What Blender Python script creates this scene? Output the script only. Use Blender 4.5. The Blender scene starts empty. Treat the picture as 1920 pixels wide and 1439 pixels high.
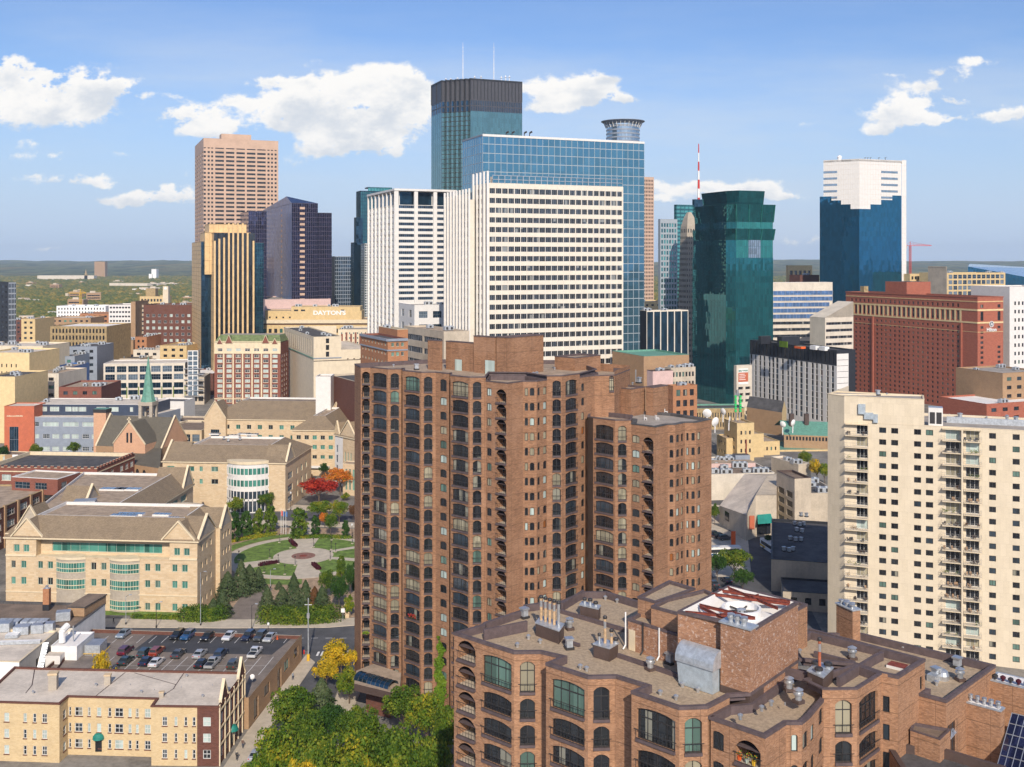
import bpy, math, random
import numpy as np
from mathutils import Vector, noise as mnoise
R = math.radians
random.seed(7)
HAZE = 0.00005
# ------------------------------------------------------------------ camera, sky, sun
sc = bpy.context.scene
F, CX, HY, H = 1980.0, 960.0, 488.0, 90.0        # focal length and horizon of the 1920 px photograph, camera height in m
cam_d = bpy.data.cameras.new('camera'); cam = bpy.data.objects.new('camera', cam_d)
sc.collection.objects.link(cam); sc.camera = cam
cam.location = (0, 0, H); cam.rotation_euler = (R(90), 0, 0)
cam_d.sensor_width = 36; cam_d.lens = F / 1920 * 36
cam_d.shift_y = -(719.5 - HY) / 1920
cam_d.clip_start = 1; cam_d.clip_end = 60000
SUN_AZ = Vector((0.12, -1, 0)).normalized(); SUN_EL = R(33)
sun_dir = Vector((SUN_AZ.x * math.cos(SUN_EL), SUN_AZ.y * math.cos(SUN_EL), math.sin(SUN_EL)))
sl = bpy.data.lights.new('sun', 'SUN'); sl.energy = 4.6; sl.angle = R(0.55); sl.color = (1.0, 0.90, 0.77)
so = bpy.data.objects.new('sun', sl); sc.collection.objects.link(so)
so.rotation_euler = (-sun_dir).to_track_quat('-Z', 'Y').to_euler()
sc.view_settings.view_transform = 'Standard'; sc.view_settings.look = 'None'
sc.view_settings.gamma = 1; sc.view_settings.exposure = 0.02
sc.view_settings.use_curve_mapping = False
sc.cycles.use_denoising = True
sc.cycles.max_bounces = 6; sc.cycles.diffuse_bounces = 2; sc.cycles.glossy_bounces = 3
sc.cycles.transmission_bounces = 2; sc.cycles.volume_bounces = 1; sc.cycles.transparent_max_bounces = 4
sc.cycles.use_adaptive_sampling = True; sc.cycles.adaptive_threshold = 0.02
class NT:
 """tiny node-tree helper"""
 def __init__(s, nt): s.nt = nt
 def n(s, typ, **kw):
  nd = s.nt.nodes.new(typ)
  for k, v in kw.items():
   if k == 'ins':
    for i, x in v.items():
     if hasattr(x, 'is_linked') or hasattr(x, 'links'): s.nt.links.new(x, nd.inputs[i])
     else: nd.inputs[i].default_value = x
   else: setattr(nd, k, v)
  return nd
 def m(s, op, a, b=0.0, c=0.0, clamp=False):
  nd = s.n('ShaderNodeMath', operation=op, use_clamp=clamp)
  for i, x in enumerate((a, b, c)):
   if hasattr(x, 'is_linked'): s.nt.links.new(x, nd.inputs[i])
   else: nd.inputs[i].default_value = x
  return nd.outputs[0]
 def vm(s, op, a, b=(0, 0, 0)):
  nd = s.n('ShaderNodeVectorMath', operation=op)
  for i, x in enumerate((a, b)):
   if hasattr(x, 'is_linked'): s.nt.links.new(x, nd.inputs[i])
   else: nd.inputs[i].default_value = x
  return nd.outputs[0]
 def mix(s, f, a, b, blend='MIX'):
  nd = s.n('ShaderNodeMix', data_type='RGBA', blend_type=blend)
  for i, x in ((0, f), (6, a), (7, b)):
   if hasattr(x, 'is_linked'): s.nt.links.new(x, nd.inputs[i])
   else: nd.inputs[i].default_value = (x if i == 0 else (*x[:3], 1))
  return nd.outputs[2]
 def noise(s, vec, scale, detail=3, rough=0.55, out=0):
  nd = s.n('ShaderNodeTexNoise'); nd.inputs['Scale'].default_value = scale
  nd.inputs['Detail'].default_value = detail; nd.inputs['Roughness'].default_value = rough
  if vec is not None: s.nt.links.new(vec, nd.inputs['Vector'])
  return nd.outputs[out]
 def ss(s, x, a, b):
  nd = s.n('ShaderNodeMapRange', interpolation_type='SMOOTHSTEP')
  s.nt.links.new(x, nd.inputs[0]); nd.inputs[1].default_value = a; nd.inputs[2].default_value = b
  return nd.outputs[0]
world = bpy.data.worlds.new('World'); sc.world = world; world.use_nodes = True
wt = NT(world.node_tree); world.node_tree.nodes.clear()
wout = wt.n('ShaderNodeOutputWorld')
sky = wt.n('ShaderNodeTexSky', sky_type='NISHITA'); sky.sun_disc = False
sky.sun_elevation = SUN_EL; sky.sun_rotation = math.atan2(SUN_AZ.x, SUN_AZ.y)
sky.altitude = 300; sky.air_density = 1.0; sky.dust_density = 1.2; sky.ozone_density = 2.0
geo = wt.n('ShaderNodeTexCoord').outputs['Generated']
sep = wt.n('ShaderNodeSeparateXYZ', ins={0: geo}); dx, dy, dz = sep.outputs
# clouds lie in directions around the view: a = x/|y|, b = z/|y| (tangents of azimuth and height)
ady = wt.m('MAXIMUM', wt.m('ABSOLUTE', dy), 0.02)
ca = wt.m('DIVIDE', dx, ady); cb = wt.m('DIVIDE', dz, ady)
wv = wt.n('ShaderNodeCombineXYZ', ins={0: ca, 1: cb, 2: wt.m('SIGN', dy)}).outputs[0]; ws = wt.n('ShaderNodeSeparateXYZ', ins={0: wt.noise(wv, 16.0, 5, .6, out=1)}).outputs
ca2 = wt.m('ADD', ca, wt.m('MULTIPLY', wt.m('SUBTRACT', ws[0], .5), .075)); cb2 = wt.m('ADD', cb, wt.m('MULTIPLY', wt.m('SUBTRACT', ws[1], .5), .035))
cvec = wt.n('ShaderNodeCombineXYZ', ins={0: ca, 1: wt.m('MULTIPLY', cb, 1.5), 2: wt.m('SIGN', dy)}).outputs[0]
n1 = wt.noise(cvec, 13.0, 8, 0.6); n2 = wt.noise(cvec, 48.0, 6, 0.62)
CLOUDS = [ # px, py, rx, ry, strength   (photo pixels, turned into directions)
 (60,150,150,42,1.0),(20,205,150,38,.9),(170,175,95,34,.85),(130,220,90,22,.55),(230,160,45,16,.5),(20,120,60,22,.6),
 (640,165,90,52,1.15),(560,195,80,42,1.0),(725,175,80,50,1.15),(610,225,90,42,1.05),(700,232,90,42,1.05),(690,280,110,22,.95),
 (490,155,38,15,.8),(465,192,62,16,.6),(530,232,50,14,.55),(640,262,90,24,.8),(770,150,42,22,.7),(780,205,42,30,.8),
 (370,212,75,20,.9),(390,238,80,16,.85),(330,205,40,14,.6),(335,180,34,8,.35),(270,175,40,10,.4),(430,238,40,14,.5),
 (1050,160,80,26,1.0),(1110,182,85,22,1.0),(1040,195,62,14,.8),(1130,150,45,14,.65),(1165,190,35,10,.55),
 (300,375,100,15,.95),(335,358,50,14,.85),(250,383,65,10,.7),(155,338,52,13,.8),(190,350,40,7,.5),(60,333,44,7,.35),
 (1735,165,75,16,.75),(1780,140,60,14,.75),(1825,115,42,13,.75),(1690,215,80,20,.95),(1740,230,75,15,.8),(1640,240,40,12,.6),
 (1790,192,50,13,.7),(1880,215,60,17,.85),(1810,230,30,7,.5),(1660,150,30,8,.35),(1700,196,60,18,.75),
 (1300,358,85,15,.9),(1430,350,62,18,1.1),(1480,362,50,10,.85),(1240,345,32,10,.6),(1250,378,45,8,.6),(1370,362,60,12,.9),
 (1500,447,60,12,.4),(50,272,50,12,.4),(110,470,110,9,.3),(330,470,60,10,.25),(1530,240,55,7,.3),(240,295,70,12,.35),(70,300,90,16,.5),(560,150,50,14,.6),(90,345,70,10,.5),(330,330,60,10,.4),(1260,300,60,8,.3),(140,268,40,7,.3),(560,300,60,12,.25)]
W = V = None
for (px, py, rx, ry, st) in CLOUDS:
 a0, b0 = (px - CX) / F, (HY - py) / F
 u = wt.m('MULTIPLY', wt.m('SUBTRACT', ca2, a0), F / rx / .92)
 v = wt.m('MULTIPLY', wt.m('SUBTRACT', cb2, b0), F / ry / .92)
 q = wt.m('ADD', wt.m('MULTIPLY', u, u), wt.m('MULTIPLY', v, v))
 w = wt.m('MULTIPLY', wt.m('EXPONENT', wt.m('MULTIPLY', q, -1.1)), st)
 W = w if W is None else wt.m('ADD', W, w)
 vv = wt.m('MULTIPLY', w, v); V = vv if V is None else wt.m('ADD', V, vv)
front = wt.m('GREATER_THAN', dy, 0.0)
W = wt.m('MULTIPLY', W, front); V = wt.m('MULTIPLY', V, front)
vn = wt.m('DIVIDE', V, wt.m('MAXIMUM', W, 0.05))
Wc = wt.m('MINIMUM', W, 1.3)
nn = wt.m('ADD', wt.m('MULTIPLY', wt.m('SUBTRACT', n1, 0.5), 3.0), wt.m('MULTIPLY', wt.m('SUBTRACT', n2, 0.5), 2.6))
dens = wt.m('ADD', wt.m('MULTIPLY', Wc, wt.m('ADD', 1.0, nn)), wt.m('MULTIPLY', nn, 0.22))
# clouds elsewhere in the sky (seen in reflections)
gen = wt.noise(geo, 2.2, 6, 0.55)
back = wt.m('MULTIPLY', wt.ss(gen, 0.56, 0.68), wt.m('LESS_THAN', dy, 0.0))
upper = wt.ss(dz, 0.0, 0.12)
cm = wt.m('MAXIMUM', wt.ss(dens, 0.26, 0.76), wt.m('MULTIPLY', back, upper), clamp=True)
n3 = wt.noise(cvec, 16.0, 5, 0.6)
shade = wt.m('ADD', wt.m('ADD', wt.m('MULTIPLY', vn, 0.42), wt.m('MULTIPLY', wt.m('SUBTRACT', n3, 0.5), 2.6)), wt.m('SUBTRACT', 0.95, wt.m('MULTIPLY', dens, 0.22)), clamp=False)
ccol = wt.mix(wt.ss(shade, 0.1, 1.0), (0.68, 0.73, 0.80), (1.0, 0.985, 0.96))
# thin high veil and pale band at the horizon
veil = wt.m('MULTIPLY', wt.ss(wt.noise(wt.n('ShaderNodeCombineXYZ', ins={0: wt.m('MULTIPLY', ca, .6), 1: wt.m('MULTIPLY', cb, 3.0), 2: 0.3}).outputs[0], 3.0, 6, 0.6), 0.42, 0.8), wt.m('MULTIPLY', wt.m('SUBTRACT', 1.0, wt.ss(cb, 0.08, 0.34)), 0.7))
skyc = wt.n('ShaderNodeMix', data_type='RGBA', blend_type='MULTIPLY'); skyc.inputs[0].default_value = 1
world.node_tree.links.new(sky.outputs[0], skyc.inputs[6]); skyc.inputs[7].default_value = (SKY_T[0], SKY_T[1], SKY_T[2], 1) if 'SKY_T' in globals() else (0.090, 0.104, 0.132, 1)
base = wt.mix(wt.m('MULTIPLY', wt.m('SUBTRACT', 1.0, wt.ss(cb, 0.0, 0.2)), 0.9), skyc.outputs[2], (0.54, 0.67, 0.88))
base = wt.mix(veil, base, (0.68, 0.75, 0.84))
fin = wt.mix(cm, base, ccol)
bg = wt.n('ShaderNodeBackground', ins={0: fin, 1: 1.0})
world.node_tree.links.new(bg.outputs[0], wout.inputs[0])
world.cycles.sampling_method = 'MANUAL'; world.cycles.sample_map_resolution = 512
# ------------------------------------------------------------------ materials
MATS = {}
def P(m): return m.node_tree.nodes['Principled BSDF']
def newmat(name):
 m = bpy.data.materials.new(name); m.use_nodes = True; MATS[name] = m; return m
def mat(name, col, rough=0.8, var=0.12, scale=0.6, metal=0.0, bump=0.0, spec=None, stain=0.0, dark=None):
 """plain surface: base colour broken up by noise at two scales, dirt streaks, light bump"""
 m = newmat(name); t = NT(m.node_tree); b = P(m)
 pos = t.n('ShaderNodeNewGeometry').outputs['Position']
 a = t.noise(pos, scale, 4); c = t.noise(pos, scale * 9, 3)
 f = t.m('ADD', t.m('MULTIPLY', a, 0.65), t.m('MULTIPLY', c, 0.35))
 lo = [x * (1 - var * 2) for x in col]; hi = [min(1, x * (1 + var * 2)) for x in col]
 cc = t.mix(t.ss(f, 0.3, 0.7), lo, hi)
 if stain:
  st = t.n('ShaderNodeVectorMath', operation='MULTIPLY', ins={0: pos, 1: (1.0, 1.0, 0.12)}).outputs[0]
  cc = t.mix(t.m('MULTIPLY', t.ss(t.noise(st, 1.1, 4, .65), 0.5, 0.75), stain), cc, dark or [x * .45 for x in col])
 m.node_tree.links.new(cc, b.inputs['Base Color'])
 b.inputs['Roughness'].default_value = rough; b.inputs['Metallic'].default_value = metal
 if spec is not None: b.inputs['Specular IOR Level'].default_value = spec
 if bump:
  bn = t.n('ShaderNodeBump', ins={'Strength': bump, 'Height': c, 'Distance': 0.1}); m.node_tree.links.new(bn.outputs[0], b.inputs['Normal'])
 return m
def brick(name, c1, c2, mortar, bw=0.62, bh=0.2, pale=0.0, var=0.5, rough=0.88, msize=0.02, band=0):
 m = newmat(name); t = NT(m.node_tree); b = P(m)
 uv = t.n('ShaderNodeUVMap').outputs[0]
 br = t.n('ShaderNodeTexBrick'); t.nt.links.new(uv, br.inputs['Vector'])
 br.inputs['Color1'].default_value = (*c1, 1); br.inputs['Color2'].default_value = (*c2, 1); br.inputs['Mortar'].default_value = (*mortar, 1)
 br.inputs['Scale'].default_value = 1; br.inputs['Mortar Size'].default_value = msize; br.inputs['Brick Width'].default_value = bw
 br.inputs['Row Height'].default_value = bh; br.inputs['Bias'].default_value = -0.1; br.inputs['Mortar Smooth'].default_value = 0.2
 n = t.noise(uv, 0.35, 4, 0.6); nf = t.noise(t.vm('MULTIPLY', uv, (0.9, 3.0, 1)), 1.2, 3, .7)
 cc = t.mix(t.ss(n, 0.3, 0.75), br.outputs[0], t.mix(1.0, br.outputs[0], (1 - .3 * var, 1 - .3 * var, 1 - .26 * var), 'MULTIPLY'))
 cc = t.mix(t.m('MULTIPLY', t.ss(nf, 0.5, 0.72), .55 * var), cc, [x * .5 for x in c2])
 if pale:
  wn = t.noise(uv, 2.6, 5, .75)
  cc = t.mix(t.m('MULTIPLY', t.ss(wn, 0.54, 0.66), pale), cc, (0.62, 0.52, 0.46))
 if band:
  sx = t.n('ShaderNodeSeparateXYZ', ins={0: uv}).outputs
  l1 = t.m('LESS_THAN', t.m('FRACT', t.m('DIVIDE', t.m('ADD', sx[1], .45), band)), .035); l2 = t.m('LESS_THAN', t.m('FRACT', t.m('DIVIDE', sx[0], 5.3)), .012)
  cc = t.mix(t.m('MULTIPLY', t.m('MAXIMUM', l1, l2), .45), cc, (.05, .03, .02))
  st = t.noise(t.vm('MULTIPLY', uv, (1.6, .12, 1)), 1.0, 4, .65)
  cc = t.mix(t.m('MULTIPLY', t.ss(st, .52, .75), .35), cc, (.12, .065, .04)); cc = t.mix(t.m('MULTIPLY', t.ss(t.noise(uv, .13, 3), .5, .7), .25), cc, (.5, .3, .19))
 t.nt.links.new(cc, b.inputs['Base Color']); b.inputs['Roughness'].default_value = rough
 b.inputs['Specular IOR Level'].default_value = 0.25
 bn = t.n('ShaderNodeBump', ins={'Strength': 0.35, 'Height': br.outputs['Fac'], 'Distance': 0.02}); bn.invert = True
 t.nt.links.new(bn.outputs[0], b.inputs['Normal'])
 return m
def glass(name, col, metal=0.0, rough=0.04, pw=1.5, ph=3.6, tilt=0.012, blind=0.0, blindc=(.55, .5, .42), var=0.4, spec=1.0):
 """reflective pane: each pane (pw x ph metres of UV) has its own tone, slight tilt and maybe a blind behind it"""
 m = newmat(name); t = NT(m.node_tree); b = P(m)
 uv = t.n('ShaderNodeUVMap').outputs[0]
 cell = t.vm('FLOOR', t.vm('MULTIPLY', uv, (1 / pw, 1 / ph, 0)))
 wn = t.n('ShaderNodeTexWhiteNoise', noise_dimensions='3D'); t.nt.links.new(cell, wn.inputs['Vector'])
 oi = t.n('ShaderNodeObjectInfo').outputs['Random']
 wn2 = t.n('ShaderNodeTexWhiteNoise', noise_dimensions='4D'); t.nt.links.new(cell, wn2.inputs['Vector']); t.nt.links.new(oi, wn2.inputs['W'])
 lo = [x * (1 - var) for x in col]; hi = [min(1, x * (1 + var)) for x in col]
 cc = t.mix(wn2.outputs['Value'], lo, hi)
 t.nt.links.new(cc, b.inputs['Base Color'])
 if blind:
  f = t.m('GREATER_THAN', wn2.outputs['Value'], 1 - blind)
  cc2 = t.mix(f, cc, blindc); t.nt.links.new(cc2, b.inputs['Base Color'])
 b.inputs['Metallic'].default_value = metal; b.inputs['Roughness'].default_value = rough
 b.inputs['Specular IOR Level'].default_value = spec
 g = t.n('ShaderNodeNewGeometry').outputs['Normal']
 off = t.vm('MULTIPLY', t.vm('SUBTRACT', wn.outputs['Color'], (.5, .5, .5)), (tilt * 2, tilt * 2, tilt * 2))
 wob = t.vm('MULTIPLY', t.vm('SUBTRACT', t.noise(uv, 0.5, 2, out=1), (.5, .5, .5)), (tilt, tilt, tilt))
 nr = t.vm('NORMALIZE', t.vm('ADD', t.vm('ADD', g, off), wob))
 t.nt.links.new(nr, b.inputs['Normal'])
 return m
def leaf(name, cols, rough=0.7, trans=0.25):
 m = newmat(name); t = NT(m.node_tree); b = P(m)
 g = t.n('ShaderNodeNewGeometry'); oi = t.n('ShaderNodeObjectInfo').outputs['Random']
 r = t.n('ShaderNodeValToRGB'); cr = r.color_ramp
 while len(cr.elements) < len(cols): cr.elements.new(0.5)
 for i, c in enumerate(cols):
  cr.elements[i].position = i / max(1, len(cols) - 1); cr.elements[i].color = (*c, 1)
 n = t.noise(g.outputs['Position'], 0.35, 3)
 f = t.m('ADD', t.m('MULTIPLY', g.outputs['Random Per Island'], 0.5), t.m('ADD', t.m('MULTIPLY', t.m('SUBTRACT', n, .5), 1.5), t.m('ADD', .15, t.m('MULTIPLY', oi, .2))), clamp=True)
 t.nt.links.new(f, r.inputs[0]); t.nt.links.new(r.outputs[0], b.inputs['Base Color'])
 b.inputs['Roughness'].default_value = rough; b.inputs['Specular IOR Level'].default_value = 0.2
 tr = t.n('ShaderNodeBsdfTranslucent', ins={0: r.outputs[0]})
 mx = t.n('ShaderNodeMixShader', ins={0: trans, 1: b.outputs[0], 2: tr.outputs[0]})
 t.nt.links.new(mx.outputs[0], t.nt.nodes['Material Output'].inputs[0])
 return m
# walls
brick('brick_brown', (.405, .212, .117), (.27, .137, .074), (.22, .138, .086), .62, .2, var=.6, band=2.868)
brick('brick_near', (.495, .258, .14), (.275, .135, .07), (.31, .195, .122), .34, .115, pale=.10, msize=.016, band=2.9)
brick('brick_pale', (.48, .255, .145), (.29, .14, .078), (.27, .16, .11), .34, .115, pale=.8, msize=.016)
brick('brick_red', (.27, .10, .07), (.21, .075, .05), (.24, .1, .07), .6, .25)
brick('brick_hotel', (.42, .135, .08), (.35, .105, .065), (.26, .12, .09), 1.2, .45, var=.3)
brick('brick_dark', (.17, .065, .045), (.12, .045, .03), (.15, .09, .07), .5, .2)
brick('brick_salmon', (.66, .38, .23), (.56, .31, .19), (.6, .38, .25), .5, .2, var=.3)
brick('brick_orange', (.46, .21, .10), (.37, .155, .07), (.4, .22, .13), .5, .2)
brick('brick_cream', (.66, .50, .28), (.58, .42, .22), (.6, .47, .3), .5, .2, var=.35)
brick('brick_buff', (.42, .27, .15), (.36, .21, .11), (.38, .26, .17), .5, .2)
brick('stone_cream', (.66, .51, .33), (.58, .42, .25), (.56, .44, .3), 1.1, .45, var=.4, msize=.03)
brick('stone_grey', (.46, .40, .32), (.40, .34, .27), (.4, .35, .28), 1.1, .45, var=.3)
brick('shingle', (.31, .235, .155), (.24, .18, .115), (.16, .12, .08), .45, .25, var=.6)
brick('shingle_dark', (.17, .15, .115), (.13, .115, .085), (.05, .045, .04), .45, .25)
brick('concrete_cream', (.71, .605, .45), (.66, .56, .41), (.58, .49, .35), 1.2, 2.72, var=.25, msize=.02)
mat('concrete', (.50, .42, .32), var=.08, scale=.2, stain=.25)
mat('concrete_pale', (.62, .55, .45), var=.06, scale=.2, stain=.2)
mat('limestone', (.68, .56, .38), var=.05, stain=.1)
mat('white_panel', (.70, .67, .63), .6, var=.03, stain=.05)
mat('ivory', (.70, .63, .52), .6, var=.03, stain=.06)
mat('white_paint', (.80, .78, .75), .6, var=.05, stain=.15)
mat('pink_granite', (.52, .35, .25), .6, var=.06, scale=.1)
mat('pink_pale', (.60, .42, .38), .6, var=.05)
mat('gold_stone', (.66, .45, .22), .5, var=.08, scale=.3)
mat('mansard', (.16, .20, .08), .6, var=.2)
mat('tan_stucco', (.60, .44, .22), var=.06, stain=.12)
mat('yellow_stucco', (.70, .53, .28), var=.05, stain=.08)
mat('sand_stone', (.36, .26, .13), var=.15, stain=.2)
mat('grey_panel', (.25, .28, .33), .6, var=.05)
mat('navy_panel', (.035, .05, .085), .5, var=.1)
mat('orange_panel', (.50, .13, .06), .6, var=.06)
mat('black_panel', (.02, .022, .028), .5, var=.1)
mat('brown_trim', (.085, .055, .045), .7, var=.1)
mat('purple_trim', (.105, .075, .075), .75, var=.12, scale=1.5)
mat('dark_metal', (.035, .032, .032), .5, var=.1)
mat('bronze', (.05, .03, .02), .5, var=.1)
mat('white_frame', (.62, .61, .58), .5, var=.03)
mat('crown_metal', (.055, .055, .065), .5, var=.1)
mat('mull_pale', (.33, .37, .40), .5, var=.03)
mat('mull_purple', (.10, .08, .12), .5, var=.05)
mat('green_frame', (.45, .5, .42), .5, var=.03)
mat('silver', (.55, .56, .57), .35, var=.08, metal=.7)
mat('galv', (.50, .53, .56), .45, var=.12, scale=2, metal=.5)
mat('duct', (.42, .48, .52), .5, var=.1, scale=1.2, metal=.25, stain=.2)
mat('rust_steel', (.22, .045, .025), .7, var=.2, scale=3)
mat('copper_pipe', (.40, .12, .06), .6, var=.15, scale=3)
mat('tan_pipe', (.48, .32, .18), .6, var=.15, scale=3)
mat('verdigris', (.12, .28, .21), .6, var=.12, scale=1)
mat('teal_awning', (.01, .20, .16), .6, var=.1)
mat('green_paint', (.03, .55, .14), .5, var=.05)
mat('red_paint', (.55, .03, .02), .5, var=.05)
mat('hot_pink', (.75, .10, .35), .7, var=.2, scale=8)
mat('orange_paint', (.75, .12, .02), .6, var=.05)
mat('yellow_paint', (.7, .42, .03), .6, var=.05)
mat('blue_paint', (.03, .12, .35), .5, var=.05)
mat('black_paint', (.015, .015, .017), .4, var=.05)
# roofs and ground
mat('roof_gravel', (.40, .30, .20), .95, var=.13, scale=3.2, bump=.3, stain=.25)
mat('roof_tan', (.36, .27, .19), .95, var=.15, scale=.5)
mat('roof_grey', (.33, .29, .25), .95, var=.12, scale=.25)
mat('roof_light', (.60, .52, .43), .9, var=.1, scale=.2)
mat('roof_white', (.78, .74, .70), .8, var=.06, scale=.2)
mat('roof_dark', (.075, .07, .07), .9, var=.2, scale=.3)
mat('roof_brown', (.20, .145, .105), .95, var=.15, scale=.3)
mat('asphalt', (.085, .085, .09), .9, var=.15, scale=.25, bump=.1)
mat('asphalt_old', (.20, .165, .14), .92, var=.13, scale=.3)
mat('asphalt_new', (.05, .05, .055), .85, var=.12, scale=.3)
mat('paving', (.50, .43, .335), .9, var=.08, scale=.5)
mat('paving_tan', (.56, .40, .27), .9, var=.1, scale=.5)
mat('brick_paving', (.24, .12, .09), .9, var=.15, scale=2)
mat('marking', (.75, .73, .70), .7, var=.1, scale=2)
mat('lawn', (.12, .19, .03), .95, var=.25, scale=.5, bump=.2)
mat('mulch', (.36, .25, .16), .95, var=.2, scale=.7)
mat('city_ground', (.19, .175, .155), .95, var=.22, scale=.12)
mat('bark', (.12, .085, .06), .95, var=.2, scale=3)
# glass
glass('win_dark', (.018, .02, .024), pw=.9, ph=9, spec=.8, blind=.0)
glass('win_bluish', (.03, .045, .06), pw=.9, ph=9, spec=1)
glass('win_curtain', (.30, .27, .19), pw=.9, ph=9, var=.25, spec=.7)
glass('win_green', (.10, .17, .14), pw=.9, ph=9, var=.4, spec=.9)
glass('win_pale', (.42, .50, .46), pw=.9, ph=9, var=.2, spec=.9)
glass('win_mix', (.022, .026, .03), pw=.8, ph=2.9, blind=.12, blindc=(.26, .25, .2))
glass('win_teal', (.06, .20, .16), pw=1.3, ph=9, spec=1, var=.5)
glass('win_orange', (.28, .10, .03), pw=.9, ph=9, var=.25, spec=.7)
glass('g_blue', (.13, .29, .38), metal=.88, pw=3.1, ph=4.2, tilt=.006, var=.1, rough=.03)
glass('g_bluedeep', (.02, .15, .27), metal=.8, pw=1.6, ph=3.9, tilt=.006, var=.15)
glass('g_ids', (.15, .27, .27), metal=.8, pw=1.6, ph=4.0, tilt=.006, var=.13)
glass('g_green', (.02, .20, .22), metal=.8, pw=1.5, ph=3.8, tilt=.004, var=.18, rough=.02)
glass('g_greenlit', (.04, .27, .24), metal=.7, pw=1.5, ph=3.8, tilt=.004, var=.12)  # brighter copy of the green glass; the lit look is put into its colour
glass('g_teal', (.06, .19, .21), metal=.8, pw=1.5, ph=3.8, tilt=.006, var=.15)
glass('g_tealpale', (.10, .36, .36), metal=.6, pw=1.5, ph=3.8, tilt=.006, var=.15)
glass('g_purple', (.05, .055, .12), metal=.75, pw=1.6, ph=3.4, tilt=.012, var=.3)
glass('g_purpleblue', (.11, .22, .44), metal=.5, pw=1.6, ph=3.4, tilt=.012, var=.25, rough=.28)  # blue left face of the purple tower: sky reflection put into base colour
glass('g_bronze', (.06, .06, .06), metal=.7, pw=1.2, ph=3.6, tilt=.01, var=.4)
glass('g_navy', (.03, .08, .13), metal=.75, pw=2, ph=3.6, tilt=.008, var=.3)
glass('g_silver', (.40, .46, .52), metal=.85, pw=1.5, ph=3.6, tilt=.01, var=.15, rough=.1)
glass('g_office', (.04, .05, .065), metal=.35, pw=1.2, ph=3.6, tilt=.01, var=.5, blind=.12, blindc=(.3, .3, .28))
glass('g_officeblue', (.06, .10, .16), metal=.5, pw=1.2, ph=3.6, tilt=.01, var=.4)
glass('g_sky', (.18, .24, .30), metal=.35, pw=1, ph=1, tilt=.01, var=.2)
# foliage
leaf('leaf_green', [(.022, .06, .008), (.06, .12, .012), (.14, .20, .018), (.32, .30, .03)])
leaf('leaf_dark', [(.016, .05, .009), (.035, .09, .014), (.07, .14, .02)])
leaf('leaf_mixed', [(.04, .10, .01), (.10, .18, .015), (.24, .26, .02), (.50, .36, .02)])
leaf('leaf_yellow', [(.14, .16, .015), (.42, .32, .02), (.70, .45, .02), (.80, .50, .03)])
leaf('leaf_red', [(.22, .02, .012), (.45, .035, .02), (.62, .09, .03)])
leaf('leaf_orange', [(.20, .11, .015), (.55, .16, .02), (.75, .24, .03), (.20, .20, .02)])
leaf('leaf_rust', [(.10, .05, .02), (.18, .08, .03), (.22, .12, .05)])
leaf('leaf_spruce', [(.028, .055, .02), (.06, .09, .035), (.11, .13, .06)], trans=.05)
leaf('leaf_far', [(.04, .065, .02), (.07, .10, .025), (.13, .14, .03), (.24, .18, .035), (.34, .20, .04)], trans=.05)
leaf('leaf_near_ivy', [(.08, .16, .01), (.16, .27, .02), (.25, .30, .03)])
leaf('leaf_plum', [(.06, .01, .02), (.10, .02, .03)])
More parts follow.
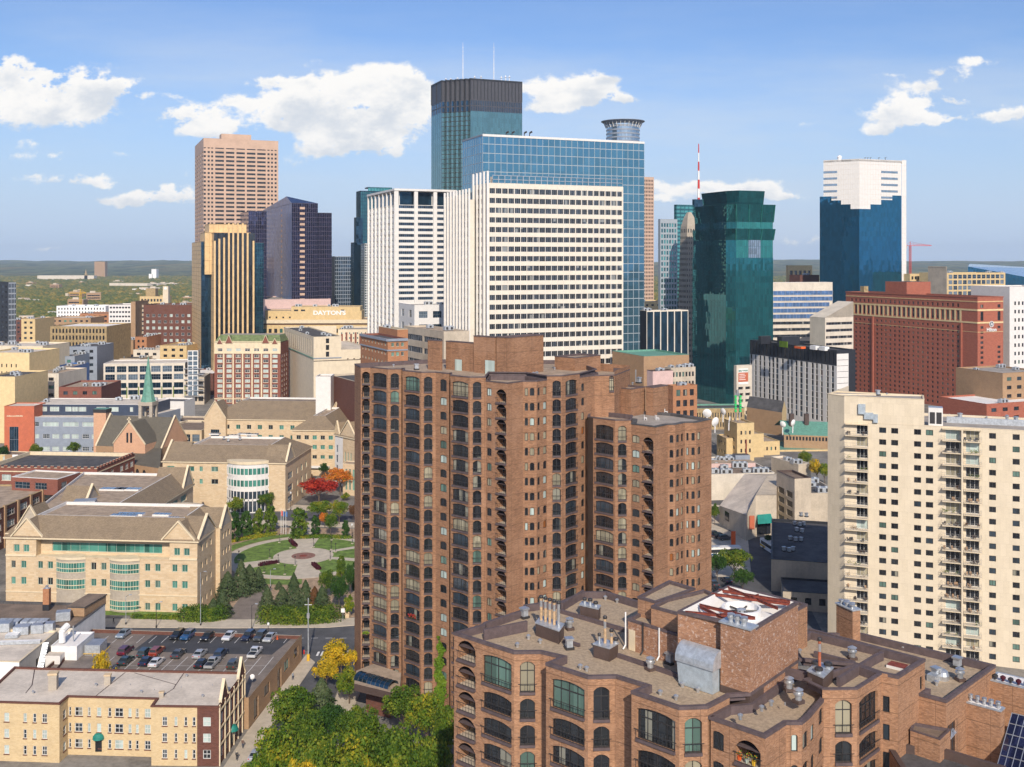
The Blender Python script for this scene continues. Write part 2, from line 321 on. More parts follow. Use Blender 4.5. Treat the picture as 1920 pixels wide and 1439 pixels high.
# ------------------------------------------------------------------ mesh helpers
class MB:
 def __init__(s): s.v = []; s.f = []; s.m = []
 def add(s, vs, fs, mk):
  o = len(s.v); s.v.extend(vs)
  for f in fs: s.f.append(tuple(i + o for i in f)); s.m.append(mk)
 def quad(s, a, b, c, d, mk): s.add([a, b, c, d], [(0, 1, 2, 3)], mk)
 def box(s, x0, y0, z0, x1, y1, z1, mk, top=None):
  v = [(x0,y0,z0),(x1,y0,z0),(x1,y1,z0),(x0,y1,z0),(x0,y0,z1),(x1,y0,z1),(x1,y1,z1),(x0,y1,z1)]
  s.add(v, [(0,3,2,1),(0,1,5,4),(1,2,6,5),(2,3,7,6),(3,0,4,7)], mk); s.add(v[4:], [(0,1,2,3)], top or mk)
 def obox(s, c, ang, L, W, z0, z1, mk, top=None):
  """box centred at c (x,y), turned by ang, L along, W across"""
  ca, sa = math.cos(ang), math.sin(ang); p = []
  for a, b in ((-.5,-.5),(.5,-.5),(.5,.5),(-.5,.5)):
   p.append((c[0] + a*L*ca - b*W*sa, c[1] + a*L*sa + b*W*ca))
  s.prism(p, z0, z1, mk, top or mk, True)
 def prism(s, poly, z0, z1, mk, top=None, bottom=False):
  n = len(poly); v = [(x, y, z0) for x, y in poly] + [(x, y, z1) for x, y in poly]
  s.add(v, [(i, (i+1) % n, n + (i+1) % n, n + i) for i in range(n)], mk)
  if top: s.add(v[n:], [tuple(range(n))], top)
  if bottom: s.add(v[:n], [tuple(reversed(range(n)))], mk)
 def tube(s, p, q, r, mk, n=8, r2=None, cap=True):
  p = Vector(p); q = Vector(q); d = (q - p); r2 = r if r2 is None else r2
  if d.length < 1e-6: return
  d.normalize(); a = d.orthogonal().normalized(); b = d.cross(a)
  v = []
  for (c, rr) in ((p, r), (q, r2)):
   for i in range(n):
    t = 2 * math.pi * i / n; w = c + (a * math.cos(t) + b * math.sin(t)) * rr; v.append(tuple(w))
  fs = [(i, (i+1) % n, n + (i+1) % n, n + i) for i in range(n)]
  if cap: fs += [tuple(range(n, 2*n)), tuple(reversed(range(n)))]
  s.add(v, fs, mk)
 def lathe(s, c, prof, mk, n=16, a0=0, a1=2*math.pi):
  full = abs(a1 - a0 - 2*math.pi) < 1e-6; k = n if full else n + 1; v = []
  for r, z in prof:
   for i in range(k):
    t = a0 + (a1 - a0) * i / n; v.append((c[0] + r*math.cos(t), c[1] + r*math.sin(t), c[2] + z))
  fs = []
  for j in range(len(prof) - 1):
   for i in range(n):
    i2 = (i + 1) % k; fs.append((j*k+i, j*k+i2, (j+1)*k+i2, (j+1)*k+i))
  s.add(v, fs, mk)
 def append(s, o, loc=(0, 0, 0), ang=0.0):
  ca, sa = math.cos(ang), math.sin(ang); b = len(s.v)
  s.v.extend((loc[0] + x*ca - y*sa, loc[1] + x*sa + y*ca, loc[2] + z) for x, y, z in o.v)
  s.f.extend(tuple(i + b for i in f) for f in o.f); s.m.extend(o.m)
 def mesh(s, name, uv=True, smooth=False):
  me = bpy.data.meshes.new(name); me.from_pydata(s.v, [], s.f)
  keys = sorted(set(s.m)); idx = {k: i for i, k in enumerate(keys)}
  for k in keys: me.materials.append(MATS[k])
  me.polygons.foreach_set('material_index', [idx[k] for k in s.m])
  if smooth: me.polygons.foreach_set('use_smooth', [True] * len(s.f))
  if uv and s.f:
   V_ = np.array(s.v, dtype=np.float64); N = np.empty(len(s.f) * 3); me.polygons.foreach_get('normal', N); N = N.reshape(-1, 3)
   tot = np.array([len(f) for f in s.f]); pi = np.repeat(np.arange(len(s.f)), tot)
   li = np.fromiter((i for f in s.f for i in f), dtype=np.int64, count=int(tot.sum()))
   n = N[pi]; p = V_[li]; flat = np.abs(n[:, 2]) > .94
   h = np.hypot(n[:, 0], n[:, 1]); h[h < 1e-6] = 1
   tx, ty = -n[:, 1] / h, n[:, 0] / h
   u = p[:, 0]*tx + p[:, 1]*ty
   bx, by, bz = -ty*n[:, 2] * 1.0, tx*n[:, 2], h
   bx, by = -n[:, 0]/h*n[:, 2], -n[:, 1]/h*n[:, 2]
   v = p[:, 0]*bx + p[:, 1]*by + p[:, 2]*bz
   u = np.where(flat, p[:, 0], u); v = np.where(flat, p[:, 1], v)
   l = me.uv_layers.new(name='UVMap'); l.data.foreach_set('uv', np.stack([u, v], 1).ravel())
  me.update(); return me
 def build(s, name, parent=None, loc=None, ang=0, uv=True, smooth=False):
  o = bpy.data.objects.new(name, s.mesh(name, uv, smooth)); sc.collection.objects.link(o)
  if parent: o.parent = parent
  if loc: o.location = loc
  o.rotation_euler.z = ang
  return o
LABELS = {}
def tag(o, label=None, cat=None, group=None, kind=None):
 if label: o['label'] = label
 if cat: o['category'] = cat
 if group: o['group'] = group
 if kind: o['kind'] = kind
 return o
def empty(name, loc=(0, 0, 0), ang=0, label=None, cat=None, group=None):
 o = bpy.data.objects.new(name, None); sc.collection.objects.link(o); o.location = loc; o.rotation_euler.z = ang
 return tag(o, label, cat, group)
def copy_tree(o, parent=None):
 c = o.copy(); sc.collection.objects.link(c)
 if parent: c.parent = parent
 for ch in [x for x in KIDS.get(o.name, [])]: KIDS.setdefault(c.name, []).append(copy_tree(ch, c))
 return c
KIDS = {}
def kid(root, o): KIDS.setdefault(root.name, []).append(o); return o
def gp(px, py, z=0.0):
 Y = (H - z) * F / (py - HY); return Vector(((px - CX) / F * Y, Y))
def at(px, Y): return Vector(((px - CX) / F * Y, Y))
def zat(py, Y): return H - (py - HY) / F * Y
def dirv(deg): return Vector((math.cos(R(deg)), math.sin(R(deg))))
def hit(Pt, d, px):
 """point on the line Pt + s d that is seen at picture column px"""
 k = (px - CX) / F
 s = (k * Pt.y - Pt.x) / (d.x - k * d.y); return Pt + d * s
def cross2(a, b): return a.x * b.y - a.y * b.x
def ccw(poly):
 a = sum(cross2(Vector(poly[i]), Vector(poly[(i+1) % len(poly)])) for i in range(len(poly)))
 return list(poly) if a > 0 else list(reversed(poly))
def inset(poly, d):
 poly = [Vector(p) for p in ccw(poly)]; n = len(poly); out = []
 for i in range(n):
  a, b, c = poly[i-1], poly[i], poly[(i+1) % n]
  e1 = (b - a).normalized(); e2 = (c - b).normalized()
  n1 = Vector((-e1.y, e1.x)); n2 = Vector((-e2.y, e2.x)); k = 1 + n1.dot(n2)
  out.append(b + (n1 + n2) * (d / max(k, .35)))
 return out
# ------------------------------------------------------------------ windows and facades
def wk(part='window', rise=0.0, depth=.22, frame='dark_metal', nm=1, transom=0.0, rail=False, gl=(('win_dark', 1),), fw=.09, recess=False, sill=None):
 return dict(part=part, rise=rise, depth=depth, frame=frame, nm=nm, transom=transom, rail=rail, gl=gl, fw=fw, recess=recess, sill=sill)
G_MIX = (('win_mix', 5), ('win_dark', 5), ('win_bluish', 2), ('win_curtain', 1.2), ('win_green', .6), ('win_pale', .5))
WK = {
 'wide': wk('balcony_window', .16, .35, 'dark_metal', 4, 0, True, (('win_mix', 6), ('win_dark', 6), ('win_curtain', 1), ('win_bluish', 2)), fw=.1),
 'widetop': wk('balcony_window', .14, .35, 'dark_metal', 4, .66, True, (('win_mix', 3), ('win_dark', 3), ('win_green', 2), ('win_curtain', 1)), fw=.1),
 'narrow': wk('balcony_window', .26, .3, 'dark_metal', 2, 0, True, (('win_mix', 5), ('win_dark', 5), ('win_curtain', 1.5), ('win_green', .8)), fw=.09),
 'narrowtop': wk('balcony_window', .26, .3, 'dark_metal', 2, .68, True, (('win_dark', 3), ('win_green', 1), ('win_curtain', 1)), fw=.09),
 'small': wk('window', .14, .2, 'dark_metal', 2, 0, False, (('win_dark', 4), ('win_mix', 3), ('win_pale', 2.4), ('win_green', 1.5), ('win_curtain', 1.5), ('win_orange', .3))),
 'slim': wk('window', .2, .2, 'dark_metal', 1, 0, False, (('win_dark', 4), ('win_mix', 3), ('win_pale', 2.4), ('win_curtain', 2), ('win_orange', .3))),
 'recess': wk('balcony', .3, .25, 'dark_metal', 3, 0, True, (('win_dark', 3), ('win_mix', 2)), recess=True),
 'sq': wk('window', 0, .2, 'dark_metal', 2, 0, False, (('win_dark', 4), ('win_mix', 3), ('win_green', 1.2), ('win_bluish', 2)), fw=.1),
 'sqw': wk('window', 0, .2, 'white_frame', 2, 0, False, (('win_dark', 3), ('win_bluish', 3), ('win_mix', 2)), fw=.1, sill='brick_dark'),
 'sqb': wk('window', 0, .2, 'bronze', 2, 0, False, (('win_dark', 3), ('win_mix', 2), ('win_teal', 1)), fw=.08),
 'dark': wk('window', 0, .25, 'dark_metal', 1, 0, False, (('win_dark', 3), ('win_bluish', 1)), fw=.06),
 'pair': wk('window', 0, .2, 'white_frame', 2, 0, False, (('win_pale', 3), ('win_mix', 2), ('win_bluish', 2)), fw=.12),
 'teal': wk('window', 0, .25, 'green_frame', 2, 0, False, (('win_teal', 5), ('win_dark', 2)), fw=.1),
 'tealband': wk('window_band', 0, .3, 'white_frame', 8, .5, False, (('win_teal', 1),), fw=.1),
 'office': wk('window_band', 0, .3, 'silver', 9, 0, False, (('g_office', 1),), fw=.07),
 'officeb': wk('window_band', 0, .3, 'silver', 9, 0, False, (('g_officeblue', 1),), fw=.07),
 'arch': wk('window', .5, .3, 'dark_metal', 2, 0, False, (('win_dark', 1),), fw=.1),
 'tall': wk('window', 0, .2, 'white_frame', 2, .5, False, (('win_bluish', 1), ('win_mix', 1)), fw=.12),
}
_tc = {}
def arcz(u, rise): return rise * (1 - abs(2*u - 1) ** 2.3)
def wtemplate(kind, w, h, var, wall):
 key = (kind, round(w, 2), round(h, 2), var, wall)
 if key in _tc: return _tc[key]
 k = WK[kind]; m = MB(); d = k['depth']; g = k['gl'][var][0]; rise = k['rise'] * min(w, 2.4 if k['rise'] < .2 else 9); fr = k['frame']; fw = k['fw']
 N = 8 if rise > 0 else 1
 if k['recess']:
  D = 1.7; hs = h - rise
  m.quad((0,0,0),(0,D,0),(0,D,hs),(0,0,hs), wall); m.quad((w,D,0),(w,0,0),(w,0,hs),(w,D,hs), wall)
  m.quad((0,0,0),(w,0,0),(w,D,0),(0,D,0), 'concrete'); m.quad((0,D,hs),(w,D,hs),(w,0,hs),(0,0,hs), 'purple_trim')
  m.quad((0,D,0),(w,D,0),(w,D,hs),(0,D,hs), wall)
  m.box(.25, D-.06, .05, w-.25, D-.02, hs-.25, g)
  for i in range(4): x = .25 + (w-.5)*i/3; m.box(x-.04, D-.1, .05, x+.04, D-.06, hs-.25, fr)
  m.box(-.05, -.32, -.22, w+.05, .05, 0, 'purple_trim')
 else:
  top = [(i / N, h - rise + arcz(i / N, rise)) for i in range(N + 1)] if rise > 0 else [(0, h), (1, h)]
  m.add([(0, d, 0), (w, d, 0)] + [(u*w, d, z) for u, z in reversed(top)], [tuple(range(2 + len(top)))], g)
  y0, y1 = d - .07, d - .01
  m.box(0, y0, 0, w, y1, fw, fr); m.box(0, y0, fw, fw, y1, h - rise, fr); m.box(w-fw, y0, fw, w, y1, h - rise, fr)
  for i in range(N if rise > 0 else 1):
   (u0, a), (u1, b) = top[i], top[i+1]
   m.add([(u0*w, y0, a-fw), (u1*w, y0, b-fw), (u1*w, y0, b), (u0*w, y0, a)], [(0, 1, 2, 3)], fr)
  nm = k['nm']
  for i in range(1, nm):
   x = w * i / nm; hh = h - rise + arcz(i / nm, rise) - fw*.5 if rise > 0 else h - fw
   b = fw * (.55 if (nm == 4 and i != 2) or nm > 5 else .8); m.box(x-b/2, y0, fw, x+b/2, y1, hh, fr)
  if k['transom']:
   z = h * k['transom']; m.box(fw, y0-.01, z, w-fw, y1, z + fw*.9, fr)
 if k['rail']:
  rh = min(1.0, h*.45); y = -.14
  m.box(-.22, y-.04, rh-.05, w+.22, y+.02, rh, 'dark_metal')
  m.box(0, y-.02, .12, w, y, .17, 'dark_metal')
  n = max(2, int(w / .42))
  for i in range(n + 1): x = w*i/n; m.box(x-.015, y-.02, .1, x+.015, y, rh-.05, 'dark_metal')
  m.box(-.04, -.2, -.24, w+.04, .02, .06, 'purple_trim')
 elif k['sill']:
  m.box(-.1, -.08, -.16, w+.1, .02, 0, k['sill'])
 _tc[key] = (m, [None]); return _tc[key]
class Bldg:
 def __init__(s, name, label, cat='building', loc=(0, 0), group=None):
  s.loc = Vector((loc[0], loc[1], 0)); s.root = empty(name, s.loc, 0, label, cat, group)
  s.wall = MB(); s.roof = MB(); s.wins = []; s.wallname = 'wall'; s.nwin = 100
 def part(s, name, mb, label=None, parent=None, **kw):
  o = mb.build(name, **kw); o.parent = parent or s.root
  if parent is None: o.location = (kw.get('loc') and Vector(kw['loc']) or Vector((0, 0, 0))) - s.loc
  if label: o['label'] = label
  return o
 def win(s, kind, org, ang, w, h, wall):
  gl = WK[kind]['gl']; r = random.random() * sum(x[1] for x in gl); v = 0
  for i, x in enumerate(gl):
   r -= x[1]
   if r <= 0: v = i; break
  s.wins.append((kind, org, ang, w, h, v, wall))
 def finish(s):
  if s.wall.f: s.wallobj = s.part(s.wallname, s.wall)
  if s.roof.f: s.roofobj = s.part('roof', s.roof)
  by = {}
  for w in s.wins: by.setdefault(WK[w[0]]['part'], []).append(w)
  for pn, ws in by.items():
   ws.sort(key=lambda w: -(w[3] * w[4] / (w[1][0]**2 + w[1][1]**2)) * (1 if abs(w[1][0] / w[1][1]) < .485 else .01) * (1 if zat(1445, w[1][1]) < w[1][2] + w[4] else .01))
   for (kind, org, ang, w, h, v, wall) in ws[:s.nwin]:
    m, me = wtemplate(kind, w, h, v, wall)
    if me[0] is None: me[0] = m.mesh(pn)
    o = bpy.data.objects.new(pn, me[0]); sc.collection.objects.link(o); o.parent = s.root
    o.location = Vector(org) - s.loc; o.rotation_euler.z = ang
   if len(ws) > s.nwin:
    big = MB()
    for (kind, org, ang, w, h, v, wall) in ws[s.nwin:]: big.append(wtemplate(kind, w, h, v, wall)[0], org, ang)
    o = s.part(pn, big); o['kind'] = 'stuff'
  return s
def facade(B, Pt, Q, z0, z1, cols, rows, wall, reveal=None, far=False):
 """wall from Pt to Q (left to right seen from outside) with real openings; cols (s0, s1, kind[, rows]) in metres"""
 Pt = Vector(Pt); Q = Vector(Q); L = (Q - Pt).length; t = (Q - Pt) / L; n = Vector((t.y, -t.x)); ang = math.atan2(t.y, t.x); W = B.wall
 def pt(sx, z, d=0): p = Pt + t*sx - n*d; return (p.x, p.y, z)
 def q(sa, za, sb, zb): 
  if sb - sa > 1e-4 and zb - za > 1e-4: W.quad(pt(sa, za), pt(sb, za), pt(sb, zb), pt(sa, zb), wall)
 cur = 0.0; reveal = reveal or wall
 for c in sorted(cols, key=lambda c: c[0]):
  s0, s1, kind = c[:3]; rr = c[3] if len(c) > 3 else rows; k = WK[kind] if kind in WK else None
  s0 = max(s0, cur); s1 = min(s1, L)
  if s1 - s0 < .1: continue
  q(cur, z0, s0, z1); zc = z0; cur = s1; w = s1 - s0
  for row in sorted(rr):
   zb, zt = row[0], row[1]; kd = row[2] if len(row) > 2 else kind; k = WK[kd]
   if zb < z0 or zt > z1: continue
   rise = k['rise'] * min(w, 2.4 if k['rise'] < .2 else 9); d = k['depth']
   q(s0, zc, s1, zb); zs = zt - rise
   if rise > 0:
    N = 8; ztop = zt + .12
    pts = [(s0 + w*i/N, zs + arcz(i/N, rise)) for i in range(N+1)]
    for i in range(N):
     (a, za), (b, zb2) = pts[i], pts[i+1]
     W.quad(pt(a, za), pt(b, zb2), pt(b, ztop), pt(a, ztop), wall)
     if not k['recess']: W.quad(pt(a, za), pt(a, za, d), pt(b, zb2, d), pt(b, zb2), reveal)
    zc = ztop
   else:
    zc = zt; W.quad(pt(s0, zt), pt(s0, zt, d), pt(s1, zt, d), pt(s1, zt), reveal)
   if not k['recess']:
    W.quad(pt(s0, zb), pt(s0, zb, d), pt(s0, zs, d), pt(s0, zs), reveal)
    W.quad(pt(s1, zb, d), pt(s1, zb), pt(s1, zs), pt(s1, zs, d), reveal)
    W.quad(pt(s0, zb), pt(s1, zb), pt(s1, zb, d), pt(s0, zb, d), reveal)
   B.win(kd, pt(s0, zb), ang, w, zt - zb, wall)
  q(s0, zc, s1, z1)
 q(cur, z0, L, z1)
def even(L, n, frac, m0=0.0, m1=None):
 """n openings spread evenly over L with margins"""
 m1 = m0 if m1 is None else m1; p = (L - m0 - m1) / n
 return [(m0 + p*i + p*(1-frac)/2, m0 + p*i + p*(1+frac)/2) for i in range(n)]
def floors(ztop, fh, n, h, zmin=0.5):
 """rows from the top down: opening of height h, first one topped at ztop"""
 return [(ztop - fh*i - h, ztop - fh*i) for i in range(n) if ztop - fh*i - h > zmin]
def curtain(B, Pt, Q, z0, z1, nx, nz, gl, bar='silver', bw=.12, bh=None, bd=.1, name='curtain_wall', hs=None):
 """glass face with a real grid of bars in front, one part"""
 Pt = Vector(Pt); Q = Vector(Q); L = (Q - Pt).length; t = (Q - Pt) / L; n = Vector((t.y, -t.x)); ang = math.atan2(t.y, t.x); m = MB()
 def pt(sx, z, d=0): p = Pt + t*sx + n*d; return (p.x, p.y, z)
 m.quad(pt(0, z0), pt(L, z0), pt(L, z1), pt(0, z1), gl)
 bh = bw if bh is None else bh
 def bar_(sa, sb, za, zb):
  m.quad(pt(sa, za, bd), pt(sb, za, bd), pt(sb, zb, bd), pt(sa, zb, bd), bar)
  m.quad(pt(sa, za, 0), pt(sa, za, bd), pt(sa, zb, bd), pt(sa, zb, 0), bar); m.quad(pt(sb, za, bd), pt(sb, za, 0), pt(sb, zb, 0), pt(sb, zb, bd), bar)
  m.quad(pt(sa, zb, bd), pt(sb, zb, bd), pt(sb, zb, 0), pt(sa, zb, 0), bar)
 for i in range(nx + 1):
  x = L*i/nx; bar_(max(0, x - bw/2), min(L, x + bw/2), z0, z1)
 for z in (hs if hs is not None else [z1 - (z1-z0)*i/nz for i in range(nz + 1)]):
  if z - bh >= z0 - .01: 
   bd += .004; bar_(0, L, z - bh, z); bd -= .004
 return B.part(name, m)
def roofing(B, poly, z, deck='roof_gravel', cap='brown_trim', wall='brick_brown', h=.8, th=.35, capo=.06, caph=.14, mb=None):
 m = mb or B.roof; poly = [Vector(p) for p in ccw([Vector(p) for p in poly])]; o = inset(poly, -capo); i1 = inset(poly, th); n = len(poly)
 for a in range(n):
  b = (a+1) % n
  m.quad((*o[a], z), (*o[b], z), (*i1[b], z), (*i1[a], z), cap)
  m.quad((*o[a], z-caph), (*o[b], z-caph), (*o[b], z), (*o[a], z), cap)
  m.quad((*poly[a], z-caph), (*poly[b], z-caph), (*o[b], z-caph), (*o[a], z-caph), cap)
  m.quad((*i1[b], z-h), (*i1[a], z-h), (*i1[a], z), (*i1[b], z), cap)
 m.add([(*p, z-h) for p in i1], [tuple(range(n))], deck)
# rooftop equipment templates (local coordinates, base at z 0)
_eq = {}
def eq_unit(v):
 key = ('unit', v)
 if key not in _eq:
  m = MB(); L, W, h = [(3, 2, 1.6), (4.5, 2.4, 1.9), (2, 2, 1.5), (6, 2.6, 2.2)][v]
  m.obox((0, 0), 0, L, W, .2, h, 'galv', 'silver'); m.obox((0, 0), 0, L*.9, W*.9, 0, .2, 'dark_metal')
  k = max(1, int(L / 1.6))
  for i in range(k):
   x = -L/2 + L*(i+.5)/k; m.lathe((x, 0, h), [(.55, 0), (.55, .25), (.42, .25), (.4, .05), (0, .05)], 'galv', 12)
   m.box(x-.5, -W/2-.02, .4, x+.5, -W/2, h-.3, 'dark_metal')
  _eq[key] = m.mesh('rooftop_unit')
 return _eq[key]
def eq_vent(v):
 key = ('vent', v)
 if key not in _eq:
  m = MB()
  if v == 0: m.lathe((0,0,0), [(.16,0),(.16,.35),(.26,.37),(.26,.5),(.05,.62),(0,.62)], 'silver', 10)
  elif v == 1:
   m.obox((0,0), .3, .9, .9, 0, .35, 'brown_trim'); m.lathe((0,0,.35), [(.34,0),(.34,.5),(.5,.52),(.5,.7),(.34,.74),(.34,.95),(.5,1.0),(.1,1.2),(0,1.2)], 'silver', 12)
  elif v == 2: m.lathe((0,0,0), [(.07,0),(.07,.3),(0,.3)], 'silver', 6)
  elif v == 3: m.obox((0,0), .5, 1.0, 1.0, 0, .3, 'dark_metal'); m.obox((0,0), .5, .7, .7, .3, 1.1, 'galv'); m.obox((0,0), .5, .95, .95, 1.1, 1.3, 'silver')
  _eq[key] = m.mesh('roof_vent')
 return _eq[key]
def equip(B, pts, v=0, what='unit', ang=None, z=0):
 for i, p in enumerate(pts):
  me = eq_unit(v if not isinstance(v, (list, tuple)) else v[i % len(v)]) if what == 'unit' else eq_vent(v if not isinstance(v, (list, tuple)) else v[i % len(v)])
  o = bpy.data.objects.new('rooftop_unit' if what == 'unit' else 'roof_vent', me); sc.collection.objects.link(o); o.parent = B.root
  o.location = Vector((p[0], p[1], z if len(p) < 3 else p[2])) - B.loc; o.rotation_euler.z = ang if ang is not None else random.uniform(-.3, .3)
def scatter_units(B, poly, z, n, seed=1, v=(0, 1, 2), ang=0, what='unit'):
 rnd = random.Random(seed); poly = [Vector(p) for p in ccw([Vector(p) for p in poly])]; inn = inset(poly, 2.0)
 xs = [p.x for p in inn]; ys = [p.y for p in inn]; out = []; k = 0
 while len(out) < n and k < 400:
  k += 1; p = Vector((rnd.uniform(min(xs), max(xs)), rnd.uniform(min(ys), max(ys))))
  if all(cross2(inn[(i+1) % len(inn)] - inn[i], p - inn[i]) > 0 for i in range(len(inn))) and all((p - Vector(q[:2])).length > 4 for q in out): out.append((p.x, p.y, z))
 random.seed(seed); equip(B, out, list(v), what, ang)
# ------------------------------------------------------------------ box-like buildings placed by corner
def corners(cpx, Y, lpx, rpx, ang, depth=30, corner='front'):
 """ang: direction (deg) of the right-hand face going right; left face is perpendicular going back-left.
 returns L, C, Rr, Bk"""
 v = dirv(ang); u = dirv(ang + 90); C = at(cpx, Y)
 Rr = hit(C, v, rpx); L = hit(C, u, lpx) if lpx is not None else C + u*depth
 return L, C, Rr, L + Rr - C
def face(B, a, b, z0, z1, spec, wall):
 """spec tuples: ('w', kind, n, frac, ztop, fh, nrows, h, margin) | ('c', nx, nz, glass, bar, bw, bh) | ('p',)"""
 L = (Vector(b) - Vector(a)).length
 if spec is None or spec[0] == 'p': facade(B, a, b, z0, z1, [], [], wall); return
 if spec[0] == 'w':
  _, kind, n, frac, top, fh, nr, h, mg = spec[:9]
  facade(B, a, b, z0, z1, [(x0, x1, kind) for x0, x1 in even(L, n, frac, mg)], floors(z1 - top, fh, nr, h, max(z0, 0)+.3), wall)
 if spec[0] == 'c': curtain(B, a, b, z0, z1, *spec[1:])
def tower(name, label, cat, cpx, Y, lpx, rpx, top_py, ang, wall, ls, rs, z0=0, deck='roof_grey', cap=None, depth=30, topz=None, roofh=.8, n_units=0, seed=1, group=None, fin=True, th=.4):
 L, C, Rr, Bk = corners(cpx, Y, lpx, rpx, ang, depth)
 z1 = zat(top_py, Y) if topz is None else topz
 B = Bldg(name, label, cat, ((C.x + Bk.x)/2, (C.y + Bk.y)/2), group); B.c = (L, C, Rr, Bk); B.z1 = z1
 face(B, L, C, z0, z1, ls, wall); face(B, C, Rr, z0, z1, rs, wall)
 bw = wall if wall in MATS else 'concrete'
 face(B, Rr, Bk, z0, z1, None, bw); face(B, Bk, L, z0, z1, None, bw)
 roofing(B, [L, C, Rr, Bk], z1, deck, cap or bw, bw, roofh, th)
 if n_units: scatter_units(B, [L, C, Rr, Bk], z1 - roofh, n_units, seed, ang=R(ang))
 if fin: B.finish()
 return B
def blk(B, cpx, Y, lpx, rpx, z0, top_py, ang, wall, ls=None, rs=None, deck='roof_grey', cap=None, depth=10, topz=None, h=.5):
 """extra volume on the same building"""
 L, C, Rr, Bk = corners(cpx, Y, lpx, rpx, ang, depth); z1 = zat(top_py, Y) if topz is None else topz
 face(B, L, C, z0, z1, ls, wall); face(B, C, Rr, z0, z1, rs, wall); face(B, Rr, Bk, z0, z1, None, wall); face(B, Bk, L, z0, z1, None, wall)
 roofing(B, [L, C, Rr, Bk], z1, deck, cap or wall, wall, h, .3); return L, C, Rr, Bk, z1
def text3d(B, txt, p, ang, size, matk, name='sign_lettering', bold=0.0, tilt=90):
 cu = bpy.data.curves.new(name, 'FONT'); cu.body = txt; cu.size = size; cu.extrude = .08; cu.offset = bold; cu.align_x = 'CENTER'
 to = bpy.data.objects.new('tmp', cu); sc.collection.objects.link(to); dg = bpy.context.evaluated_depsgraph_get()
 me = bpy.data.meshes.new_from_object(to.evaluated_get(dg)); bpy.data.objects.remove(to); me.materials.clear(); me.materials.append(MATS[matk])
 o = bpy.data.objects.new(name, me); sc.collection.objects.link(o); o.rotation_euler = (R(tilt), 0, ang); o.location = Vector(p) - B.loc; o.parent = B.root
 return o
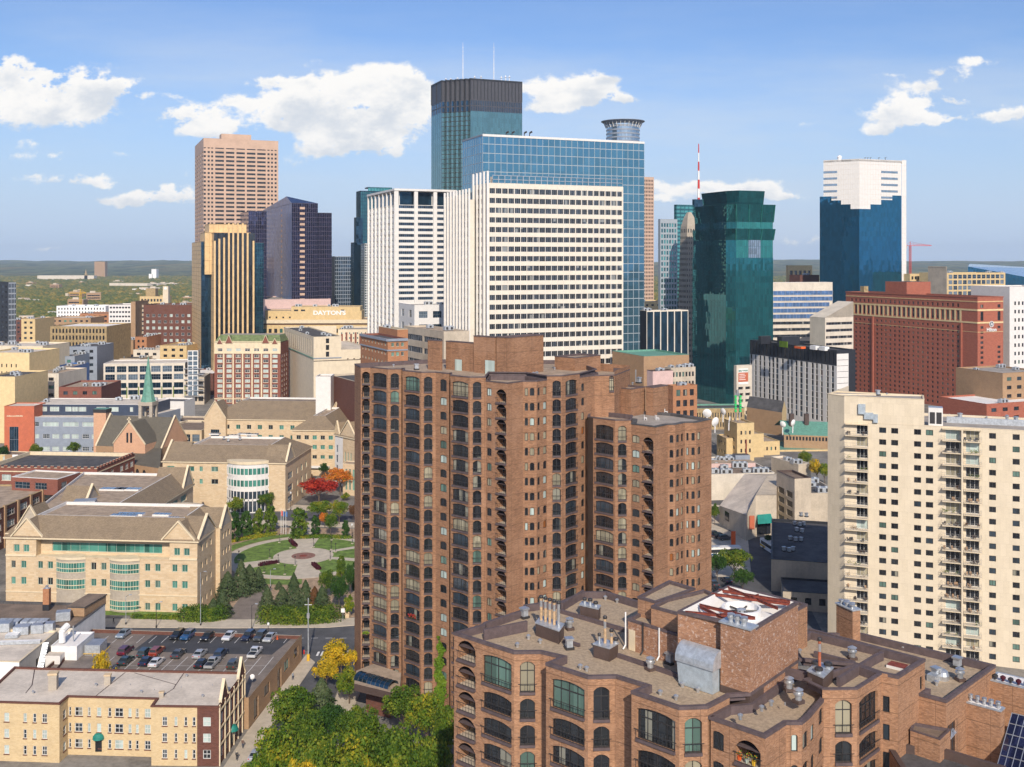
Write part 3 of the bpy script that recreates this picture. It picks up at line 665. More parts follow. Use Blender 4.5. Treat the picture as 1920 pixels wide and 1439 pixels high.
# ------------------------------------------------------------------ near brick building at the bottom of the picture
def fcols(a, b, lst):
 a = Vector(a); b = Vector(b); t = (b - a).normalized(); out = []
 for c in lst:
  s0 = (hit(a, t, c[0]) - a).dot(t); s1 = (hit(a, t, c[1]) - a).dot(t); out.append((min(s0, s1), max(s0, s1)) + tuple(c[2:]))
 return out
V2 = lambda x, y: Vector((x, y))
def near_building():
 B = Bldg('brick_condominium', 'near brown brick building seen from above with gravel roof and cooling tower penthouse', 'building', (18, 118))
 BN = 'brick_near'
 pA, pB, pC, pD, pE, pF, pG, pH, pI, pJ, pK, pL = [gp(x, y, 47) for x, y in ((851.3,1185.6),(963.8,1221.6),(1013.4,1221),(1053.8,1230.3),(1023.8,1242.8),(1102.5,1268),(1155,1267),(1212,1284.4),(1184,1295.3),(1273.4,1325.3),(1326.9,1323.4),(1368,1302))]
 pM, pN, pO, pP, pQ, pR = [gp(x, y, 46) for x, y in ((1332.5,1344),(1434.7,1378.8),(1474,1353.4),(1503,1353.4),(1518,1341),(1544,1310.6))]
 S0, S1, S2, S3 = V2(31.15,106), V2(31.9,105.9), V2(34.65,106), V2(38.45,109.9)
 W1a, W1b = V2(39.9,109.1), V2(44.5,113.8)
 wrow = [(42.45, 45.75, 'widetop')] + [(39.5 - 2.9*k, 41.62 - 2.9*k) for k in range(6)]
 nrow = [(42.45, 45.85, 'narrowtop')] + [(39.55 - 2.9*k, 41.75 - 2.9*k) for k in range(6)]
 rrow = [(44.15 - 2.93*k, 46.45 - 2.93*k) for k in range(7)]
 srow = [(43.0 - 2.9*k, 44.8 - 2.9*k) for k in range(7)]
 r2row = [(42.6 - 2.9*k, 44.9 - 2.9*k) for k in range(7)]
 slrow = [(43.1 - 2.9*k, 44.75 - 2.9*k) for k in range(7)]
 z0 = 0
 def fa(a, b, lst=(), z1=47, wall=BN): facade(B, a, b, z0, z1, fcols(a, b, lst), wrow, wall)
 fa(pA, pB, [(859, 891.5, 'recess', rrow), (904.7, 959, 'wide', wrow)])
 fa(pB, pC, [(975, 1003, 'narrow', nrow)])
 fa(pC, pD); fa(pD, pE)
 fa(pE, pF, [(1034, 1096, 'wide', wrow)]); fa(pF, pG, [(1112.8, 1142.8, 'narrow', nrow)])
 fa(pG, pH); fa(pH, pI); fa(pI, pJ, [(1193.8, 1266, 'wide', wrow)]); fa(pJ, pK, [(1283.8, 1316, 'narrow', nrow)]); fa(pK, pL)
 fa(pM, pN, [(1336, 1357, 'small', srow), (1380, 1426, 'recess', r2row)], 46)
 fa(pN, pO, [], 46); fa(pO, pP, [(1483.4, 1495.6, 'slim', slrow)], 46)
 fa(pP, pQ, [(1505, 1515, 'slim', slrow)], 46); fa(pQ, pR, [(1520, 1527, 'slim', slrow), (1535, 1543, 'slim', [(a+.6, b+.6) for a, b in slrow])], 46)
 fa(S0, S1); fa(S1, S2, [(1566, 1597, 'narrow', nrow)]); fa(S2, S3, [(1611, 1646, 'wide', wrow)])
 fa(S3, W1a, [(1655, 1668, 'dark', [(43 - 2.9*k, 44.7 - 2.9*k) for k in range(7)])]); fa(W1a, W1b, [(1725, 1731, 'dark', [(43.9, 45.4)])])
 bk = [V2(26.5,124), V2(15.9,133.3), V2(12.3,137.1), V2(9.3,137.1), V2(6.05,133.1), V2(3.7,132.7), V2(1.5,131.8), V2(1.3,130), V2(-3.4,125.3), V2(-3.55,124.6)]
 for a, b in zip([V2(30.8,113.7)] + bk, bk + [pA]): facade(B, a, b, z0, 47, [], [], BN)
 PL, PF, PR = V2(17.4,110.8), V2(23.65,104.9), V2(30.8,113.7); PB = PL + PR - PF
 main = [pA, pB, pC, pD, pE, pF, pG, pH, pI, pJ, pK, pL, PF, PR] + bk
 trim = dict(deck='roof_gravel', cap='purple_trim', h=.85, th=.38, caph=.32)
 roofing(B, main, 47, **trim)
 roofing(B, [pM, pN, pO, pP, pQ, pR, V2(33.5,112), PR, PF, V2(21.4,104.4), V2(19.0,101.9)], 46, **trim)
 roofing(B, [S0, S1, S2, S3, V2(36.5,112.4), V2(29.9,108.4)], 47.02, 'roof_gravel', 'purple_trim', BN, .9, .35)
 roofing(B, [V2(34.5,122.4), V2(31.2,119), V2(31.0,113.9), V2(36.5,112.5), S3 + V2(.02,.1), W1a, W1b], 47.04, **trim)
 # lower wing on the right
 W2 = [V2(43.2,112.9), V2(45.6,110.9), V2(55.2,120.6), V2(43.3,130.9), V2(37,131), V2(34.5,122.4), V2(44.5,113.8)]
 for a, b in zip(W2[:4], W2[1:5]): facade(B, a, b, 0, 43.8, [], [], BN)
 roofing(B, W2, 43.8, **trim)
 facade(B, V2(44.5,113.8), V2(34.5,122.4), 42, 47, [], [], BN)
 # low box in front of the wing wall, lower dark roof, brick chimney block, glass lean-to
 a = at(1709, 111.6); b = at(1764, 109.4); d = V2(-.55,-1.1)
 bx = [a + d, b + d, b + V2(1.5,1.2), a + V2(.4,.6)]
 for p, q in zip(bx, bx[1:] + bx[:1]): facade(B, p, q, 38, 40.9, [], [], BN)
 roofing(B, bx, 40.9, 'roof_brown', 'purple_trim', BN, .3, .18, .04, .12)
 lo = [V2(39.2,109.7), V2(38.5,99), V2(49.5,96), V2(49.4,105.8), V2(44.8,109.8), V2(41,111)]
 for p, q in zip(lo[:4], lo[1:5]): facade(B, p, q, 0, 39.3, [], [], BN)
 roofing(B, lo, 39.3, 'roof_dark', 'brown_trim', BN, .9, .5)
 cb = [V2(49.2,114.9), V2(52.0,112.4), V2(52.85,113.3), V2(50.1,115.9)]
 for p, q in zip(cb, cb[1:] + cb[:1]): facade(B, p, q, 0, 42, [], [], BN)
 roofing(B, cb, 42.02, 'roof_white', 'galv', BN, .05, .2)
 rb = [V2(54.1,119.6), V2(58.6,115.9), V2(60.5,118), V2(56,121.8)]
 for p, q in zip(rb, rb[1:] + rb[:1]): facade(B, p, q, 0, 42.5, [], [], BN)
 roofing(B, rb, 42.52, 'roof_white', 'galv', BN, .05, .2)
 # penthouse that holds the cooling tower
 e1 = (PF - PL).normalized(); e2 = (PR - PF).normalized(); PFm = PF + e2*1.25; PLm = PL
 m = MB(); BP = 'brick_pale'
 def wl(p, q, z0, z1, mk): m.quad((*p, z0), (*q, z0), (*q, z1), (*p, z1), mk)
 colL = PF - e1*3.4; colLi = colL + e2*1.25; zt = 53.2
 for p, q in ((PLm, colLi), (colLi, colL), (colL, PF), (PF, PR), (PR, PB), (PB, PLm)): wl(p, q, 45, zt, BP)
 wl(colL - e1*.02 - e2*.03, PF + e1*.03 - e2*.03, 45, 46.9, 'brown_trim'); wl(PF + e1*.03 - e2*.03, PF + e1*.03 + e2*3, 45, 46.9, 'brown_trim')
 ph = B.part('penthouse', m)
 o = inset([PLm, PFm, PR, PB], -.05); i1 = inset([PLm, PFm, PR, PB], .35); n = MB()
 for k in range(4):
  j = (k+1) % 4
  n.quad((*o[k], zt), (*o[j], zt), (*i1[j], zt), (*i1[k], zt), 'purple_trim'); n.quad((*o[k], zt-.3), (*o[j], zt-.3), (*o[j], zt), (*o[k], zt), 'purple_trim')
  fl = inset([PLm, PFm, PR, PB], 1.6)
  n.quad((*i1[k], zt), (*i1[j], zt), (*fl[j], zt-2.4), (*fl[k], zt-2.4), 'white_panel')
 n.add([(*p, zt-2.4) for p in fl], [(0, 1, 2, 3)], 'white_panel')
 B.part('cap', n, parent=ph)
 n = MB(); n.prism(ccw([colL - e1*.15 - e2*.15, PF + e1*.15 - e2*.15, PF + e1*.15 + e2*1.6, colL - e1*.15 + e2*1.6]), zt, zt+.16, 'galv', 'galv'); B.part('chimney_cap', n, parent=ph)
 c = (PLm + PR)/2 - e1*.1 + e2*.8; n = MB()
 n.obox((c.x, c.y), math.atan2(e1.y, e1.x), 5.4, 5.6, zt-2.4, zt-1.2, 'white_paint'); n.lathe((c.x, c.y, zt-1.2), [(2.1,0),(2.1,.9),(1.85,.9),(1.8,.2),(0,.1)], 'white_paint', 24)
 n.lathe((c.x, c.y, zt-.9), [(.5,0),(.5,.4),(0,.5)], 'galv', 10)
 for i in range(6):
  t = i*math.pi/3; n.tube((c.x, c.y, zt-.7), (c.x + 1.75*math.cos(t), c.y + 1.75*math.sin(t), zt-.75), .12, 'dark_metal', 5)
 B.part('cooling_fan', n)
 def zp(x, y, z=zt+.12): g = gp(1240 + x/4.571, 1080 + y/4.571, z); return (g.x, g.y, z)
 for (x0, y0, x1, y1) in ((325,238,805,352),(430,145,1100,232),(490,112,1105,212),(566,90,1000,268),(330,250,610,395),(205,300,790,352),(760,180,835,155),(480,330,640,305)):
  n = MB(); p = Vector(zp(x0, y0)); q = Vector(zp(x1, y1)); 
  d = (q - p).normalized(); s = Vector((-d.y, d.x, 0))
  for zz, wd in ((.0, .1), (-.3, .1)): n.add([tuple(p - s*wd + Vector((0,0,zz))), tuple(q - s*wd + Vector((0,0,zz))), tuple(q + s*wd + Vector((0,0,zz))), tuple(p + s*wd + Vector((0,0,zz)))], [(0,1,2,3)], 'rust_steel')
  n.add([tuple(p), tuple(q), tuple(q - Vector((0,0,.3))), tuple(p - Vector((0,0,.3)))], [(0,1,2,3)], 'rust_steel')
  B.part('steel_beam', n)
 # metal intake hood on the penthouse wall
 hA = hit(PLm, e1, 1281); hB = hit(PLm, e1, 1352); nrm = Vector((e1.y, -e1.x)); LH = (hB - hA).length; n = MB()
 def hp(s, d, z): p = hA + e1*s + nrm*d; return (p.x, p.y, z)
 prof = [(0, 50.4)] + [(1.5*math.sin(t*math.pi/12), 48.9 + 1.5*math.cos(t*math.pi/12)) for t in range(1, 7)] + [(1.5, 48.6)]
 for i in range(len(prof) - 1): n.quad(hp(0, *prof[i+1]), hp(LH, *prof[i+1]), hp(LH, *prof[i]), hp(0, *prof[i]), 'galv')
 for s in (0, LH): n.add([hp(s, 0, 48.6)] + [hp(s, *p) for p in prof], [tuple(range(len(prof)+1))], 'galv')
 for i in range(len(prof) - 1): n.quad(hp(LH*.49, prof[i+1][0]+.02, prof[i+1][1]+.02), hp(LH*.505, prof[i+1][0]+.02, prof[i+1][1]+.02), hp(LH*.505, prof[i][0]+.02, prof[i][1]+.02), hp(LH*.49, prof[i][0]+.02, prof[i][1]+.02), 'duct')
 hood = B.part('air_intake_hood', n); n = MB()
 n.quad(hp(.3, 1.25, 46.2), hp(LH-.2, 1.25, 46.2), hp(LH-.2, 1.35, 48.6), hp(.1, 1.35, 48.6), 'duct'); n.quad(hp(LH-.2, 1.25, 46.2), hp(LH-.2, 0, 46.2), hp(LH-.2, 0, 48.6), hp(LH-.2, 1.35, 48.6), 'duct')
 n.quad(hp(.3, 0, 46.2), hp(.3, 1.25, 46.2), hp(.1, 1.35, 48.6), hp(.1, 0, 48.6), 'duct'); B.part('duct', n, parent=hood)
 # stair penthouses to the left of it
 def block(pts, z0, z1, mk, cap='purple_trim'):
  q = MB(); pts = ccw([Vector(p) for p in pts])
  for a, b in zip(pts, pts[1:] + pts[:1]): q.quad((*a, z0), (*b, z0), (*b, z1), (*a, z1), mk)
  roofing(B, pts, z1, 'roof_gravel', cap, mk, .35, .3, .05, .25, mb=q); return B.part('penthouse', q)
 dl, dr = V2(13.05,119.0), V2(17.95,114.0); u = Vector((e2.x, e2.y))
 block([dl, dr, dr + u*3.5, dl + u*3.5], 45.5, 49.6, BP)
 block([V2(14.4,120.9), V2(16.2,119.1), V2(21.5,124), V2(18.9,127)], 45.5, 51.5, BN)
 block([V2(15.5,117.6), V2(18.4,114.9), V2(24.2,120.5), V2(22.5,123.5), V2(17.6,120.2)], 45.5, 51.5, BN)
 block([V2(25.5,120.5), V2(30.3,116.2), V2(33.5,119.8), V2(29.2,124.3)], 45.5, 51.0, BN)
 t = (dr - dl).normalized(); nn = Vector((t.y, -t.x))
 def wp(px, d=0.05): p = hit(dl, t, px) + nn*d; return p
 n = MB(); p, q = wp(1180), wp(1191.5); n.prism(ccw([p, q, q + nn*.08, p + nn*.08]), 46.2, 48.5, 'limestone', 'limestone'); B.part('door', n)
 for px, mk in ((1174.5, 'white_paint'), (1207, 'dark_metal'), (1237.5, 'white_paint')):
  n = MB(); p = wp(px, .15); n.tube((*p, 46.6), (*p, 50.3 if px < 1180 else 49.7), .09, mk, 6); p2 = wp(px, .6); n.tube((*p, 46.6), (*p2, 46.25), .09, mk, 6); B.part('downpipe', n)
 # vent boxes with pipes
 def vbox(bl, bf, br, h, pipes, zb=46.15):
  bl, bf, br = [gp(1*x, y, zb) for x, y in (bl, bf, br)]; bb = bl + br - bf; q = MB()
  q.prism(ccw([bl, bf, br, bb]), zb, zb + h, 'brown_trim', 'galv'); o = inset([bl, bf, br, bb], -.07); q.prism(o, zb + h - .1, zb + h + .03, 'galv', 'galv')
  vb = B.part('vent_box', q)
  for (s, w, r, ph_, mk) in pipes:
   p = bl + (bf - bl)*s + (br - bf)*w; q = MB(); z = zb + h
   q.tube((*p, z), (*p, z + ph_), r, mk, 10); q.tube((*p, z + ph_*.62), (*p, z + ph_*.9), r*1.03, 'silver', 10)
   q.lathe((p.x, p.y, z + ph_ - .05), [(r*.8,0),(r*1.5,.08),(r*1.5,.28),(r*1.2,.36),(0,.4)], 'dark_metal', 10); B.part('flue_pipe', q, parent=vb)
 vbox((1004.5,1192.5), (1048,1208.4), (1057.5,1195), 1.55, [(.12+.19*i, .5, .17, 2.6, 'tan_pipe' if i < 4 else 'silver') for i in range(5)])
 vbox((1087,1157), (1121.5,1165), (1126,1158.5), 1.5, [(.2, .5, .17, .45, 'silver'), (.5, .5, .2, .5, 'silver'), (.8, .5, .2, .3, 'silver')])
 vbox((1112.8,1232.8), (1142.8,1241.5), (1159,1231.5), 1.5, [(.2, .3, .13, .8, 'silver'), (.45, .5, .16, 2.7, 'tan_pipe'), (.75, .7, .17, 1.3, 'tan_pipe'), (.9, .9, .2, .3, 'silver')])
 vbox((1514,1285), (1543,1298), (1562,1279), 1.5, [(.2, .5, .3, .3, 'silver'), (.45, .5, .16, 2.9, 'copper_pipe'), (.6, .2, .3, .25, 'silver'), (.8, .8, .3, .3, 'silver')], 46.1)
 # brick flue on the far roof
 q = MB(); f0, f1 = at(1568, 131.2), at(1598.8, 128.4); t = (f1-f0).normalized(); nb = Vector((-t.y, t.x)); f2 = hit(f1, nb, 1613); 
 q.prism(ccw([f0, f1, f2, f0 + f2 - f1]), 43, 47.3, BN, 'galv'); q.prism(inset([f0, f1, f2, f0 + f2 - f1], -.12), 47.303, 47.45, 'galv', 'galv'); fo = B.part('brick_flue', q)
 for i in range(5):
  p = f0 + (f1-f0)*(.18+.16*i) + (f2-f1)*(.3+.4*(i % 2)); q = MB(); q.lathe((p.x, p.y, 47.45), [(.2,0),(.2,.3),(.36,.34),(.36,.5),(0,.6)], 'silver', 10); B.part('chimney_pot', q, parent=fo)
 for i in range(3):
  p = colL + e1*(.9+.75*i) + e2*.6; q = MB(); q.lathe((p.x, p.y, zt+.16), [(.27,0),(.27,.35),(.4,.4),(.4,.6),(.27,.62),(.27,.75),(.4,.8),(0,.9)], 'silver', 12); B.part('chimney_pot', q)
 for k in range(5):
  p = cb[0] + (cb[1]-cb[0])*(.12+.19*k) + (cb[2]-cb[1])*.5; q = MB(); q.lathe((p.x, p.y, 42.05), [(.17,0),(.17,.3),(.28,.34),(.28,.5),(.17,.52),(.17,.62),(.28,.66),(0,.75)], 'silver', 10); B.part('chimney_pot', q)
  p = rb[0] + (rb[1]-rb[0])*(.08+.14*k) + (rb[2]-rb[1])*.15; q = MB(); q.lathe((p.x, p.y, 42.55), [(.15,0),(.15,.2),(.3,.25),(.3,.45),(.1,.6),(0,.6)], 'leaf_plum' if k % 2 else 'dark_metal', 10); B.part('chimney_pot', q)
 # curbs that divide the roof
 def curb(pts, z0, h, w=.35, mk='purple_trim'):
  q = MB(); pts = [gp(x, y, z0) for x, y in pts]
  for a, b in zip(pts, pts[1:]):
   t = (b-a).normalized(); s = Vector((-t.y, t.x))*w/2; q.prism(ccw([a-s, b-s, b+s, a+s]), z0 - .05, z0 + h, mk, mk)
  B.part('roof_curb', q)
 c4 = lambda L, ox, oy, k: [(ox + x/k, oy + y/k) for x, y in L]
 curb(c4([(485,372),(1130,562)], 960, 1080, 5.333), 46.15, .45)
 curb(c4([(1060,815),(1690,1030)], 960, 1080, 5.333), 46.15, .45); curb(c4([(515,662),(675,712)], 960, 1080, 5.333), 46.15, .35)
 curb([(907,1201),(988,1184)], 46.15, 1.25, .3); curb([(1054,1146),(1094,1121)], 46.15, 1.0, .3)
 curb(c4([(1030,850),(1250,905)], 1240, 1080, 4.571), 46.15, .9); curb(c4([(1310,700),(1660,790)], 1240, 1080, 4.571), 46.15, .7)
 curb(c4([(160,0),(1090,250)], 1480, 1183, 4.364), 46.2, .3); curb(c4([(400,470),(690,290),(760,255)], 1480, 1180, 4.364), 46.15, .95, .4)
 vs = [(1068,1181,1),(983,1159,3),(1067,1217,3),(1219.5,1257,1),(1257,1245,3),(991,1199,0),(1013,1207,0),(970,1214,0),(1088,1255,0),(1100,1259,0),(1279,1289,0),(1135,1125,0),(1157,1131,0),(1238,1304,0),(1267.5,1313,0),(1308.5,1298.5,0),(1280,1289,0),
   (1540,1260+30,0),(1598,1237,1),(1499,1226,0),(1529,1226,2),(1479.5,1296,1),(1497,1318,1),(1428,1333,0),(1446,1323,0),(1388,1349,0),(1472,1322,2)]
 for x, y, v in vs: g = gp(x, y, 46.15); equip(B, [(g.x, g.y, 46.12)], v, 'vent')
 for x, y, v in [(1668,1212,0),(1694,1219,0),(1795,1252,3),(1756,1285,0),(1800,1276,1),(1755,1272,3)]: g = gp(x, y, 43); equip(B, [(g.x, g.y, 42.95)], v, 'vent')
 g = gp(1767,1273,43); q = MB(); q.lathe((g.x, g.y, 42.95), [(.75,0),(.75,.5),(.6,.9),(.35,1.1),(0,1.15)], 'silver', 14); q.obox((g.x-1, g.y-.3), .7, 1.6, 1, 42.95, 43.7, 'galv'); B.part('exhaust_fan', q)
 g = gp(1683,1252,46.2); q = MB(); q.obox((g.x, g.y), R(-40), 1.9, 1.5, 46.1, 46.5, 'white_panel', 'rust_steel'); B.part('roof_hatch', q)
 # glass lean-to between the brick blocks
 def sloped(a, b, za, zb2, up, name='glass_roof'):
  q = MB(); a = Vector(a); b = Vector(b); up = Vector(up); q.quad((*a, za), (*b, za), (*(b+up), zb2), (*(a+up), zb2), 'g_purple')
  L = (b-a).length; nn_ = 8
  for i in range(nn_+1): p = a + (b-a)*i/nn_; q.tube((*p, za+.05), (*(p+up), zb2+.05), .05, 'silver', 4)
  for i in range(6): f = i/5; q.tube((*(a+up*f), za+(zb2-za)*f+.05), (*(b+up*f), za+(zb2-za)*f+.05), .05, 'silver', 4)
  B.part(name, q)
 sloped((50.3,109.5), (54.5,106.2), 37.5, 40.6, (4.2,5.6)); sloped((46.2,111.2), (48.9,114.6), 39.5, 42.8, (1.9,3.2)); 
 q = MB(); a = V2(45.9,111.1); b = V2(49.2,114.7); q.quad((*a, 30), (*b, 30), (*b, 41.0), (*a, 41.0), 'win_dark')
 for i in range(5): p = a + (b-a)*i/4; q.tube((*p, 30), (*p, 41), .05, 'dark_metal', 4)
 B.part('glass_wall', q)
 # lights, flower pots on the recessed balcony, pink coat / towel
 B.finish()
 for i, (px, mk) in enumerate(((1385, 'orange_paint'), (1399, 'green_frame'), (1412, 'yellow_paint'))):
  p = hit(pM, (pN - pM).normalized(), px) + V2(.15,.35); q = MB(); q.lathe((0,0,0), [(.16,0),(.24,.4),(.2,.4),(0,.36)], mk, 10)
  r = random.Random(i)
  for k in range(26):
   c = (r.gauss(0,.16), r.gauss(0,.16), .45 + r.random()*.45); q.add([(c[0]-.06, c[1], c[2]), (c[0]+.06, c[1], c[2]), (c[0], c[1]+.05, c[2]+.1)], [(0,1,2)], 'leaf_near_ivy' if k % 3 else 'leaf_orange')
  o = q.build('flower_pot'); o.location = (p.x, p.y, 42.62); tag(o, ['orange flower pot leftmost on the near arched balcony', 'pale green flower pot in the middle of the near arched balcony', 'yellow flower pot at the right end of the near arched balcony'][i], 'flower pot', 'flower pots on the near arched balcony')
 return B
near_building()
# ------------------------------------------------------------------ tall brown brick apartment tower
def brown_tower():
 B = Bldg('brick_apartment_tower', 'tall brown brick apartment tower with stacked arched balconies and a lower right wing', 'building', (-2, 215)); BB = 'brick_brown'
 def chain(p, lst):
  out = [Vector(p)]
  for ang, px in lst: out.append(hit(out[-1], dirv(ang), px))
  return out
 z, zl = 67.65, 66.9
 wr = [(63.6, 66.55, 'widetop')] + [(60.6 - 2.868*k, 62.95 - 2.868*k) for k in range(21)]
 nr = [(63.6, 66.65, 'narrowtop')] + [(60.6 - 2.868*k, 63.0 - 2.868*k) for k in range(21)]
 sr = [(63.9, 66.3)] + [(61.1 - 2.868*k, 62.7 - 2.868*k) for k in range(21)]
 s2 = [(64.0 - 2.868*k, 65.5 - 2.868*k) for k in range(22)]
 rc = [(62.95 - 2.868*k, 65.5 - 2.868*k) for k in range(22)]
 def fa(a, b, lst=(), z1=z, zb=0): facade(B, a, b, zb, z1, fcols(a, b, lst), wr, BB)
 c1 = chain((-29.7, 221.3), [(-41, 727.5), (3, 752)])
 T0 = hit(c1[0], dirv(3), 676.4)
 fa(T0, c1[0], [(679, 693.3, 'recess', [(a+1.1, b+1.1) for a, b in rc])]); fa(c1[0], c1[1], [(698.6, 724.7, 'wide', wr)]); fa(c1[1], c1[2], [(732.5, 748, 'narrow', nr)])
 c2 = chain(at(754.8, 214.8), [(-41, 790), (3, 816.8), (-41, 842)]); bk2 = V2(c1[2].x + .6, c1[2].y + 1.5)
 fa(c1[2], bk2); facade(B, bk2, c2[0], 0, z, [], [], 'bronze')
 fa(c2[0], c2[1], [(759.3, 786.7, 'wide', wr)]); fa(c2[1], c2[2], [(795, 810.7, 'narrow', nr)]); fa(c2[2], c2[3], [(825, 837.3, 'small', sr)])
 c3 = chain(at(844.5, 205.8), [(-41, 880.6), (3, 910.6), (-41, 951.6)]); bk3 = V2(c2[3].x + .5, c2[3].y + 1.2)
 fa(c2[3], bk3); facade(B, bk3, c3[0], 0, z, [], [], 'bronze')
 fa(c3[0], c3[1], [(847.7, 877.8, 'wide', wr)]); fa(c3[1], c3[2], [(886.6, 902.4, 'narrow', nr)])
 fa(c3[2], c3[3], [(912.8, 921.5, 'small', s2), (930.7, 949, 'recess', rc)], zl)
 c4 = chain(c3[3], [(48, 980.6), (3, 1006), (48, 1025.4), (3, 1053), (48, 1087), (48, 1115), (3, 1152)])
 fa(c4[0], c4[1], [], zl)
 slots = lambda lst: [(a, b, 'slim', s2) for a, b in lst]
 fa(c4[1], c4[2], slots([(984, 990), (993.5, 1002)]), zl); fa(c4[2], c4[3], slots([(1008, 1012.5), (1018.5, 1025)]), zl)
 fa(c4[3], c4[4], [(1036, 1051.5, 'narrow', nr)]); fa(c4[4], c4[5], [(1060.5, 1082, 'wide', wr)])
 fa(c4[5], c4[6], [(1090, 1095.5, 'slim', s2)], zl); fa(c4[6], c4[7], [(1142.5, 1151, 'narrow', nr[:1])], zl)
 bk = [V2(25, 224), V2(10, 236), V2(-18, 238), V2(-34, 228)]
 for a, b in zip([c4[7]] + bk, bk + [T0]): facade(B, a, b, 0, z, [], [], BB)
 tr = dict(deck='roof_tan', cap='purple_trim', h=.9, th=.3, caph=.2, wall=BB)
 roofing(B, [T0] + c1 + [bk2] + c2 + [bk3] + c3[:3] + [c3[2] + V2(.5, 9), V2(c4[3].x - 4, c4[3].y + 6), c4[3], c4[4], c4[5], c4[5] + V2(4, 8), V2(14, 234), V2(10, 236), V2(-18, 238), V2(-34, 228)], z, **tr)
 roofing(B, [c3[2] + V2(.02, 0), c3[3]] + c4[1:4] + [V2(c4[3].x - 4, c4[3].y + 6), c3[2] + V2(.5, 9)], zl, **tr)
 roofing(B, [c4[5], c4[6], c4[7], V2(25, 224), V2(14, 234), c4[5] + V2(4, 8)], zl - .01, **tr)
 # ---- lower wing
 zw = 58.5; wr2 = [(55.15, 58.0, 'widetop')] + [(52.35 - 2.84*k, 54.6 - 2.84*k) for k in range(18)]; nr2 = [(55.15, 58.1, 'narrowtop')] + [(52.35 - 2.84*k, 54.65 - 2.84*k) for k in range(18)]
 ws = [(54.9 - 2.84*k, 56.4 - 2.84*k) for k in range(19)]; wc = [(53.6 - 2.84*k, 56.3 - 2.84*k) for k in range(19)]
 k0 = V2(27.15, 199.6); w = [V2(15.87, 206.6), V2(19.85, 203.1), V2(22.93, 203.3), k0] + chain(k0, [(48, 1252), (3, 1266), (48, 1284), (3, 1305), (48, 1334)])[1:]
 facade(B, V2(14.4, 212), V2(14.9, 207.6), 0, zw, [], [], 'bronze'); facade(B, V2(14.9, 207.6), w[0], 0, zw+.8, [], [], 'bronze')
 def fw(a, b, lst=(), z1=zw): facade(B, a, b, 0, z1, fcols(a, b, lst), wr2, BB)
 fw(w[0], w[1], [(1116, 1150, 'wide', wr2)], zw+.8); fw(w[1], w[2], [(1159, 1174.5, 'narrow', nr2)], zw+.8)
 fw(w[2], w[3], [(1185, 1199, 'small', ws), (1206, 1225, 'recess', wc)]); fw(w[3], w[4])
 fw(w[4], w[5], [(1255.5, 1262.5, 'slim', ws)]); fw(w[5], w[6], [(1268, 1273.5, 'slim', ws), (1277, 1281, 'slim', ws)])
 fw(w[6], w[7], [(1287, 1291, 'slim', ws), (1296.5, 1302.5, 'slim', ws)]); fw(w[7], w[8], [(1308, 1313.5, 'slim', ws)])
 wb = [V2(33, 217.5), V2(20, 224)]
 for a, b in zip([w[8]] + wb, wb + [V2(14.4, 212)]): facade(B, a, b, 0, zw, [], [], BB)
 roofing(B, [V2(14.9, 207.6)] + w[:3] + [w[2] + V2(1, 6), V2(16, 216)], zw+.8, **tr)
 roofing(B, [w[2]] + w[3:] + wb + [V2(16, 216), w[2] + V2(1, 6)], zw, 'roof_grey', 'roof_dark', BB, .5, .9)
 # ---- penthouses
 def blkp(a_px, a_Y, lpx, rpx, z0, z1, ang=48, depth=6):
  L, C, Rr, Bk = corners(a_px, a_Y, lpx, rpx, ang, depth); q = MB()
  for a, b in ((L, C), (C, Rr), (Rr, Bk), (Bk, L)): q.quad((*a, z0), (*b, z0), (*b, z1), (*a, z1), BB)
  roofing(B, [L, C, Rr, Bk], z1, 'roof_white' if z1 > 74 else 'roof_tan', 'purple_trim', BB, .4, .25, .05, .18, mb=q); o = B.part('penthouse', q); return L, C, Rr, Bk, o
 blkp(825, 222, 802, 829.5, 66, 73.1); blkp(888, 219.5, 836, 896, 66, 72.8); blkp(928, 214.5, 888, 936, 66, 74.4); L, C, Rr, Bk, po = blkp(953.5, 212.2, 931, 1019, 66, 74.5)
 blkp(1078, 221, 1040, 1126, 66, 69.6); blkp(1183, 216, 1136, 1210, 57, 63.7); blkp(1225, 217, 1211, 1252, 57, 63.9); blkp(1140, 219, 1128, 1152, 57, 60.5)
 for (px, py, w_, h_) in ((860, 686, 2.0, 2.6), (919, 691, 2.6, 3.2)):
  q = MB(); p = hit(at(888, 219.3) if px < 900 else at(928, 214.3), dirv(138), px) + V2(-.05, -.15); q.obox((p.x, p.y), R(-42), w_, .08, zat(py, p.y) - h_/2, zat(py, p.y) + h_/2, 'win_pale'); B.part('hatch', q)
 for i, (px, py, zz) in enumerate([(738, 688, 66.75), (781, 694, 66.75), (851, 693, 66.75), (1000, 712, 66), (1006, 711, 66), (993, 713, 66), (1066, 693, 66.7), (1040, 694, 66.7), (1170, 722, 63.4), (1186, 722, 63.4), (1198, 719, 63.5)]):
  g = gp(px, py, zz); equip(B, [(g.x, g.y, zz)], [0, 3, 0, 1, 1, 0, 3, 0, 1, 0, 3][i], 'vent')
 for px in (1178, 1192, 1160): g = gp(px, 716, 63.4); q = MB(); q.tube((g.x, g.y, 63.3), (g.x, g.y, 66), .12, 'silver', 6); B.part('flue_pipe', q)
 # ---- entrance canopy at the foot of the tower
 cz = 7; cp = [gp(x, y, cz) for x, y in ((668,1258),(664,1282),(738,1300),(750,1290),(752,1262),(700,1245))]
 q = MB(); q.prism(ccw(cp), cz-1.4, cz, 'brown_trim', 'roof_tan'); q.prism(ccw([p + V2(0, 2) for p in inset(cp, 2)]), 0, cz-1.4, 'brick_dark')
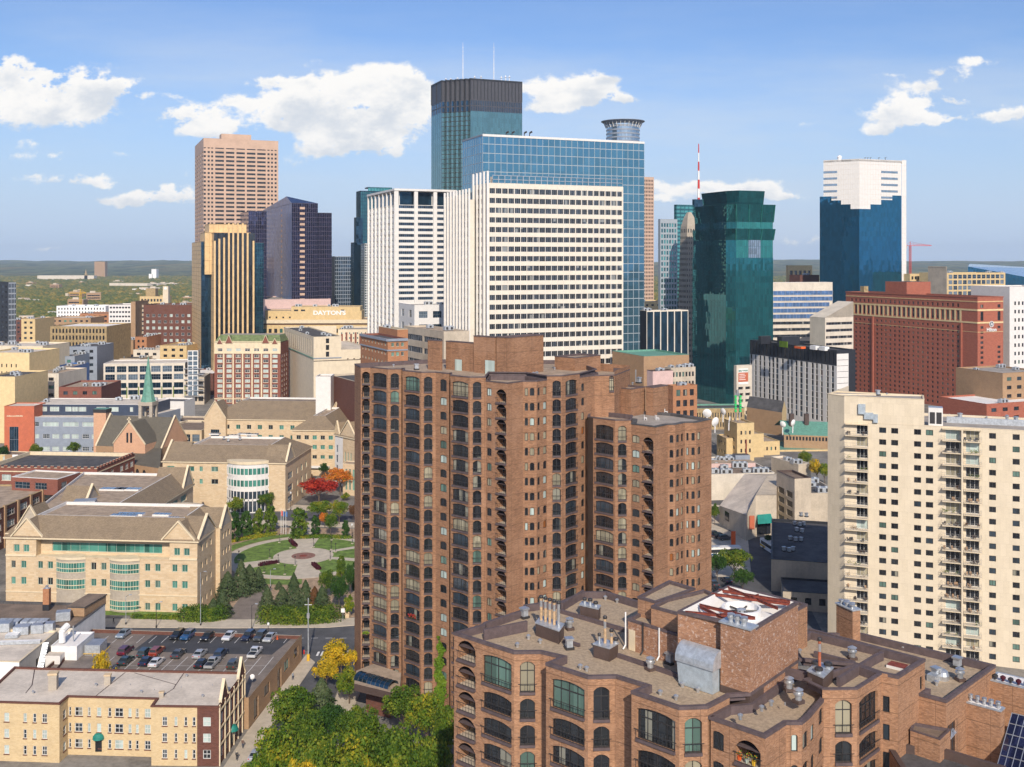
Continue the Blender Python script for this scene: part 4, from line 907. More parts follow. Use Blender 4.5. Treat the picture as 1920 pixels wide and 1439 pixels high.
 can = B.part('entrance_canopy', q); q = MB(); a = gp(673, 1270, cz); b = gp(737, 1288, cz); t = (b-a).normalized(); s = Vector((-t.y, t.x))
 pr = [(1.6*math.cos(x*math.pi/6), 1.1*math.sin(x*math.pi/6)) for x in range(7)]
 for i in range(6):
  q.quad(*[(*(p + s*pr[k][0]), cz + pr[k][1]) for p, k in ((a, i), (b, i), (b, i+1), (a, i+1))], 'g_navy')
 for i in range(9): p = a + (b-a)*i/8; [q.tube((*(p + s*pr[k][0]), cz + pr[k][1]), (*(p + s*pr[k+1][0]), cz + pr[k+1][1]), .07, 'dark_metal', 4) for k in range(6)]
 B.part('barrel_skylight', q, parent=can)
 B.finish()
 return B
BT = brown_tower()
# ------------------------------------------------------------------ ground, streets, plaza
def sheet(name, pts, z, mk, th=None, kind='structure'):
 m = MB(); pts = ccw([Vector(p) for p in pts])
 if th: m.prism(pts, z - th, z, mk, mk)
 else: m.add([(*p, z) for p in pts], [tuple(range(len(pts)))], mk)
 return tag(m.build(name), kind=kind)
g_ = MB(); g_.quad((-14000,-8500,0),(14000,-8500,0),(14000,15000,0),(-14000,15000,0),'city_ground'); tag(g_.build('ground'), kind='structure')
BG = -4.8; e1 = dirv(BG); e2 = dirv(BG + 90)
def sp(a, b, o=(-63.4, 321)): return Vector(o) + e1*a + e2*b     # plaza-aligned coordinates
# cross street, side street, kerbs and pavements
sheet('road', [V2(-260,262), V2(-260,250), V2(-52,243.5), V2(90,232), V2(90,246), V2(-30,262), V2(-45,258.5), V2(-70,258)], .02, 'asphalt')
sheet('road', [V2(-46.5,245), V2(-36,244.5), V2(-38.5,120), V2(-49.5,120)], .024, 'asphalt')
sheet('pavement', [V2(-260,268), V2(-260,262), V2(-70,258), V2(-45,258.5), V2(-30,262), V2(-30,267), V2(-45,264.5), V2(-70,264)], .15, 'paving', .15)
sheet('pavement', [V2(-46.9,240.5), V2(-50.6,200), V2(-54,120), V2(-49.6,120), V2(-46.7,200), V2(-44,236)], .15, 'paving', .15)
sheet('pavement', [V2(-35.8,243), V2(-38,120), V2(-34,120), V2(-31,243)], .15, 'paving', .15)
for x0 in range(8): a = V2(-58 + x0*3.4, 251.2 + .0*x0); sheet('lane_marking', [a, a + V2(1.6, .1), a + V2(1.6, .28), a + V2(0, .18)], .03, 'marking')
for x0 in range(9): a = V2(-44.6 + x0*.95, 240 + .1*x0); sheet('crosswalk_stripe', [a, a + V2(.5, 0), a + V2(.5, 2.6), a + V2(0, 2.6)], .03, 'marking')
sheet('road', [sp(-140, 44), sp(40, 40), sp(40, 56), sp(-140, 60)], .02, 'asphalt')
sheet('pavement', [sp(-120, 38), sp(60, 34), sp(60, 40), sp(-120, 44)], .15, 'paving', .15)
sheet('pavement', [sp(-120, 60), sp(60, 56), sp(60, 64), sp(-120, 66)], .15, 'paving', .15)
# campus ground: mulch, paving, lawns
sheet('planting_ground', [V2(-100,268.5), V2(-70,264.6), V2(-45,265.2), V2(-30,267.5), V2(-20,330), V2(-25,352), V2(-110,357), V2(-112,300)], .04, 'mulch')
sheet('driveway', [gp(x, y) for x, y in ((418,1168),(480,1168),(492,1130),(512,1104),(478,1098),(455,1115),(436,1140))], .07, 'asphalt_old')
def arc(r, a0, a1, n=24): return [(r*math.cos(R(a0 + (a1-a0)*i/n)), r*math.sin(R(a0 + (a1-a0)*i/n))) for i in range(n+1)]
sheet('plaza', [sp(x, y) for x, y in arc(23.2, 0, 360, 72)[:-1]], .09, 'paving', .09)
sheet('path', [sp(-11, 20), sp(-3, 22), sp(-7, 36), sp(-15, 37)], .085, 'paving')
sheet('path', [sp(15, 8), sp(18, 4), sp(40, 12), sp(40, 18)], .085, 'paving'); sheet('path', [sp(14, 24), sp(30, 27), sp(30, 22), sp(14, 17)], .086, 'paving')
sheet('path', [sp(-24, 0), sp(-23, -6), sp(-30, -26), sp(-36, -24)], .085, 'paving')
for a0, a1 in ((115, 210), (41, 93), (-6, 36), (-60, -13), (229, 279)):
 sheet('lawn', [sp(x, y) for x, y in arc(20.4, a0+1, a1-1) + arc(9.0, a1-4, a0+4, 10)], .105, 'lawn')
sheet('lawn', [sp(x, y) for x, y in arc(27.5, 112, 185) + arc(23.6, 185, 112)], .1, 'lawn'); sheet('lawn', [sp(x, y) for x, y in arc(28.5, 243, 285) + arc(23.8, 285, 243)], .1, 'lawn')
m = MB(); m.lathe((*sp(0,0), .1), [(8.6, 0), (8.6, .012), (8.2, .012), (8.2, 0)], 'concrete', 48); m.lathe((*sp(0,0), .1), [(3.6, .0), (3.6, .03), (3.2, .035), (0, .035)], 'brick_paving', 40); m.lathe((*sp(0,0), .1), [(1.2, .045), (0, .045)], 'rust_steel', 24)
tag(m.build('fountain_circle'), 'round brick toned medallion set in the middle of the paved plaza', 'medallion')
sheet('lawn', [V2(-112,268), V2(-84,266.5), V2(-84,270), V2(-112,271)], .1, 'lawn')
# streets on the right, between the tower wing and the cream tower
sheet('road', [V2(62,410), V2(92,400), V2(75,255), V2(40,262), V2(45,330)], .02, 'asphalt'); sheet('pavement', [V2(66,362), V2(84,358), V2(88,380), V2(68,392)], .1, 'paving', .1)
sheet('plaza', [V2(57,300), V2(64,372), V2(76,340), V2(68,300)], .1, 'paving', .1)
sheet('road', [gp(-40,760), gp(700,742), gp(700,732), gp(-40,748)], .02, 'asphalt'); sheet('road', [gp(100,745), gp(190,742), gp(230,620), gp(205,620)], .03, 'asphalt')
sheet('road', [gp(-30,858), gp(300,850), gp(300,838), gp(-30,842)], .02, 'asphalt')
# roof deck parking lot on its brick podium
DZ = 5.0
D_ = [V2(-47.2,237), V2(-50.5,202.5), V2(-92,205), V2(-97,206), V2(-96.2,232), V2(-95.9,241.2)]
B = Bldg('parking_deck', 'rooftop parking lot on tan brick podium beside the side street', 'parking deck', (-72, 220))
rnd = random.Random(3); wl = (D_[0] - D_[1]).length
facade(B, D_[1], D_[0], 0, 6.1, [(3.0, 5.6, 'dark', [(.3, 4.4)]), (9, 12.4, 'sqb', [(2.2, 4.4)]), (17.5, 20, 'dark', [(.2, 4.4)]), (22, 25.4, 'sqb', [(2.2, 4.4)]), (29, 32, 'sqb', [(2.4, 4.6)])], [], 'brick_buff')
facade(B, D_[0], D_[5], 0, 5.75, [], [], 'brick_dark'); facade(B, D_[2], D_[1], 0, 6.1, [], [], 'brick_buff'); facade(B, D_[5], D_[4], 0, 5.75, [], [], 'brick_dark'); facade(B, D_[4], D_[2], 0, 5.75, [], [], 'brick_dark')
m = MB(); m.add([(*p, DZ) for p in ccw(D_)], [tuple(range(6))], 'asphalt_old'); 
ins = inset(D_, .3); cc = ccw(D_)
for i in range(6): j = (i+1) % 6; m.quad((*ins[j], DZ), (*ins[i], DZ), (*ins[i], 5.75), (*ins[j], 5.75), 'brick_dark'); m.quad((*cc[i], 5.76), (*cc[j], 5.76), (*ins[j], 5.76), (*ins[i], 5.76), 'concrete' if i != 0 else 'purple_trim')
B.part('deck', m); m = MB(); m.add([(*gp(x, y, DZ), DZ+.01) for x, y in ((250,1220),(290,1190),(556,1190),(510,1228),(370,1226))], [tuple(reversed(range(5)))], 'asphalt_new'); B.part('fresh_asphalt', m)
m = MB()
def line(a, b, w=.1):
 t = (b-a).normalized(); s = Vector((-t.y, t.x))*w/2; m.quad((*(a-s), DZ+.02), (*(b-s), DZ+.02), (*(b+s), DZ+.02), (*(a+s), DZ+.02), 'marking')
for i in range(16): x = -91.5 + 2.72*i; line(Vector((x, 234.3 + .0*x)), Vector((x + .3, 238.7)))
for i in range(14): x = -86 + 2.62*i; line(Vector((x, 216.4)), Vector((x + .85, 226.2)))
line(V2(-86, 221.2), V2(-51.5, 221.2), .07)
B.part('stall_marking', m); B.finish()
# ------------------------------------------------------------------ downtown towers (street grid turned 22 degrees)
GA = 22.2
WK.update({
 'bay': wk('window', 0, .35, 'silver', 3, 0, False, (('g_office', 3), ('win_dark', 4)), fw=.07),
 'finwin': wk('window', 0, .3, 'silver', 2, 0, False, (('g_sky', 3), ('win_dark', 2)), fw=.1),
 'pinkw': wk('window', 0, .4, 'bronze', 1, 0, False, (('win_dark', 1),), fw=.1),
 'pinkwide': wk('window', 0, .4, 'bronze', 4, 0, False, (('win_dark', 1),), fw=.1),
 'wband': wk('window_band', 0, .3, 'silver', 8, 0, False, (('g_officeblue', 1),), fw=.07),
 'hotel': wk('window', 0, .25, 'brick_red', 2, 0, False, (('win_dark', 4), ('win_mix', 3), ('win_bluish', 1)), fw=.1),
 'halltall': wk('window', 0, .3, 'dark_metal', 1, .5, False, (('win_dark', 1),), fw=.1),
 'strip': wk('window_strip', 0, .3, 'black_panel', 2, .3, False, (('win_dark', 5), ('win_bluish', 2), ('g_sky', 1)), fw=.12),
 'bluestrip': wk('window_band', 0, .2, 'white_frame', 12, 0, False, (('g_silver', 1),), fw=.1),
 'slantglass': wk('window_band', 0, .2, 'white_frame', 16, 0, False, (('g_purpleblue', 1),), fw=.12),
 'deck': wk('parking_opening', 0, .8, 'concrete', 1, 0, False, (('win_dark', 1),), fw=.05),
 'greybig': wk('window', 0, .25, 'silver', 4, .5, False, (('g_navy', 1), ('g_sky', 1)), fw=.1),
 'orn': wk('window', 0, .2, 'white_frame', 2, .5, False, (('win_pale', 2), ('win_mix', 2)), fw=.14, sill='limestone'),
 'tealw': wk('window', 0, .3, 'silver', 1, 0, False, (('g_tealpale', 2), ('g_teal', 3)), fw=.1),
})
def fins(B, Pt, Q, z0, z1, n, w, d, mk, name='fin', ends=True):
 Pt = Vector(Pt); Q = Vector(Q); L = (Q-Pt).length; t = (Q-Pt)/L; nn = Vector((t.y, -t.x)); ang = math.atan2(t.y, t.x)
 for i in range(n + 1):
  p = Pt + t*L*i/n + nn*(d/2 + .003); m = MB(); m.obox((p.x, p.y), ang, w, d, z0, z1, mk); B.part(name, m)
def hband(B, Pt, Q, z0, z1, d, mk):
 Pt = Vector(Pt); Q = Vector(Q); t = (Q-Pt).normalized(); nn = Vector((t.y, -t.x)); B.wall.prism(ccw([Pt + nn*.003, Q + nn*.003, Q + nn*d, Pt + nn*d]), z0, z1, mk, mk, True)
def mast(B, px, Y, y0, y1, r=.35, mk='white_paint', name='antenna_mast', bands=0):
 p = at(px, Y); za, zb = zat(y0, Y), zat(y1, Y); m = MB()
 if bands:
  for i in range(bands): m.tube((*p, za + (zb-za)*i/bands), (*p, za + (zb-za)*(i+1)/bands), r*(1-.7*i/bands), 'white_paint' if i % 2 else 'red_paint', 6, r*(1-.7*(i+1)/bands))
 else:
  m.tube((*p, za), (*p, zb), r, mk, 5, r*.25)
  for i in range(7): z = za + (zb-za)*(.2+.11*i); m.tube((p.x-r*2.2, p.y, z), (p.x+r*2.2, p.y, z), r*.35, mk, 4)
 B.part(name, m)
# IDS-like dark crowned tower
def ids():
 Y = 870; C0 = at(882, Y); v = dirv(GA); u = dirv(GA+90); Rr = hit(C0, v, 979); ch0 = hit(C0, dirv(180-22.8), 828); L0 = hit(ch0, u, 809)
 B = Bldg('octagonal_glass_tower', 'tallest tower of green grey glass with dark crown and two thin antennas', 'skyscraper', (C0.x, C0.y + 30))
 z1 = zat(147, Y); zc = zat(186, Y); zb = zat(208, Y)
 pts = [L0, ch0]; n = 6; d = (C0 - ch0) / n
 for i in range(n):
  a = ch0 + d*i; la = d.dot(v); pts.append(a + v*la); pts.append(a + d)
 pts.append(Rr); back = [Rr + u*30, L0 + v*60 + u*40, L0 + v*15 + u*25]
 for i, (a, b) in enumerate(zip(pts, pts[1:])):
  L = (b-a).length; nx = 4 if i == 0 else (1 if i < len(pts)-2 else 30)
  curtain(B, a, b, 0, zb, nx if i else 5, 55, 'g_ids', 'dark_metal' if 0 < i < len(pts)-2 else 'g_ids', .3 if 0 < i < len(pts)-2 else .35, .45, .12)
  curtain(B, a, b, zb, zc, max(1, nx), 2, 'g_navy', 'crown_metal', .9, .9, .15, 'crown_band'); curtain(B, a, b, zc, z1, max(1, nx//2) , 1, 'crown_metal', 'black_panel', .5, 1.2, .5, 'crown')
 al = pts + back
 for a, b in zip([Rr] + back, back + [L0]): facade(B, a, b, 0, z1, [], [], 'g_teal')
 roofing(B, al, z1, 'roof_dark', 'crown_metal', 'crown_metal', 2, 1, 0, 1)
 mast(B, 868, 880, 148, 80, .32); mast(B, 926, 890, 150, 80, .32)
 for px in (836, 845, 858, 890, 902, 940, 948, 955): p = at(px, 885); m = MB(); h = random.uniform(2, 5); m.tube((*p, z1-1), (*p, z1+h), .3, 'white_paint', 5); m.lathe((p.x, p.y, z1+h*.6), [(0,0),(1.1,.3),(.4,1)], 'white_paint', 8); B.part('roof_aerial', m)
 B.finish()
ids()
# round topped tower with halo
def halo():
 Y = 1000; c = at(1168, Y); B = Bldg('round_topped_tower', 'cylindrical tower top with wide ring like a flat hat behind blue glass slab', 'skyscraper', (c.x, c.y))
 r = 31/F*Y; z1 = zat(236, Y); m = MB(); m.lathe((c.x, c.y, 0), [(r, 0), (r, z1), (0, z1)], 'g_silver', 40)
 for i in range(60): z = z1 - 2 - i*3.6; m.lathe((c.x, c.y, z), [(r+.1, 0), (r+.25, 0), (r+.25, 1.3), (r+.1, 1.3)], 'pink_granite' if i > 9 else 'grey_panel', 40)
 B.part('cylinder', m); m = MB(); R2 = 41/F*Y; zh = zat(228, Y)
 m.lathe((c.x, c.y, zh-3.4), [(r*1.0, 0), (R2, 2.9), (R2, 3.3), (r*.9, 3.1)], 'grey_panel', 40); h = B.part('halo_ring', m)
 for i in range(28): t = i*2*math.pi/28; m = MB(); m.tube((c.x+r*1.02*math.cos(t), c.y+r*1.02*math.sin(t), zh-6.5), (c.x+R2*.9*math.cos(t), c.y+R2*.9*math.sin(t), zh-.9), .35, 'white_paint', 4); B.part('ring_strut', m)
 B.finish()
halo()
tower('granite_tower', 'narrow pink granite tower seen right of the tall blue glass slab', 'skyscraper', 1207, 1150, None, 1226, 332, GA, 'pink_granite', None, ('w', 'pinkw', 6, .55, 3, 4, 60, 2.2, .5), cap='pink_granite')
# blue glass slab
B = tower('blue_glass_slab', 'broad blue glass office slab with silver grid behind the cream banded tower', 'skyscraper', 905, 560, 867, 1208, 252, GA, 'roof_grey', ('c', 9, 32, 'g_blue', 'mull_pale', .26, .26, .06), ('c', 28, 32, 'g_blue', 'mull_pale', .26, .38, .06), cap='white_panel', fin=False)
L, C, Rr, Bk = B.c; hband(B, C, Rr, B.z1-1.1, B.z1+.1, .4, 'white_panel'); hband(B, L, C, B.z1-.8, B.z1+.1, .3, 'grey_panel')
for px in (949, 960, 983, 993): p = at(px, 575); m = MB(); m.tube((*p, B.z1-.5), (*p, B.z1+2.4), .25, 'dark_metal', 5); m.tube((p.x, p.y, B.z1+2.4), (p.x+1.4, p.y, B.z1+3.2), .5, 'dark_metal', 6); B.part('roof_aerial', m)
B.finish()
# cream banded tower, main block
def cream():
 v = dirv(GA); u = dirv(GA+90); Y = 480; C = at(916, Y); Rr = hit(C, v, 1168); L = hit(C, u, 889); Bk = L + Rr - C
 B = Bldg('cream_banded_tower', 'big cream tower with dark window bands and white fins at its left corner', 'skyscraper', (C.x+25, C.y+25)); z1 = zat(343, Y); fh = 4.42; W = 'ivory'
 rows = floors(z1 - 2.4, fh, 30, 2.45)
 facade(B, C, Rr, 0, z1, [(a, b, 'bay') for a, b in even((Rr-C).length, 22, .93, .4)], rows, W)
 facade(B, L, C, 0, z1, [(a, b, 'finwin') for a, b in even((C-L).length, 5, .62, .4)], rows, W)
 facade(B, Rr, Bk, 0, z1, [], [], W); facade(B, Bk, L, 0, z1, [], [], W)
 fins(B, C, Rr, 1, z1 - .2, 22, .16, .22, 'white_panel'); fins(B, L, C, 1, zat(321, Y), 4, .75, .9, 'white_panel', 'corner_fin')
 curtain(B, C + v*2 + u*.5, Rr + u*.5, z1, zat(328, Y), 22, 2, 'g_blue', 'silver', .35, .3, .3, 'glass_parapet')
 m = MB(); m.quad((*(C+v*2+u*3), z1), (*(Rr+u*3-v*1), z1), (*(Rr+u*3-v), z1+3), (*(C+v*2+u*3), z1+3), 'roof_grey'); B.part('screen', m)
 roofing(B, [L, C, Rr, Bk], z1+.01, 'roof_grey', 'ivory', W, .4, .4)
 # stepped lower block on its left
 Y2 = 486; C2 = at(890, Y2); L2 = hit(C2, u, 839); zz = zat(362, Y2); L2a = L2; 
 rows2 = floors(zz - 4.4, fh, 29, 2.5)
 Cx = C2 - v*1.0
 facade(B, L2 - v*1.0, Cx - u*-3.5, 0, zz, [(a, b, 'finwin') for a, b in even((Cx + u*3.5 - L2 + v).length, 8, .62, .3)], rows2, W)
 facade(B, Cx + u*3.5, Cx + u*3.5 + v*2.2, 0, zz - 3, [], [], W); facade(B, Cx + u*3.5 + v*2.2, C + u*26, 0, zz-3, [], [], 'g_navy')
 fins(B, L2 - v, Cx + u*3.5, 1, zz + 2.2, 8, .7, .9, 'white_panel', 'corner_fin')
 roofing(B, [L2 - v, Cx + u*3.5, Cx + u*3.5 + v*2.2, C + u*20, L2 + v*12], zz - 2.9, 'roof_grey', W, W, .3, .3)
 B.finish()
cream()
# white terraced tower on its left
def whitetower():
 v = dirv(GA); u = dirv(GA+90); Y = 620; C = at(742, Y); Rr = hit(C, v, 852); L = hit(C, u, 692); Bk = L + Rr - C; W = 'white_panel'
 B = Bldg('white_framed_tower', 'white office tower with open roof terrace and tall fins on its left side', 'skyscraper', (C.x+10, C.y+20)); z1 = zat(384, Y); zt = zat(354, Y); fh = 3.38
 rows = floors(z1 - .3, fh, 38, 1.75); cols = even((Rr-C).length, 3, .82, .8)
 facade(B, C, Rr, 0, z1, [(a, b, 'wband') for a, b in cols], rows, W)
 facade(B, L, C, 0, z1, [(a, b, 'finwin') for a, b in even((C-L).length, 7, .8, .5)], rows, W)
 facade(B, Rr, Bk, 0, z1, [], [], W); facade(B, Bk, L, 0, z1, [], [], W); roofing(B, [L, C, Rr, Bk], z1+.02, 'roof_grey', W, W, .3, .4)
 Ci, Ri, Li = C + v*3 + u*3, Rr - v*3 + u*3, L + v*3 - u*3
 curtain(B, Ci, Ri, z1, zt-1.2, 3, 1, 'g_navy', 'white_panel', .5, .4); curtain(B, Li, Ci, z1, zt-1.2, 4, 1, 'g_navy', 'white_panel', .5, .4)
 m = MB(); m.prism(inset([L, C, Rr, Bk], -1.2), zt-1.2, zt, W, 'roof_white', True); B.part('roof_slab', m)
 fins(B, L, C, 1, zt-1.25, 7, .9, 1.0, W); 
 for a, b in ((C, Rr),):
  for i in range(4): p = C + (Rr-C)*(.01+.327*i); m = MB(); m.obox((p.x, p.y), R(GA), 2.2, 1.6, 1, zt-1.22, W); B.part('pier', m)
 B.finish()
 B = tower('white_annex', 'white low annex with large windows at the foot of the white terraced tower', 'building', 777, 560, 748, 862, 572, GA, W, ('w', 'greybig', 2, .35, 3, 7, 3, 4, .5), ('w', 'greybig', 3, .62, 3.5, 7, 3, 3.6, 1), cap='white_panel', n_units=2)
whitetower()
# teal stepped tower
def teal():
 Y = 900; B = Bldg('stepped_teal_tower', 'dark teal glass tower stepping down to the left beside the white terraced tower', 'skyscraper', at(690, 930))
 for (c, l, r, top, gl, k) in ((676, 668, 740, 358, 'g_teal', 0), (668, 664, 680, 408, 'g_teal', 5), (664, 658, 674, 455, 'g_teal', 9), (684, 677, 735, 457, 'g_teal', -28)):
  Lf, Cc, Rr, Bk = corners(c, Y - k if k >= 0 else 860, l, r, GA, 25); z = zat(top, Cc.y)
  curtain(B, Lf, Cc, 0, z, 4, 50, gl, 'g_navy' if k >= 0 else 'silver', .4, .5); curtain(B, Cc, Rr, 0, z, 16, 50, gl, 'g_navy' if k >= 0 else 'white_frame', .4, .5)
  B.roof.prism(ccw([Lf, Cc, Rr, Bk]), z-1, z+.05, 'roof_dark', 'roof_dark')
 Lf, Cc, Rr, Bk = corners(690, 915, 684, 735, GA, 25); z = zat(351, 915); curtain(B, Cc, Rr, 100, z, 8, 3, 'g_tealpale', 'g_teal', .6, .6); B.roof.prism(ccw([Lf, Cc, Rr, Bk]), z-1, z, 'dark_metal', 'dark_metal')
 B.finish()
teal()
# pink granite tower at left
def pink():
 Y = 980; v = dirv(GA); u = dirv(GA+90); C = at(381.6, Y); Rr = hit(C, v, 521.8); L = hit(C, u, 365.5); Bk = L + Rr - C; W = 'pink_granite'
 B = Bldg('pink_granite_tower', 'tall pink granite tower with rows of dark windows at the left of the skyline', 'skyscraper', (C.x+25, C.y+25)); z1 = zat(259, Y)
 cs = [(a/3.128+340, b/3.128+340, k) for a, b, k in ((131,144,'pinkw'),(154,167,'pinkw'),(175,187,'pinkw'),(199,250,'pinkwide'),(262,311,'pinkwide'),(323,373,'pinkwide'),(384,435,'pinkwide'),(445,495,'pinkwide'),(505,518,'pinkw'),(526,538,'pinkw'),(547,559,'pinkw'))]
 rows = [(z1-9.6, z1-8.6)] + floors(z1 - 12, 3.9, 46, 1.9, 40)
 facade(B, C, Rr, 0, z1, fcols(C, Rr, cs), rows, W)
 facade(B, L, C, 0, z1, [(a, b, 'pinkw') for a, b in even((C-L).length, 5, .5, 1)], rows[1:], W); facade(B, Rr, Bk, 0, z1, [], [], W); facade(B, Bk, L, 0, z1, [], [], W)
 roofing(B, [L, C, Rr, Bk], z1, 'roof_grey', W, W, 1, .6); q = C + u*12; a = hit(q, v, 415); b = hit(q, v, 471); m = MB(); m.prism(ccw([a, b, b+u*15, a+u*15]), z1-1, zat(251, a.y), W, W); B.part('penthouse', m)
 B.nwin = 100; B.finish()
pink()
# gold striped tower
def gold():
 B = Bldg('gold_striped_tower', 'dark glass tower striped with gold stone fins behind the ornate brick hotel', 'skyscraper', at(430, 760)); v = dirv(GA); u = dirv(GA+90); Y = 730
 def bx(c, l, r, ytop, sl, sr, y=Y, z0=0, deck='gold_stone'):
  Lf, Cc, Rr, Bk = corners(c, y, l, r, GA, 22); z = zat(ytop, y)
  for (a, b, s) in ((Lf, Cc, sl), (Cc, Rr, sr), (Rr, Bk, None), (Bk, Lf, None)):
   if s is None: B.wall.quad((*a, z0), (*b, z0), (*b, z), (*a, z), 'g_navy')
   else: curtain(B, a, b, z0, z, *s)
  B.roof.prism(ccw([Lf, Cc, Rr, Bk]), z-.5, z+.02, deck, deck); return Lf, Cc, Rr, z
 bx(377, 360, 401, 453, (4, 34, 'gold_stone', 'sand_stone', .12, .18), (5, 30, 'g_navy', 'g_navy', .2, .3), 736)
 bx(401, 396, 478, 437, (1, 20, 'gold_stone', 'sand_stone', .2, .2), (16, 1, 'g_bronze', 'g_navy', .2, .3), 723)
 bx(470, 455, 494, 456, (2, 1, 'g_navy', 'g_navy'), (6, 30, 'g_navy', 'g_teal', .25, .35), 736, 0, 'dark_metal')
 Lf, Cc, Rr, z = bx(384, 376, 470, 436, (2, 3, 'gold_stone', 'sand_stone', .2, .2), (10, 3, 'gold_stone', 'sand_stone', .15, .2), 733, 80)
 Lf, Cc, Rr, z = bx(392, 384, 462, 420, (2, 3, 'gold_stone', 'sand_stone', .2, .2), (8, 3, 'gold_stone', 'sand_stone', .15, .2), 738, 80)
 base = at(401, 723); 
 for px, top in ((402.5, 452), (411, 448), (420, 446), (429, 419), (437, 419), (446, 419), (455, 419), (464, 437), (475, 452)):
  p = hit(base, v, px) - u*.45; m = MB(); m.obox((p.x, p.y), R(GA), 1.2, 1, 0, zat(top, p.y), 'gold_stone'); B.part('fin', m)
 B.finish()
gold()
# purple glass tower
def purple():
 B = Bldg('purple_glass_tower', 'dark purple glass tower with gabled blue left face and stepped right side', 'skyscraper', at(540, 900)); v = dirv(GA); u = dirv(GA+90); Y = 860
 def bx(c, l, r, ytop, y, gl, gr, nx=(12, 16)):
  Lf, Cc, Rr, Bk = corners(c, y, l, r, GA, 22); z = zat(ytop, y); nz = int(z / 3.7)
  curtain(B, Lf, Cc, 0, z, nx[0], nz, gl, 'mull_purple' if gl == 'g_purple' else 'g_purpleblue', .16, .18, .06); curtain(B, Cc, Rr, 0, z, nx[1], nz, gr, 'mull_purple', .18, .2, .06)
  B.wall.quad((*Rr, 0), (*Bk, 0), (*Bk, z), (*Rr, z), 'g_purple'); B.wall.quad((*Bk, 0), (*Lf, 0), (*Lf, z), (*Bk, z), 'g_purple'); B.roof.prism(ccw([Lf, Cc, Rr, Bk]), z-.5, z+.03, 'roof_dark', 'roof_dark'); return Lf, Cc, Rr, Bk, z
 bx(466, 451, 500, 396, 875, 'g_purple', 'g_purple', (6, 10))
 Lf, Cc, Rr, Bk, z = bx(547, 490, 596, 381, Y, 'g_purpleblue', 'g_purple', (20, 14))
 bx(585, 570, 622, 399, Y+12, 'g_purple', 'g_purple', (5, 11)); 
 m = MB(); pk = zat(365.5, Y); a, b = Lf, Cc; mid = Cc + (Lf-Cc)*.15
 m.add([(*a, z), (*b, z-.2), (*(b + v*8), z), (*mid, pk)], [(0, 1, 3)], 'g_purpleblue'); m.add([(*b, z-.2), (*(b + v*22), z), (*mid, pk)], [(0, 1, 2)], 'g_purple'); m.add([(*a, z), (*mid, pk), (*(b+v*22), z)], [(0, 1, 2)], 'pink_granite'); B.part('gable', m)
 for (pp, q) in ((Cc + (Lf-Cc)*.30, u*-1), (Cc + v*8.6, u*-1)):
  nn = (-v if pp.x < Cc.x else -u)
  for i in range(34):
   zz = z - 5 - i*4.4
   m = MB(); p = pp + nn*.12; m.obox((p.x, p.y), R(GA + (90 if pp.x < Cc.x else 0)), 4, .12, zz, zz + 1.9, 'pink_granite'); B.part('stone_panel', m)
 B.finish()
 B = tower('pink_shopping_block', 'long low pink roofed block at the foot of the purple glass tower', 'building', 497, 850, 470, 620, 562, GA, 'pink_pale', None, None, cap='pink_pale', fin=False)
 blk(B, 505, 835, 485, 645, 0, 580, GA, 'pink_pale'); B.finish()
purple()
tower('dark_glass_tower', 'small dark glass tower between purple tower and stepped teal tower', 'building', 628, 1000, 614, 658, 481, GA, 'black_panel', None, ('c', 9, 26, 'g_navy', 'grey_panel', .35, .6), deck='roof_dark')
# Foshay-like obelisk
def obelisk():
 Y = 720; c = at(1284, Y + 12); B = Bldg('stone_obelisk_tower', 'slender tapering stone tower with carved top left of the dark green glass tower', 'skyscraper', c)
 d = [dirv(GA + 45 + 90*k) for k in range(4)]
 def ring(px0, px1, y): h = (px1 - px0)/2/F*Y*1.06; cc = at((px0+px1)/2, Y+12); return [Vector((cc.x, cc.y)) + dd*h for dd in d], zat(y, Y)
 def span(r0, z0, r1, z1, n, win=True):
  for k in range(4):
   a0, b0 = r0[k], r0[(k+1) % 4]; a1, b1 = r1[k], r1[(k+1) % 4]
   B.wall.quad((*a0, z0), (*b0, z0), (*b1, z1), (*a1, z1), 'stone_grey')
   nrm = ((b0-a0).normalized()); nn = Vector((nrm.y, -nrm.x)) * .06
   if win and nn.y < 0:
    m = MB(); nr = int((z1-z0)/3.7)
    for i in range(nr):
     f0 = (i+.25)/nr; f1 = (i+.7)/nr
     for j in range(n):
      for (g0) in ((j+.3)/n,):
       g1 = g0 + .4/n; pp = []
       for f, g in ((f0, g0), (f0, g1), (f1, g1), (f1, g0)):
        p = (a0*(1-f)+a1*f)*(1-g) + (b0*(1-f)+b1*f)*g + nn; pp.append((*p, z0 + (z1-z0)*f))
       m.quad(*pp, 'win_dark')
    B.part('window_rows', m)['kind'] = 'stuff'
 r0, z0 = ring(1268, 1316, 760); r1, z1 = ring(1276, 1308, 440); r0 = [p for p in r0]; span(r0, 0, r1, z1, 6)
 r2, z2 = ring(1277, 1307, 424); span(r1, z1, r2, z2, 4); r3, z3 = ring(1282, 1302, 408); span([p for p in r2], z2, r3, z3, 1, False); r4, z4 = ring(1288, 1296, 397); span(r3, z3, r4, z4, 1, False)
 B.roof.add([(*p, z4) for p in r4], [(0,1,2,3)], 'stone_grey'); B.finish()
obelisk()
tower('teal_grid_tower', 'pale tower with rows of square teal windows left of the stone obelisk', 'building', 1238, 760, 1234, 1270, 411, GA, 'mull_pale', None, ('w', 'tealw', 6, .7, 3, 4, 40, 2.8, .5), n_units=0)
